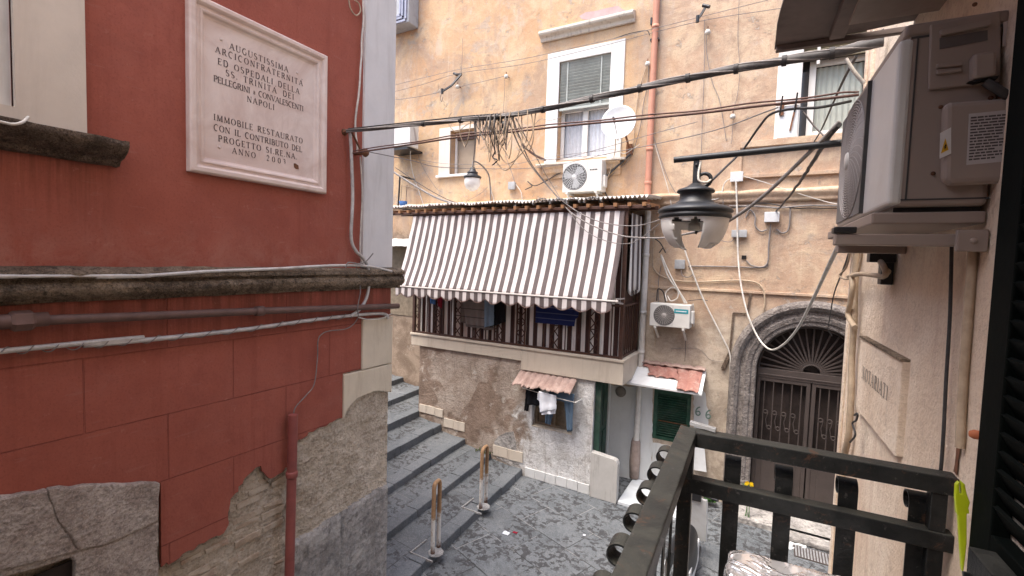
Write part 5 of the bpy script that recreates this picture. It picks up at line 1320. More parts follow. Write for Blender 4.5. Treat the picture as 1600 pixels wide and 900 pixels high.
# ------------------------------------------------------------------ big air conditioner close by
ac = thing('air_conditioner', 'large beige air conditioner seen side-on, mounted above the balcony end', 'air conditioner', (.5, 2.15, 4.2), RB)
AXF, AXB, AYn, AYf, AZb, AZt = .385, .605, 1.762, 2.60, 4.20, 4.728
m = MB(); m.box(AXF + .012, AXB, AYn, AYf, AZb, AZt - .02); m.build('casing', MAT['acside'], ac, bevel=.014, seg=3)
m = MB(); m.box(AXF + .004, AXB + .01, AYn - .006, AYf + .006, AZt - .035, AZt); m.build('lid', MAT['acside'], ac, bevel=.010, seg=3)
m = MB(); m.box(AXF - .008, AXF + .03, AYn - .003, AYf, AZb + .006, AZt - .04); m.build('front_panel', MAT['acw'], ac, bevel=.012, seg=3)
# fan: a square grille plate of many ribs round a hub
fy, fz, fr_ = 2.335, 4.455, .225
m = MB(); gx = AXF - .014
for i in range(1, 20):
    rr = .035 + i * .0103; m.tube([(gx - .010 * math.cos(rr / fr_ * 1.5), fy + rr * math.cos(a), fz + rr * math.sin(a)) for a in [2 * math.pi * k / 48 for k in range(49)]], .0026, 5, False)
for k in range(36):
    a = 2 * math.pi * k / 36
    m.tube([(gx - .010 * math.cos((.03 + .2 * t) / fr_ * 1.5), fy + (.03 + .2 * t) * math.cos(a + t * .55), fz + (.03 + .2 * t) * math.sin(a + t * .55)) for t in [i / 6 for i in range(7)]], .0026, 5, False)
fg = m.build('fan_grille', MAT['grille'], ac)
m = MB(); m.lathe([(0, .012), (.03, .010), (.037, 0), (.037, -.006)], (gx - .008, fy, fz), (-1, 0, 0), 24); m.build('hub', MAT['acw'], fg)
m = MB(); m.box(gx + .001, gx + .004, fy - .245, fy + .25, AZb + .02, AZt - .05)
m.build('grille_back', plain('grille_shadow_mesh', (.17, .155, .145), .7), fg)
m = MB(); m.box(gx - .006, gx + .006, fy - .262, fy - .248, AZb + .015, AZt - .045); m.build('edge_strip', MAT['acdark'], fg)
m = MB(); m.box(AXF + .02, AXB, AYn - .0015, AYn + .01, AZt - .043, AZt - .037); m.box(AXF + .034, AXF + .038, AYn - .0015, AYn + .01, AZb + .02, AZt - .043); m.box(AXF + .02, AXB, AYn - .0015, AYn + .01, AZb + .018, AZb + .022); m.build('seam', MAT['acdark'], ac)
# side face details (facing the viewer)
ysd = AYn - .001
def S(l, y=ysd): return [BY(a, b, y) for a, b in l]
m = MB(); m.prism(S([(1452,40),(1562,18),(1562,130),(1449,142)], AYn - .002), (0, -.008, 0)); hp = m.build('service_cover', MAT['acside'], ac, bevel=.004)
m = MB(); m.prism(S([(1467,49),(1546,33),(1546,42),(1468,58)], AYn - .010), (0, -.012, 0)); m.build('handle', MAT['acside'], hp, bevel=.003); m = MB(); m.prism(S([(1462,101),(1502,98),(1502,104),(1462,108)], AYn - .010), (0, -.008, 0)); m.prism(S([(1462,110),(1502,107),(1502,113),(1462,118)], AYn - .010), (0, -.008, 0)); m.build('lower_grip', MAT['acside'], hp, bevel=.003)
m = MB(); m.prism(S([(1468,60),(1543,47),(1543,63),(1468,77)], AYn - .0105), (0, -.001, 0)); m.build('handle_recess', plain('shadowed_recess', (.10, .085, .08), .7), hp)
m = MB(); m.prism(S([(1514,91),(1549,86),(1549,124),(1512,131),(1512,98)], AYn - .010), (0, -.034, 0)); m.build('cable_cowl', MAT['acside'], hp, bevel=.008)
m = MB(); m.prism(S([(1509,131),(1556,122),(1553,127),(1534,126),(1520,133)], AYn - .02), (0, -.02, 0)); m.build('cowl_mouth', MAT['dark'], hp)
m = MB(); m.prism(S([(1468,168),(1480,164),(1570,158),(1570,288),(1478,292),(1466,286)], AYn - .001), (0, -.036, 0)); vc = m.build('valve_cover', MAT['acside'], ac, bevel=.016, seg=3)
yl = AYn - .0375
m = MB(); m.prism(S([(1514,178),(1572,172),(1572,252),(1510,258)], yl), (0, -.0008, 0)); lb_ = m.build('warning_label', plain('white_paper_label', (.40, .365, .355), .6), vc)
m = MB(); r = random.Random(3)
for i in range(15):
    t = i / 15; x0 = 1517 - 3.5 * t; y0 = 183 + 70 * t
    cur_ = x0
    while cur_ < 1566 - r.uniform(0, 8) * (i % 3):
        L = r.uniform(4, 13); m.prism(S([(cur_, y0 - (cur_ - x0) * .09), (cur_ + L, y0 - (cur_ + L - x0) * .09), (cur_ + L, y0 + 2.4 - (cur_ + L - x0) * .09), (cur_, y0 + 2.4 - (cur_ - x0) * .09)], yl - .001), (0, -.0004, 0)); cur_ += L + 1.6
m.build('small_print', plain('label_print', (.07, .06, .06), .7), lb_)
m = MB(); m.prism(S([(1469,208),(1486,199),(1486,240),(1468,248)], yl), (0, -.0008, 0)); wl = m.build('hazard_label', plain('white_hazard_paper', (.58, .55, .53), .6), vc)
m = MB(); m.prism(S([(1470,240),(1477,216),(1482,234)], yl - .001), (0, -.0006, 0)); m.build('hazard_triangle', plain('yellow_hazard', (.55, .30, .015), .5), wl)
m = MB(); m.prism(S([(1476,234),(1475.5,229),(1478,224),(1479,228),(1477,229.5),(1478.5,229.5)], yl - .002), (0, -.0005, 0)); m.build('hazard_symbol', MAT['dark'], wl)
m = MB(); m.prism(S([(1568,17),(1584,15),(1580,70),(1566,73)], AYn - .001), (0, -.001, 0)); m.build('rating_label', plain('grey_rating_paper', (.50, .45, .43), .6), ac)
m = MB()
for px, py in ((1523, 7), (1470, 167), (1458, 271), (1548, 153)):
    m.lathe([(0, .004), (.005, .003), (.006, 0)], S([(px, py)], AYn - .003)[0], (0, -1, 0), 10)
m.build('screw', MAT['rust'], ac)
m = MB(); m.tube(spline([Vector(S([(1540, 128)], AYn - .03)[0]), Vector(S([(1556, 138)], AYn - .035)[0]), Vector(S([(1575, 150)], AYn - .03)[0]), Vector(S([(1590, 160)], AYn)[0])], 6), .012, 8); m.build('cable', MAT['cable_black'], ac)
# bracket
bk = thing('wall_bracket', 'painted steel brackets and tray carrying the large beige air conditioner', 'bracket', (.45, 2.1, 4.08), RB)
for y, xf in ((1.79, .255), (2.50, .37)):
    m = MB(); m.box(xf, WX, y - .02, y + .02, 4.085, 4.12); m.build('arm', MAT['acside'], bk, bevel=.004)
    m = MB(); m.box(xf - .005, xf + .055, y - .025, y + .025, 4.122, 4.142); m.build('rubber_pad', MAT['black'], bk, bevel=.004)
m = MB(); m.box(WX - .07, WX - .004, 1.745, 1.765, 4.07, 4.13); m.lathe([(0,.006),(.008,.005),(.009,0)], (WX - .035, 1.745, 4.10), (0, -1, 0), 10); m.build('bolt_plate', MAT['acside'], bk, bevel=.003)
m = MB(); m.box(.345, WX - .004, AYn + .01, AYf, 4.15, 4.185); m.build('tray', MAT['acside'], bk, bevel=.005)
m = MB(); m.box(.40, WX - .01, AYn + .03, AYf - .05, 4.186, 4.20); m.build('rubber_strip', MAT['black'], bk)
m = MB(); m.box(WX - .05, WX - .005, 2.62, 2.68, 3.95, 4.10); m.box(WX - .10, WX - .004, 2.60, 2.66, 4.05, 4.10); m.build('wall_plate', MAT['black'], bk, bevel=.004)

# sheet canopy overhead
cs_ = thing('sheet_canopy', 'grimy dark brown sheet canopy with torn edge over the air conditioner', 'canopy', (.4, 2, 5.1), RB)
c = BZ(1210, 78, 5.1)
r = random.Random(8); far = []; n = 14
out_ = [Vector((c.x, c.y, 5.10))] + [Vector((c.x + (WX - c.x) * i / n, c.y - .10 * i / n * (WX - c.x) / .6 + r.uniform(-.004, .004), 5.10)) for i in range(1, n + 1)]
out_ += [Vector((WX, 1.42, 5.10)), Vector((c.x - .005, 1.42, 5.10))]
for k in range(1, 10): out_.append(Vector((c.x + r.uniform(-.006, .012), 1.42 + (c.y - 1.42) * k / 10, 5.10)))
m = MB(); m.prism(out_, (0, 0, .012)); m.build('sheet', MAT['sheet'], cs_)
m = MB(); m.box(c.x + .005, WX, c.y - .05, c.y - .02, 5.073, 5.099); m.box(.30, .36, 1.5, c.y - .1, 5.065, 5.099); m.build('batten', MAT['sheet'], cs_, bevel=.003)
m = MB(); m.obox((.47, 1.92, 5.0), (.14, 0, 0), (0, .40, 0), (0, 0, .006)); m.build('pale_flashing', plain('pale_dusty_flashing', (.34, .28, .24), .7, 0, .2, 5), cs_)

# street lamp on our wall
lm = thing('street_lamp', 'near black street lamp with a broken milky globe on a straight arm', 'street lamp', (WX, 3.1, 4.68), RB)
ta, tb_ = BY(1053, 250, 3.1), BY(1312, 224, 3.1)
m = MB(); m.tube([ta, Vector((WX, 3.1, 4.70 + .01))], .019, 14); m.tube([(WX - .03, 3.1, 4.71), (WX, 3.1, 4.71)], .05, 14); m.build('arm', MAT['lampiron'], lm)
lc = BY(1086, 320, 3.1); zt = BY(1084, 288, 3.1).z; zr0 = BY(1086, 322, 3.1).z; zr1 = BY(1086, 345, 3.1).z; zgb = BY(1086, 391, 3.1).z; zarm = ta.z
cx, cy = lc.x, 3.1
R = .208
m = MB(); m.box(cx - .022, cx + .012, cy - .006, cy + .006, zt - .01, zarm + .0); m.box(cx - .012, cx + .022, cy + .007, cy + .014, zt - .01, zarm - .05); m.lathe([(0, .01), (.008, .008), (.008, 0)], (cx - .004, cy - .006, zarm - .04), (0, -1, 0), 8); m.build('hanger', MAT['lampiron'], lm, bevel=.002)
m = MB(); m.tube([(cx + .045 + .038 * math.cos(a), cy, zt + .025 + .038 * math.sin(a)) for a in [math.radians(-150 + 10 * i) for i in range(34)]], [.009 + .003 * math.sin(i / 33 * 3.14) for i in range(34)], 8); m.build('hook', MAT['lampiron'], lm)
h = zt - zr1
m = MB(); m.lathe([(0, zt + .005), (.03, zt + .004), (.06, zt - .018), (.105, zt - .034), (.112, zt - .046), (.108, zt - .052), (.092, zt - .056), (.094, zt - .10), (.112, zt - .112), (.113, zt - .118), (.13, zt - .124), (.19, zt - .142), (R + .006, zt - .158), (R + .012, zt - .17), (R + .004, zt - .178), (R - .004, zt - .182), (R + .004, zt - .192), (R + .006, zt - .206), (R - .006, zt - .214), (R - .02, zt - .214), (R - .03, zt - .19), (.02, zt - .15)], (cx, cy, 0), (0, 0, 1), 48); m.build('cap', MAT['lampiron'], lm)
zg = zt - .205; D = zg - zgb
m = MB(); NU, NV = 72, 22; vs = []; fs = []
for j in range(NV + 1):
    for i in range(NU):
        a = 2 * math.pi * i / NU; t = j / NV * 1.40
        rr = (R - .012) * math.cos(t * .98) ** .75; vs.append((cx + rr * math.cos(a), cy + rr * math.sin(a), zg - D * math.sin(t) / math.sin(1.4) * 1.0))
for j in range(NV):
    for i in range(NU):
        ad = math.degrees(2 * math.pi * (i + .5) / NU); v = (j + .5) / NV
        # near side is about 270 degrees: a big broken window there, and a bite at the bottom right
        nn = mnoise.noise(Vector((i * .25, j * .3, 2))) * 7
        near = 238 + nn < ad < 290 + nn * .6 and v > .10 + .05 * math.sin(i)
        far = 60 + nn < ad < 118 and v > .22
        bot = (v > .80 and not (225 < ad < 262)) or (v > .62 and (315 < ad or ad < 20))
        if near or far or bot: continue
        i2 = (i + 1) % NU; fs.append((j*NU + i, j*NU + i2, (j+1)*NU + i2, (j+1)*NU + i))
m.add(vs, fs, True); m.build('globe', MAT['globe'], lm, solid=.005)
m = MB(); m.lathe([(0, .0), (.022, 0), (.024, -.05), (.034, -.055), (.034, -.10), (.0, -.10)], (cx, cy + .02, zg + .02), (0, 0, 1), 16); m.build('bulb_holder', MAT['acw'], lm)
m = MB(); m.tube(spline([(cx, cy + .02, zg), (cx + .02, cy + .02, zg - .05), (cx + .01, cy + .02, zg - .1)], 6), .008, 6); m.build('bulb_wire', MAT['black'], lm)
m = MB(); m.tube(spline([(cx + .02, cy, zarm - .02), (cx + .012, cy - .02, zt + .06), (cx + .02, cy - .03, zt + .015), (cx + .06, cy - .02, zt + .005), (cx + .09, cy, zt + .03)], 8), .007, 7); m.build('feed_cable', MAT['cable_white'], lm)

# plastic-wrapped box on the balcony
def wrapbox(x0, x1, y0, y1, z0, z1, r_=.03):
    bm = bmesh.new(); bmesh.ops.create_cube(bm, size=2); bmesh.ops.subdivide_edges(bm, edges=bm.edges, cuts=40, use_grid_fill=True)
    mm = MB(); idx = {v: i for i, v in enumerate(bm.verts)}
    hx, hy, hz = (x1-x0)/2, (y1-y0)/2, (z1-z0)/2; c = Vector(((x0+x1)/2, (y0+y1)/2, (z0+z1)/2)); vs = []
    for v in bm.verts:
        p = Vector((v.co.x*hx, v.co.y*hy, v.co.z*hz))
        q = Vector((max(-hx+r_, min(hx-r_, p.x)), max(-hy+r_, min(hy-r_, p.y)), max(-hz+r_, min(hz-r_, p.z))))
        d = p - q; p = q + d.normalized() * r_ if d.length > 1e-6 else q
        n1 = mnoise.noise(p * 9 + Vector((3, 1, 0))); n2 = abs(mnoise.noise(p * 15 + Vector((p.y * 12, 2, 7)))); n3 = abs(mnoise.noise(p * 34))
        p += (d.normalized() if d.length else Vector((0,0,1))) * (.010 * n1 - .012 * n2 - .002 * n3)
        vs.append(c + p)
    mm.add(vs, [[idx[v] for v in f.verts] for f in bm.faces], True); bm.free(); return mm
wb = thing('wrapped_box', 'box wrapped in crumpled shiny clear plastic behind the railing', 'box', (.2, 1.5, 2.4), RB)
wrapbox(.0, .47, 1.22, 1.79, 2.40, 3.03).build('wrapping', MAT['wrap'], wb)

# cables and pipes on the cream wall
def onwall(pts, d=.015): return [BX(a, b, WX - d) for a, b in pts]
def bcable(pts, r_, mat, label, d=.02, **k): return cable('cable', onwall(pts, d), r_, mat, label, fr=RB, **k)
bcable([(1487,385),(1486,430),(1484,500),(1478,600),(1474,680),(1468,750),(1452,840),(1454,900)], .005, 'cable_black', 'thin black cable running down the middle of the cream wall')
bcable([(1521,385),(1516,450),(1511,520),(1505,600),(1500,700)], .012, 'cable_tan', 'rust-stained pipe running down the cream wall near the dark shutter', .012)
bcable([(1340,375),(1336,450),(1335,500),(1331,560),(1330,620),(1326,680),(1318,720),(1314,790),(1312,860)], .017, 'cable_tan', 'thick tan cable down the corner edge of the cream wall', .03)
bcable([(1350,376),(1341,425),(1330,434),(1320,436),(1312,430),(1322,418),(1328,395),(1326,376)], .006, 'cable_tan', 'tan loop of wire under the air conditioner bracket', .05)
bcable([(1326,432),(1345,428),(1365,430),(1380,432),(1384,425),(1378,412),(1368,401)], .012, 'cable_tan', 'tan hose bending out of the wall below the air conditioner', .06)
bcable([(1386,395),(1381,410),(1386,420),(1390,424),(1386,430)], .006, 'cable_tan', 'coiled earth wire beside the tan hose', .03)
bcable([(1331,433),(1332,450),(1328,475),(1325,490),(1328,500),(1336,512)], .014, 'cable_tan', 'short thick hose hanging beside the arch at the wall corner', .06)
bcable([(1335,650),(1340,648),(1338,658),(1332,662),(1336,680),(1328,690)], .005, 'cable_black', 'black wire knot at the foot of the stone tablet', .05, jit=.01)

# ================================================================== fixtures on the ochre building
def aircon(name, label, x0, x1, y0, dep, z0, z1, fanx, badge, bladed):
    t = thing(name, label, 'air conditioner', ((x0 + x1) / 2, y0, z0))
    m = MB(); m.box(x0, x1, y0, y0 + dep, z0, z1); cs = m.build('casing', MAT['acw'], t, bevel=.012)
    h = z1 - z0; R = h * .41; c = Vector((fanx, y0 - .001, (z0 + z1) / 2))
    m = MB(); m.lathe([(0, .002), (R, .002), (R + .008, .006), (R + .014, 0)], c, (0, -1, 0), 36); fg = m.build('fan_opening', MAT['acdark'], t)
    m = MB()
    for k in range(1, 9): 
        rr = R * k / 8; m.tube([c + Vector((rr * math.cos(a), -.010, rr * math.sin(a))) for a in [2 * math.pi * i / 32 for i in range(33)]], .0028, 5, False)
    for k in range(24):
        a = 2 * math.pi * k / 24; m.tube([c + Vector((rr * math.cos(a + rr), -.012, rr * math.sin(a + rr))) for rr in (.03, R * .4, R * .7, R)], .0028, 5, False)
    m.lathe([(0, .016), (.035, .014), (.045, .004)], c, (0, -1, 0), 18)
    m.build('guard', MAT['grille'] if not bladed else MAT['lgrey'], fg)
    if bladed:
        m = MB()
        for k in range(3):
            a0 = 2 * math.pi * k / 3 + .5
            m.prism([c + Vector((rr * math.cos(a0 + da), -.004, rr * math.sin(a0 + da))) for rr, da in ((.04, 0), (R * .9, -.15), (R * .95, .35), (R * .8, .75), (.05, .9))], (0, -.003, 0))
        m.build('blade', MAT['grey'], fg)
    if badge:
        m = MB(); m.box(x1 - .26, x1 - .03, y0 - .004, y0, z1 - .15, z1 - .075); b_ = m.build('badge', MAT['teal'], t)
        m = MB(); m.box(x1 - .235, x1 - .06, y0 - .0055, y0 - .0042, z1 - .120, z1 - .105); m.build('badge_stripe', MAT['plasticwhite'], b_)
    else:
        m = MB()
        for k in range(5): m.box(x1 - .23 + k * .03, x1 - .21 + k * .03, y0 - .003, y0 - .0005, z1 - .19, z1 - .165)
        m.build('badge', MAT['dark'], t)
    m = MB(); m.box(x1 + .0, x1 + .05, y0 + .05, y0 + .2, z0 + .08, z0 + .30); m.build('valve_cover', MAT['acw'], t, bevel=.015)
    m = MB(); xm = x1 - .285; m.box(xm - .003, xm + .003, y0 - .002, y0 + .002, z0 + .02, z1 - .02); m.build('panel_joint', MAT['grille'], t)
    m = MB()
    for x in (x0 + .1, x1 - .1):
        m.box(x - .018, x + .018, y0 - .02, YF - .01, z0 - .035, z0 - .002); m.bar((x, y0 + .03, z0 - .035), (x, YF - .02, z0 - .24), .03, .03, (1, 0, 0))
    m.build('bracket', MAT['acw'], t)
    return t
a, b = PY(880, 252, YF - .34), PY(942, 296, YF - .34)
aircon('air_conditioner', 'white air conditioner under the satellite dish and window sill', a.x, a.x + .78, YF - .34, .28, b.z - .02, a.z - .02, a.x + .24, False, True)
a, b = PY(1016, 473, YF - .36), PY(1077, 516, YF - .36)
aircon('air_conditioner', 'white air conditioner with teal badge above the terracotta tile canopy', a.x, b.x, YF - .36, .28, b.z + .02, a.z, a.x + .245, True, False)
# one glimpsed past the corner strip
t = thing('air_conditioner', 'air conditioner half hidden behind the white corner strip', 'air conditioner', (-8.3, YF, 6.3))
a, b = PY(641, 190, YF - .5), PY(641, 228, YF - .5)
m = MB(); m.box(a.x - .85, a.x, YF - .5, YF - .2, b.z, a.z); m.build('casing', MAT['acw'], t, bevel=.015)
m = MB(); m.prism([(a.x + .003, YF - .40, a.z - .1), (a.x + .003, YF - .34, a.z - .1), (a.x + .003, YF - .25, b.z + .12), (a.x + .003, YF - .31, b.z + .12)], (.003, 0, 0)); m.build('side_grip', MAT['grille'], t)
m = MB(); m.box(a.x - .8, a.x - .05, YF - .52, YF, b.z - .06, b.z - .02); m.build('bracket', MAT['black'], t)
# grey framed box high at the corner strip
t = thing('wall_cabinet', 'grey blue metal framed cabinet at the top beside the white corner strip', 'cabinet', (-8.4, YF, 8.6))
a = PY(638, 34, YF - .35)
m = MB(); m.box(a.x - .9, a.x, YF - .35, YF, a.z, a.z + 1.4); m.build('body', MAT['grey'], t, bevel=.02)
m = MB()
for k, (i, d) in enumerate(((.03, .02), (.12, .03), (.2, .02))): m.box(a.x - .9 + i, a.x - i - .04, YF - .35 - .02 - d, YF - .35 - .001, a.z + i * .6 + .02 * k, a.z + i * .6 + .05 + .02 * k); m.box(a.x - i - .06, a.x - i - .01, YF - .35 - .02 - d, YF - .35 - .001, a.z + i * .6 + .055 + .02 * k, a.z + 1.4)
m.build('frame', plain('blue_grey_frame', (.28, .29, .36), .4), t, bevel=.004)

# downpipes
t = thing('downpipe', 'terracotta coloured drainpipe running down the ochre wall', 'drainpipe', (-2.08, YF, 5.2))
x = PY(1019, 150, YF - .08).x
m = MB(); m.tube([(x, YF - .08, 12), (x, YF - .08, 5.10)], .055, 14); m.build('tube', MAT['terrapipe'], t)
m = MB()
for z in (8.25, 6.1, 5.5): m.lathe([(0, -.03), (.062, -.03), (.064, .03), (0, .03)], (x, YF - .08, z), (0, 0, 1), 14)
m.build('collar', MAT['terrapipe'], t)
m = MB(); m.box(x - .08, x + .07, YF - .10, YF, 8.02, 8.05); m.box(x - .09, x - .06, YF - .1, YF, 8.3, 8.42); m.build('clamp', MAT['black'], t)
t = thing('downpipe', 'white plastic drainpipe descending beside the terrace corner', 'drainpipe', (-2.0, YF, 0))
m = MB(); m.tube([(-2.05, YF - .07, 5.0), (-2.05, YF - .07, 2.3), (-2.07, YF - .07, .75)], .055, 14); m.build('tube', MAT['whitepipe'], t)
m = MB()
for z in (2.42, 3.15, 4.2): m.lathe([(0, -.03), (.063, -.03), (.064, .03), (0, .03)], (-2.05, YF - .07, z), (0, 0, 1), 14)
m.build('collar', MAT['whitepipe'], t)
m = MB(); m.lathe([(0, .02), (.085, .02), (.10, .35), (.085, .7), (.06, .78), (0, .78)], (-2.08, YF - .05, 0), (0, 0, 1), 12); m.build('cement_foot', plain('pinkish_cement', (.36, .28, .24), .9, 0, .25, 9, .5, dirt=(.2,.16,.15)), t)

# satellite dish
t = thing('satellite_dish', 'white satellite dish fixed to the right of the shuttered window', 'satellite dish', (-2.6, YF, 6.6))
c = PY(967, 193, YF - .42); axd = Vector((.10, -1, .12)).normalized()
R = .30; m = MB(); m.lathe([(R * i / 10, .07 * (i / 10) ** 2) for i in range(11)] + [(R + .008, .066), (R, .055)] + [(R * i / 10, .07 * (i / 10) ** 2 - .008) for i in range(9, -1, -1)], c, axd, 40); m.build('reflector', MAT['plasticwhite'], t)
m = MB(); lo = c + Vector((0, 0, -.30)); tip = c + axd * .34 + Vector((-.02, 0, -.06)); m.tube([lo, tip], .010, 8); m.build('feed_arm', MAT['grille'], t)
m = MB(); m.tube([tip - axd * .02, tip + axd * .06], .022, 10); m.build('receiver', MAT['black'], t)
m = MB(); m.tube(spline([c - axd * .02, c + Vector((.05, .2, -.1)), Vector((c.x + .1, YF - .03, c.z - .38))], 6), .02, 8); m.box(c.x + .04, c.x + .16, YF - .04, YF, c.z - .48, c.z - .28); m.build('mount', MAT['rust'], t)

# far street lamp
t = thing('street_lamp', 'far round globe street lamp on a curved bracket over the terrace', 'street lamp', (-5.1, YF, 5.2), group='street lamps')
lm['group'] = 'street lamps'
yl_ = YF - .75; g_ = PY(738, 283, yl_)
m = MB(); m.lathe([(.0, -.19), (.06, -.185), (.12, -.15), (.158, -.08), (.165, 0), (.15, .06)], g_, (0, 0, 1), 28); m.lathe([(0, -.2), (.05, -.198), (.055, -.18), (0, -.175)], g_, (0, 0, 1), 14); m.build('globe', MAT['globe'], t)
m = MB(); m.lathe([(.15, .05), (.18, .06), (.182, .09), (.165, .10), (.12, .12), (.10, .15), (.115, .165), (.11, .18), (.07, .20), (.05, .27), (.03, .28), (0, .28)], g_, (0, 0, 1), 24); m.build('cap', MAT['lampiron'], t)
e_ = PY(767, 318, YF - .03); top_ = g_ + Vector((0, 0, .36))
m = MB(); m.tube(spline([g_ + Vector((0, 0, .24)), g_ + Vector((0, 0, .34)), PY(741, 252, YF - .7), PY(752, 258, YF - .5), PY(763, 272, YF - .25), PY(766, 292, YF - .08), PY(767, 318, YF - .03)], 8), .016, 8); m.build('bracket', MAT['cable_grey'], t)

# junction boxes
def jbox(px, py, w_, h_, d_, mat, label, wires=()):
    c = PY(px, py, YF - d_); t_ = thing('junction_box', label, 'junction box', (c.x, YF, c.z), group='junction boxes on the ochre wall')
    m = MB(); m.box(c.x - w_/2, c.x + w_/2, YF - d_, YF, c.z - h_/2, c.z + h_/2); m.build('box', MAT[mat], t_, bevel=.008)
    m = MB(); m.box(c.x - w_/2 - .006, c.x + w_/2 + .006, YF - d_ - .008, YF - d_ + .012, c.z - h_/2 - .006, c.z + h_/2 + .006); m.build('lid', MAT[mat], t_, bevel=.006)
    return c
jbox(1151, 276, .18, .15, .08, 'lgrey', 'pale grey junction box with a white cable hanging straight down')
jbox(1206, 339, .20, .15, .10, 'lgrey', 'pale junction box with a bunch of grey conduits below it')
jbox(1155, 365, .22, .11, .07, 'grey', 'oval grey junction box beneath the highest pale box')
jbox(1062, 413, .16, .15, .06, 'grey', 'blue grey junction box behind the broken lamp globe')
jbox(799, 290, .15, .15, .07, 'grey', 'small grey box between the far lamp and the fan unit')
jbox(942, 268, .10, .10, .06, 'black', 'small black box at the right side of the fan unit')
# dark hole, spouts, hooks
m = MB(); c = PY(1162, 402, YF - .002); m.box(c.x - .03, c.x + .04, YF - .02, YF + .0, c.z - .03, c.z + .03); tag(m.build('wall_niche', MAT['dark']), 'small dark square recess below the oval junction box', 'niche')
t = thing('rusty_bracket', 'rusty iron stub and streak on the wall left of the arch', 'bracket', (-.7, YF, 2.6))
a, b, c = PY(1146, 489, YF - .02), PY(1140, 553, YF - .02), PY(1129, 576, YF - .03)
m = MB(); m.bar(a, b, .03, .02); m.bar(a, a + Vector((.2, 0, .005)), .02, .02, (0, 1, 0)); m.bar(b + Vector((0, 0, .01)), c, .055, .04); a2, b2 = PY(1168, 487, YF - .02), PY(1173, 456, YF - .02); m.bar(a2, b2, .035, .02); m.build('iron_strip', MAT['sill'], t)
# insulators
def insul(px, py, label, d=.12):
    c = PY(px, py, YF - d); t_ = thing('insulator', label, 'insulator', (c.x, YF, c.z), group='insulators and hooks on the ochre wall')
    m = MB(); m.tube([(c.x, YF, c.z), c], .012, 6); m.tube([c, c + Vector((0, 0, .07))], .009, 6); m.build('hook', MAT['rust'], t_)
    m = MB(); m.lathe([(0, .04), (.03, .035), (.045, 0), (.04, -.03), (.02, -.04), (0, -.04)], c + Vector((0, 0, -.02)), (0, 0, 1), 14); m.build('knob', MAT['cable_white'], t_)
    return c
insul(715, 134, 'white knob under the wire bracket high at the left'); insul(791, 118, 'small knob right of the wire bracket in the upper left'); insul(1106, 48, 'white knob hanging beneath the black bracket at the top'); insul(1012, 98, 'black hook beside the terracotta drainpipe'); insul(1145, 180, 'faint hook on the wall right of the terracotta drainpipe', .08)
def bracketth(pts, label):
    m = MB(); q = [PY(a, b, YF - c) for a, b, c in pts]
    for a, b in zip(q[:-1], q[1:]): m.bar(a, b, .035, .03)
    m.tube([q[0] + Vector((-.05, 0, .03)), q[0] + Vector((.06, -.02, -.03))], .03, 8); m.tube([q[-1] + Vector((.0, 0, .06)), q[-1] + Vector((.0, -.0, -.05))], .028, 8)
    tag(m.build('wire_bracket', MAT['black']), label, 'bracket', 'insulators and hooks on the ochre wall')
bracketth([(1103, 10, .12), (1096, 22, .14), (1090, 30, .16)], 'black wire bracket high right of the terracotta drainpipe')
bracketth([(712, 116, .05), (721, 116, .2), (705, 134, .3), (691, 143, .35)], 'slanting black wire bracket in the upper left')
# blue pot hook and post past the corner strip
m = MB(); c = PY(630, 320, YF - .5); m.lathe([(0, -.09), (.06, -.085), (.085, .02), (.095, .08), (.085, .08), (.07, -.06), (0, -.07)], c, (0, 0, 1), 16); o = m.build('hanging_pot', MAT['bluecloth']); tag(o, 'small blue pot hanging beside the white corner strip', 'pot')
m = MB(); q1, q2 = PY(629, 292, YF - .5), PY(636, 292, YF - .5); m.tube([c + Vector((-.08, 0, .07)), q1 + Vector((-.02, 0, .05))], .006, 5); m.tube([c + Vector((.08, 0, .07)), q2 + Vector((.0, 0, .05))], .006, 5); m.build('hanger', MAT['black'], o)
m = MB(); a, b = PY(625, 275, YF - .5), PY(622, 325, YF - .5); m.tube([a, b], .02, 8); m.tube([a, (a.x, YF, a.z)], .02, 8); m.tube([b, (b.x, YF, b.z)], .02, 8); tag(m.build('iron_post', MAT['black']), 'black iron post standing off the wall beside the blue pot', 'post')
m = MB(); m.grid(lambda u, v: (-8.6 + 1.75 * u, YF - .55 + .5 * v, 4.28 + .2 * v + .02 * mnoise.noise(Vector((u * 14, v, 1)))), 40, 4); tag(m.build('torn_tarpaulin', MAT['roofsheet'], solid=.006), 'torn pale sheet over the passage behind the awning', 'tarpaulin')
m = MB(); m.box(-8.6, -6.8, YF - .02, YF + .01, 2.6, 4.3); tag(m.build('passage_door', MAT['wood']), 'brown boarded door behind the awning at the corner strip', 'door')

# ------------------------------------------------------------------ cables strung over the alley
P1a, P1b = Vector((XR + .12, 3.20, 5.21)), b2w((WX - .02, 3.06, 5.20))
P2a, P2b = Vector((XR + .12, 3.28, 5.02)), b2w((WX - .02, 3.30, 4.93))
nrm1 = (P1b - P1a).cross(Vector((0, 0, 1))).normalized()
def onspan(px, py, off=0):
    """point on the upright plane of the main span"""
    r_ = ray(px, py); t_ = (P1a - CAM).dot(nrm1) / r_.dot(nrm1); p = CAM + r_ * t_
    return p - nrm1 * off
main_pts = [P1a] + [onspan(a, b) for a, b in ((640,196),(720,188),(800,180),(900,160),(1000,138),(1100,117),(1200,99),(1300,83))] + [P1b]
sp1 = spline(main_pts, 8)
mc = cable('cable', sp1, [.011 + .015 * i / len(sp1) for i in range(len(sp1))], 'bundle', 'thickest black cable bundle crossing the whole alley', n=10)
m = MB()
L1 = spline(main_pts, 12)
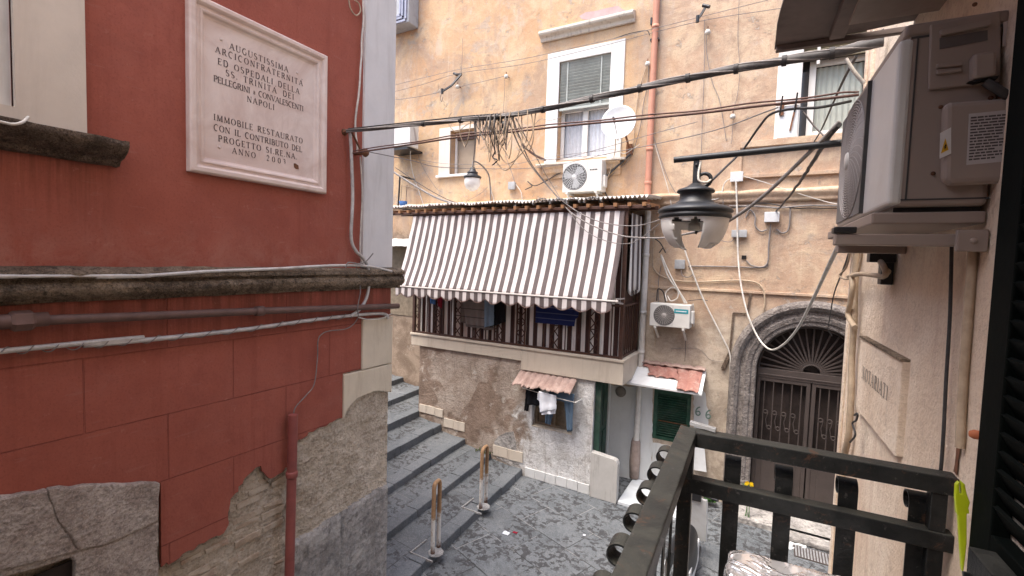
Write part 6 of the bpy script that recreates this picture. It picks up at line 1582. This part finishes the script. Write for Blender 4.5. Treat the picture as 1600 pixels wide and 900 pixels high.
for k in range(3):
    m.tube([p + Vector((0, (.012 + .011 * i / len(L1)) * math.cos(i * .16 + k * 2.1), (.012 + .011 * i / len(L1)) * math.sin(i * .16 + k * 2.1) + .002)) for i, p in enumerate(L1)], .0065, 5)
m.build('twisted_strand', MAT['cable_grey'], mc)
m = MB()
for i in range(10, len(sp1) - 4, 6):
    p = sp1[i]; d = (sp1[i+1] - p).normalized(); m.tube([p - d * .012, p + d * .012], .021 + .014 * i / len(sp1), 8)
m.build('tape_band', MAT['cable_black'], mc)
cable('cable', spline([P1a + Vector((0,.02,.03))] + [onspan(a, b, .04) for a, b in ((720,180),(800,174),(880,158),(1000,132),(1150,102),(1300,76))] + [P1b + Vector((0, 0, .06))], 8), .006, 'cable_black', 'thin black wire riding just above the thickest bundle')
s2 = spline([P2a] + [PY(a, b, y) for a, b, y in ((640,226,3.32),(720,214,3.31),(800,206,3.30),(900,195,3.29),(1000,186,3.28),(1100,176,3.27),(1200,164,3.26),(1300,153,3.25),(1342,148,3.25))], 8)
c2 = cable('cable', s2, .0085, 'cable_red', 'reddish cable pair crossing the alley below the thickest bundle', n=8)
m = MB(); m.tube([p + Vector((0, 0, .02 + .004 * math.sin(i * .5))) for i, p in enumerate(s2)], .0055, 6); m.build('twin_strand', MAT['cable_red'], c2)
cable('cable', spline([PX(575, 237, XR+.1), PY(640,250,4.2), PY(700,262,6.0), PY(840,262,7.4), PY(960,238,6.5), PY(1100,208,5), PY(1215,168,3.6)], 8), .005, 'cable_grey', 'thin grey wire sagging under the reddish cable pair')
m = MB()
for px, py in ((1222, 165), (1245, 160)):
    p = PY(px, py, 3.25); m.tube([p + Vector((0, -.02, .05)), p + Vector((-.01, -.02, -.06))], .005, 5)
tag(m.build('cable_tie', MAT['black']), 'pair of black cable ties on the reddish cables near the wall', 'cable tie')
# bracket on the red wall
t = thing('cable_bracket', 'rusty iron bracket carrying the cables at the edge of the red wall', 'bracket', (XR, 3.2, 5.1))
a, b = PX(541, 206, XR + .03), PX(558, 240, XR + .03)
m = MB(); m.tube([(XR, a.y, a.z), (XR + .14, a.y, a.z)], .014, 8); m.lathe([(0,.02),(.03,.015),(.035,0)], (XR + .001, a.y, a.z), (1,0,0), 10); m.tube([(XR, b.y, b.z), (XR + .16, b.y, b.z)], .018, 8); m.lathe([(0,.05),(.035,.045),(.045,.02),(.03,0)], (XR + .12, b.y, b.z), (1,0,0), 12); m.tube([(XR + .1, a.y, a.z), (XR + .1, b.y, b.z)], .010, 6); m.build('iron', MAT['rust'], t)

# tangle of spare loops hung on the bundle
r = random.Random(21)
tw = thing('wire_tangle', 'tangle of spare wire loops hanging from the thickest bundle', 'wires', onspan(775, 184))
def loopm(mat, specs, name):
    m = MB()
    for (x0, x1, low, sk) in specs:
        y0, y1 = 186 - (x0 - 740) * .12, 186 - (x1 - 740) * .12
        o1 = r.uniform(-.03, .05)
        q = [onspan(x0, y0 - 3, o1), onspan(x0 + sk * .3, y0 + (low - y0) * .5, o1 + r.uniform(-.03, .03)), onspan(x0 + sk + (x1 - x0) * .3, low - 4, o1 + .02), onspan(x0 + sk + (x1 - x0) * .6, low, o1), onspan(x1 + sk * .6, y1 + (low - y1) * .6, o1 - .02), onspan(x1, y1 - 3, o1)]
        m.tube(spline(q, 8), .0042, 5)
    m.build(name, MAT[mat], tw)
loopm('cable_grey', [(742 + i * 4.2, 746 + i * 4.2 + r.uniform(2, 18), r.uniform(205, 232), r.uniform(-8, 4)) for i in range(11)], 'grey_loop')
loopm('cable_tan', [(752, 790, 226, -4), (760, 772, 250, -2), (778, 798, 245, 6), (785, 800, 240, -12), (765, 775, 235, -10), (718, 735, 228, -2), (757, 812, 262, 2), (800, 828, 232, 10), (778, 836, 252, -14), (812, 826, 222, 3)], 'tan_loop')
loopm('cable_black', [(768, 790, 222, -4), (776, 780, 248, -1), (770, 776, 240, 2)], 'black_loop')
m = MB(); m.tube(spline([onspan(774, 236), onspan(770, 246), onspan(777, 250), onspan(772, 256), onspan(769, 258)], 6), .005, 6); m.tube(spline([onspan(784, 182), onspan(785, 192), onspan(788, 197), onspan(789, 204), onspan(785, 206)], 6), .005, 6); m.lathe([(0,-.03),(.015,-.025),(.018,.0),(.012,.025),(0,.03)], onspan(787, 195), (0,0,1), 10); m.build('hook', MAT['black'], tw)
m = MB()
for i in range(10): 
    x = 740 + i * 5.5; m.tube([onspan(x, 178 - i * .5, .03), onspan(x + 1, 194 - i * .5, .035)], .006, 5)
m.build('binding', MAT['cable_grey'], tw)

def fc(pts, r_, mat, label, d=.03, **k): return cable('cable', [PY(p[0], p[1], p[2] if len(p) > 2 else YF - d) for p in pts], r_, mat, label, **k)
# vertical bunch falling to the far lamp
fc([(742,190,3.35),(743,215,4.4),(741,240,6.2),(739,262,7.7)], .012, 'cable_grey', 'grey cable bunch falling from the tangle to the far lamp')
# big sagging run at the left
fc([(605,262,8.0),(640,285,8.0),(680,308,8.0),(715,319,8.0),(745,324,8.1),(790,323,8.3),(815,321,8.5)], .022, 'cable_grey', 'thick grey cable sagging over the terrace roof at the left')
fc([(600,237),(680,254),(740,257),(800,257),(860,245),(960,233)], .005, 'cable_grey', 'thin wire stretched level behind the far lamp', .06)
fc([(640,200,8.3),(645,215,8.3),(641,240,8.4),(645,270),(655,300),(665,330)], .008, 'cable_white', 'pale cable dropping past the half hidden air conditioner')
fc([(650,232),(660,260),(680,292),(690,300)], .005, 'cable_grey', 'thin dark wire slanting down at the upper left of the awning')
fc([(630,292),(635,291),(648,295),(660,298),(672,307)], .008, 'cable_tan', 'short stained wire on the wall beside the blue pot')
# pair of cables going from the tangle down to the awning corner
fc([(800,182,3.4),(812,215,5.0),(830,256,7.0),(860,295,7.9),(890,330,7.5),(925,352,7.2),(970,368,6.8),(1025,372,5.5),(1075,365,4.2),(1130,350,3.4)], .010, 'cable_grey', 'grey cable looping from the tangle under the broken lamp')
fc([(795,190,3.4),(815,235,5.5),(838,270,7.3),(880,315,7.5),(930,344,7.4),(990,353,7.3),(1040,340,7.0),(1055,330,6)], .008, 'cable_grey', 'grey cable swinging from the tangle towards the lamp rim')
fc([(806,185,3.4),(820,212,4.8),(835,240,6.4),(860,285,7.8),(900,345,7.5),(935,372,7.3),(985,380,7.4),(1030,350,7.2)], .006, 'cable_grey', 'thinner grey wire hanging in front of the awning corner')
fc([(818,228,6.5),(835,242,7.6),(852,250,YF-.15)], .022, 'cable_red', 'rusty brown stub rod left of the window sill')
fc([(1131,350,3.4),(1165,328,3.3),(1200,300,3.2),(1240,262,3.15),(1285,218,3.1),(1312,190,3.05)], .011, 'cable_grey', 'grey cable rising from the broken lamp to the air conditioner')
fc([(1213,330,YF-.05),(1235,305,6.5),(1258,272,4.6),(1283,232,3.4),(1312,195,3.0)], .013, 'cable_black', 'dark twisted cable slanting from the pale junction box up to the air conditioner', jit=.01)
fc([(1104,290,3.3),(1130,265,3.6),(1160,235,3.9),(1185,200,3.7),(1205,178,3.4),(1240,170,3.25),(1280,168,3.2),(1330,158,3.25)], .008, 'cable_black', 'black cable arching up from the broken lamp to the reddish pair')
fc([(1338,88,3.2),(1318,125,3.8),(1300,165,5),(1282,205,6.5),(1262,238,8.2)], .008, 'cable_black', 'dark knotted wire crossing the right-hand window diagonally')
fc([(1322,92,3.2),(1335,112,3.2),(1350,130,3.2)], .010, 'cable_white', 'short cream cable end sagging by the fan of the big air conditioner')
fc([(1255,175,3.3),(1275,200,3.3),(1300,222,3.2),(1315,222,3.1)], .005, 'cable_grey', 'thin wire looping below the reddish pair by the big fan')
# runs along the string course and conduits
fc([(640,330),(700,326)], .004, 'cable_grey', 'thin wire along the wall over the terrace roof', .15)
fc([(1140,322),(1180,322),(1215,324),(1260,321),(1312,322),(1345,322)], .014, 'cable_grey', 'grey cable run under the string course at the right', .05, jit=.01)
fc([(1165,340),(1172,328),(1180,338),(1180,352),(1188,361),(1199,359)], .012, 'cable_grey', 'curved grey conduit left of the pale conduit box')
fc([(1235,324),(1234,345),(1231,360),(1222,364),(1213,358)], .012, 'cable_grey', 'curved grey conduit right of the pale conduit box')
fc([(1204,350),(1203,365),(1201,385),(1200,408),(1192,417),(1175,415),(1166,407)], .012, 'cable_grey', 'conduit dropping from the pale box and hooking left')
fc([(1200,408),(1194,418),(1150,417),(1100,416),(1075,416)], .011, 'cable_grey', 'straight conduit running left to the blue grey box', .02)
fc([(1064,420),(1066,430),(1075,433),(1082,428),(1080,418)], .007, 'cable_grey', 'small loop of cable below the blue grey box', .05)
fc([(1148,275),(1133,285),(1128,300),(1122,310),(1112,312)], .009, 'cable_white', 'white cable bending left from the highest pale box', .06)
fc([(1160,275),(1195,285),(1240,300),(1290,315),(1310,319)], .006, 'cable_white', 'pale thin cable stretched right from the highest pale box', .08)
fc([(1150,284,YF-.1),(1152,340,YF-.1),(1153,395,YF-.1),(1157,440,YF-.2),(1168,490,YF-.3),(1185,528,YF-.4),(1203,546,7.9),(1222,540,7.2),(1245,515,6.2),(1270,468,5.0),(1295,415,4.0),(1316,372,3.2)], .014, 'cable_white', 'long cream cable hanging in a deep loop across the arch')
fc([(1068,385,YF-.15),(1080,420,YF-.15),(1100,470,YF-.12),(1125,520,YF-.1),(1140,552,YF-.06),(1141,580),(1140,640),(1137,690),(1135,760)], .014, 'cable_white', 'cream cable slanting across the wall then straight down beside the arch', .05)
fc([(1033,398,YF-.1),(1045,425,YF-.15),(1058,450,YF-.2),(1073,474,YF-.2)], .014, 'cable_white', 'upper white refrigerant pipe running down to the badge unit')
fc([(1033,400,YF-.1),(1044,432,YF-.15),(1062,458,YF-.2),(1070,474,YF-.2)], .014, 'cable_white', 'lower white refrigerant pipe running down to the badge unit')
fc([(1022,360),(1020,400),(1022,420),(1035,432),(1060,439),(1100,440),(1150,438),(1180,441),(1192,452),(1195,470),(1193,484)], .013, 'cable_tan', 'cream tan cable running level across the wall above the arch')
fc([(1030,395),(1036,388),(1040,395),(1032,380),(1022,372)], .010, 'cable_black', 'black cable curl where the white pipes leave the wall', .08)
fc([(1042,470,YF-.2),(1040,458,YF-.15),(1050,449,YF-.1),(1059,455,YF-.1),(1058,466,YF-.15),(1048,470,YF-.2),(1043,462,YF-.12)], .010, 'cable_white', 'coiled white cable on top of the badge unit')
fc([(1029,472),(1029,440),(1033,415)], .007, 'cable_grey', 'thin conduit rising behind the badge unit', .03)
fc([(1040,472),(1036,456),(1028,452),(1026,470)], .010, 'cable_black', 'short black cables behind the badge unit', .08)
fc([(1333,376,3.1),(1318,420,4.0),(1303,460,5.6),(1296,500,7),(1294,515,7.4),(1300,525,7.6)], .006, 'cable_black', 'thin dark wire dangling in front of the fanlight')
# upper left telephone wires
fc([(600,137),(660,122),(720,108),(800,95),(860,83),(960,60),(1100,25),(1220,-5)], .005, 'cable_grey', 'highest thin wire crossing the upper ochre wall', .15)
fc([(600,147),(660,132),(720,114),(820,100),(940,72),(1090,34),(1240,10)], .005, 'cable_grey', 'second thin wire crossing the upper ochre wall', .12)
fc([(600,158),(660,150),(700,138),(718,118),(720,104)], .006, 'cable_grey', 'wire rising to the slanting bracket in the upper left', .2)
fc([(716,136),(760,126),(792,118)], .005, 'cable_grey', 'short wire between the two knobs in the upper left', .12)
fc([(723,60),(722,90),(721,114)], .004, 'cable_grey', 'thin wire dropping to the slanting bracket', .05)
fc([(690,145,YF-.3),(688,152,YF-.3),(690,159,YF-.3),(692,152,YF-.3)], .005, 'cable_black', 'tiny loop of wire below the slanting bracket')
fc([(789,122),(788,150),(786,178)], .004, 'cable_grey', 'fine wire falling from the knob to the bundle', .06)
fc([(1012,100),(1003,125),(997,150),(992,190),(988,230),(972,255),(950,275),(943,287)], .009, 'cable_tan', 'brown cable curving down from the black hook past the dish')
fc([(1014,100),(1012,130),(1005,165),(1000,200),(985,245),(960,270),(945,285)], .007, 'cable_grey', 'grey cable beside the terracotta drainpipe past the dish')
fc([(962,215,YF-.5),(961,235),(955,262),(945,290)], .009, 'cable_tan', 'tan cable hanging from the dish to the fan unit', .1)
fc([(985,240),(970,255),(955,268),(945,280),(941,293)], .022, 'cable_black', 'black insulated pipe curving into the fan unit', .08)
fc([(880,267),(865,275),(850,285),(835,290),(825,283),(832,291),(820,296)], .010, 'cable_black', 'dark cable looping left from the fan unit', .06, jit=.02)
fc([(806,288),(814,300),(817,315),(826,326)], .008, 'cable_white', 'cream cable from the small grey box to the terrace roof', .06)
fc([(740,320,8.2),(770,317),(768,300),(767,290)], .008, 'cable_white', 'pale cable rising to the far lamp bracket', .05)
fc([(728,315),(750,303),(762,292)], .005, 'cable_grey', 'fine wire slanting to the far lamp bracket', .05)
fc([(1101,30),(1101,70),(1100,120),(1097,200),(1094,290)], .005, 'cable_grey', 'thin wire falling straight from the black bracket')
fc([(1104,54),(1104,80),(1112,125),(1125,160),(1135,220)], .005, 'cable_grey', 'second thin wire bowing right from the black bracket')
fc([(1155,-5),(1153,60),(1156,110),(1152,150),(1147,172),(1143,225)], .004, 'cable_grey', 'fine wire wandering down the wall left of the right-hand window')
fc([(1023,225),(1035,265),(1045,300),(1049,322)], .006, 'cable_white', 'pale cable slanting from the drainpipe to the terrace roof', .06)
fc([(835,195),(845,186),(860,188),(880,182)], .005, 'cable_grey', 'short curl of wire left of the shuttered window', .05)
fc([(962,233),(975,240),(988,233),(1000,225)], .006, 'cable_white', 'pale cable bend under the satellite dish', .08)
fc([(1048,545),(1090,545),(1110,562),(1130,565)], .004, 'cable_grey', 'thin crack-following wire above the tile canopy', .02)
fc([(1083,475,YF-.2),(1085,495),(1084,510)], .010, 'cable_white', 'white hose curving beside the badge unit', .1)
fc([(1071,520),(1071,545),(1070,565)], .004, 'cable_black', 'thin black drip hose under the badge unit', .03)
fc([(1021,512),(1024,528),(1023,540)], .008, 'cable_tan', 'tan bracket tail under the badge unit', .03)

# ------------------------------------------------------------------ street level small things
sc_ = thing('scooter', 'dark scooter with white side panels parked below the balcony', 'scooter', (-.80, 6.3, g0))
sx, sy = -.79, 6.25
m = MB()
for y in (sy - .62, sy + .62): m.lathe([(.13, -.05), (.20, -.05), (.235, -.03), (.24, 0), (.235, .03), (.20, .05), (.13, .05)], (sx, y, g0 + .24), (1, 0, 0), 26)
m.build('tyre', MAT['black'], sc_)
m = MB()
for y in (sy - .62, sy + .62): m.lathe([(0, -.035), (.13, -.045), (.135, 0), (.13, .045), (0, .035)], (sx, y, g0 + .24), (1, 0, 0), 20)
m.build('rim', MAT['grille'], sc_)
m = MB(); m.grid(lambda u, v: (sx + (.13 + .035 * math.sin(v * 3.1)) * math.cos(math.pi * u), sy - .78 + .85 * v, g0 + .42 + .30 * math.sin(math.pi * u) ** .6 + .06 * (1 - v)), 20, 14); m.build('seat', MAT['black'], sc_)
m = MB(); m.box(sx - .15, sx - .12, sy - .75, sy + .05, g0 + .28, g0 + .58); m.box(sx + .12, sx + .15, sy - .75, sy + .05, g0 + .28, g0 + .58); m.obox((sx, sy + .45, g0 + .62), (.19, 0, 0), (0, .02, .0), (0, -.09, .34)); m.build('body_panel', MAT['plasticwhite'], sc_, bevel=.02)
m = MB(); m.box(sx - .14, sx + .14, sy - .1, sy + .42, g0 + .20, g0 + .27); m.tube([(sx, sy + .40, g0 + .9), (sx, sy + .62, g0 + .24)], .03, 8); m.build('floorboard', MAT['black'], sc_, bevel=.01)
m = MB(); m.tube([(sx - .32, sy + .28, g0 + 1.02), (sx - .1, sy + .37, g0 + 1.0), (sx + .1, sy + .37, g0 + 1.0), (sx + .32, sy + .28, g0 + 1.02)], .018, 8); m.obox((sx, sy + .39, g0 + 1.0), (.11, 0, 0), (0, .08, 0), (0, 0, .08)); m.build('handlebar', MAT['black'], sc_, bevel=.01)
m = MB(); m.lathe([(0,.03),(.05,.02),(.06,0)], (sx, sy + .48, g0 + 1.0), (0, 1, 0), 16); m.build('headlight', MAT['glass'], sc_)

def plant(px, py, y, n, size, label, flower=False, seed=1):
    r = random.Random(seed); p = PY(px, py, y); t_ = thing('small_plant', label, 'plant', p)
    m = MB()
    for k in range(n):
        a = r.uniform(0, 6.28); l = size * r.uniform(.5, 1); up = r.uniform(.2, 1); d = Vector((math.cos(a), math.sin(a), up)).normalized(); s = d.cross(Vector((0, 0, 1))).normalized() * l * .22
        o_ = p + Vector((r.uniform(-.5, .5), r.uniform(-.3, .3), r.uniform(0, .4))) * size
        m.add([o_, o_ + d * l * .5 + s, o_ + d * l, o_ + d * l * .5 - s], [(0, 1, 2, 3)])
    m.build('leaf', MAT['leaf'], t_)
    if p.z > g0 + .08:
        m = MB()
        for k in range(5):
            q = Vector((p.x + r.uniform(-.07, .07), p.y + r.uniform(-.04, .04), g0)); m.tube(spline([q, (q + p) / 2 + Vector((r.uniform(-.03, .03), 0, 0)), p + Vector((r.uniform(-.05, .05), 0, r.uniform(0, .06)))], 5), .004, 5)
        m.build('stem', MAT['leaf'], t_)
    if flower:
        m = MB()
        for k in range(9):
            o_ = p + Vector((r.uniform(-.5, .5), r.uniform(-.3, .3), r.uniform(.6, 1.1))) * size
            for q in range(5):
                a = q * 1.257; d = Vector((math.cos(a), -.3, math.sin(a))) * .03; s = Vector((-math.sin(a), 0, math.cos(a))) * .014
                m.add([o_, o_ + d * .6 + s, o_ + d, o_ + d * .6 - s], [(0, 1, 2, 3)])
        m.build('flower', MAT['petal'], t_)
plant(1110, 786, YF - .25, 60, .12, 'low green weed at the foot of the stone arch', False, 2)
plant(1170, 764, YF - .45, 20, .10, 'small plant with yellow flowers before the gate', True, 3)
p = PY(733, 690, YB - .1)
m = MB(); r = random.Random(6)
for k in range(60):
    o_ = Vector((r.uniform(-4.95, -4.6), r.uniform(7.55, 7.69), .24)); d = Vector((r.uniform(-.05, .05), r.uniform(-.05, .05), r.uniform(.02, .07))); s = Vector((.008, .006, 0))
    m.add([o_ - s, o_ + s, o_ + d], [(0, 1, 2)])
tag(m.build('wall_weed', MAT['moss']), 'sparse mossy weed where the steps meet the patchy wall', 'weed')
# rubble slab and drain cover before the gate
m = MB(); a = PZ(1268, 868, g0); m.box(a.x - .22, a.x + .30, a.y - .16, a.y + .16, g0, g0 + .012); dc = tag(m.build('drain_cover', MAT['gate'], bevel=.004), 'dark perforated iron drain cover in the paving near the gate', 'drain cover')
m = MB()
for i in range(13):
    for j in range(8): m.box(a.x - .2 + i * .037, a.x - .18 + i * .037, a.y - .14 + j * .036, a.y - .12 + j * .036, g0 + .0125, g0 + .017)
m.build('tread_stud', MAT['grey'], dc)
m = MB(); a = PZ(1255, 838, g0); bm_ = []
m.box(a.x - .35, a.x + .5, a.y - .30, a.y + .0, g0, g0 + .09); tag(m.build('kerb_stone', MAT['socle'], bevel=.03), 'worn grey kerb stone lying before the gate', 'kerb')
r = random.Random(12)
for k in range(1):
    m = MB()
    for q in range(26):
        c = PZ(r.uniform(1230, 1285), r.uniform(846, 858), g0); s = r.uniform(.012, .04); m.obox(c, (s, r.uniform(-.01, .01), 0), (0, s * .8, .004), (0, 0, s * .5))
    o = m.build('rubble', MAT['limewash'], bevel=.004); o['kind'] = 'stuff'; o['label'] = 'loose pale rubble in front of the kerb stone'; 
# litter on the paving
def litter(px, py, w_, h_, mat, label, seed):
    c = PZ(px, py, g0 + .006); r = random.Random(seed); m = MB()
    m.grid(lambda u, v: c + Vector(((u - .5) * w_, (v - .5) * h_, .015 * abs(mnoise.noise(Vector((u * 4, v * 4, seed)))))), 6, 5); tag(m.build('litter', MAT[mat], solid=.001), label, 'litter', 'litter on the paving')
litter(791, 833, .10, .08, 'whitecloth', 'crumpled white paper scrap on the paving near the bottom step', 1)
litter(805, 832, .07, .05, 'redcloth', 'dull red wrapper scrap beside the white paper', 2)
litter(913, 836, .04, .04, 'whitecloth', 'tiny white scrap on the paving toward the house', 3)

fc([(618,262),(660,290),(700,312),(735,322)], .008, 'cable_black', 'black wire running just above the thick sagging grey cable', .5)
fc([(800,210),(790,240),(797,262),(806,290)], .006, 'cable_grey', 'wire dangling from the reddish pair to the small grey box', .3)
fc([(705,176),(700,190),(712,206),(728,196),(742,188)], .005, 'cable_tan', 'loose tan wire arcing over the small window', 4.0)
fc([(838,250),(880,247),(940,232),(1010,212),(1090,190)], .005, 'cable_grey', 'taut thin wire passing in front of the main window sill', 1.5)
fc([(1018,205),(1040,270),(1055,300),(1068,318)], .006, 'cable_grey', 'thin wire sloping from the downpipe behind the lamp cap', .06)
fc([(945,300),(955,318),(968,326)], .012, 'cable_black', 'thick black lead dropping from the fan unit to the terrace roof', .1)
fc([(1130,292),(1128,330),(1112,352),(1120,372),(1140,378),(1149,370)], .006, 'cable_grey', 'loop of wire left of the oval junction box', .05)
fc([(1085,330),(1140,326),(1190,317),(1250,324),(1310,326)], .009, 'cable_black', 'dark wire drooping beneath the string course at the right', .04, jit=.03)
fc([(1075,470),(1095,468),(1106,470)], .006, 'cable_black', 'short black lead at the right of the badge unit', .08)
fc([(960,60),(985,52),(1010,48),(1015,55)], .008, 'cable_black', 'short black lead on the wall beside the drainpipe clamp', .05)
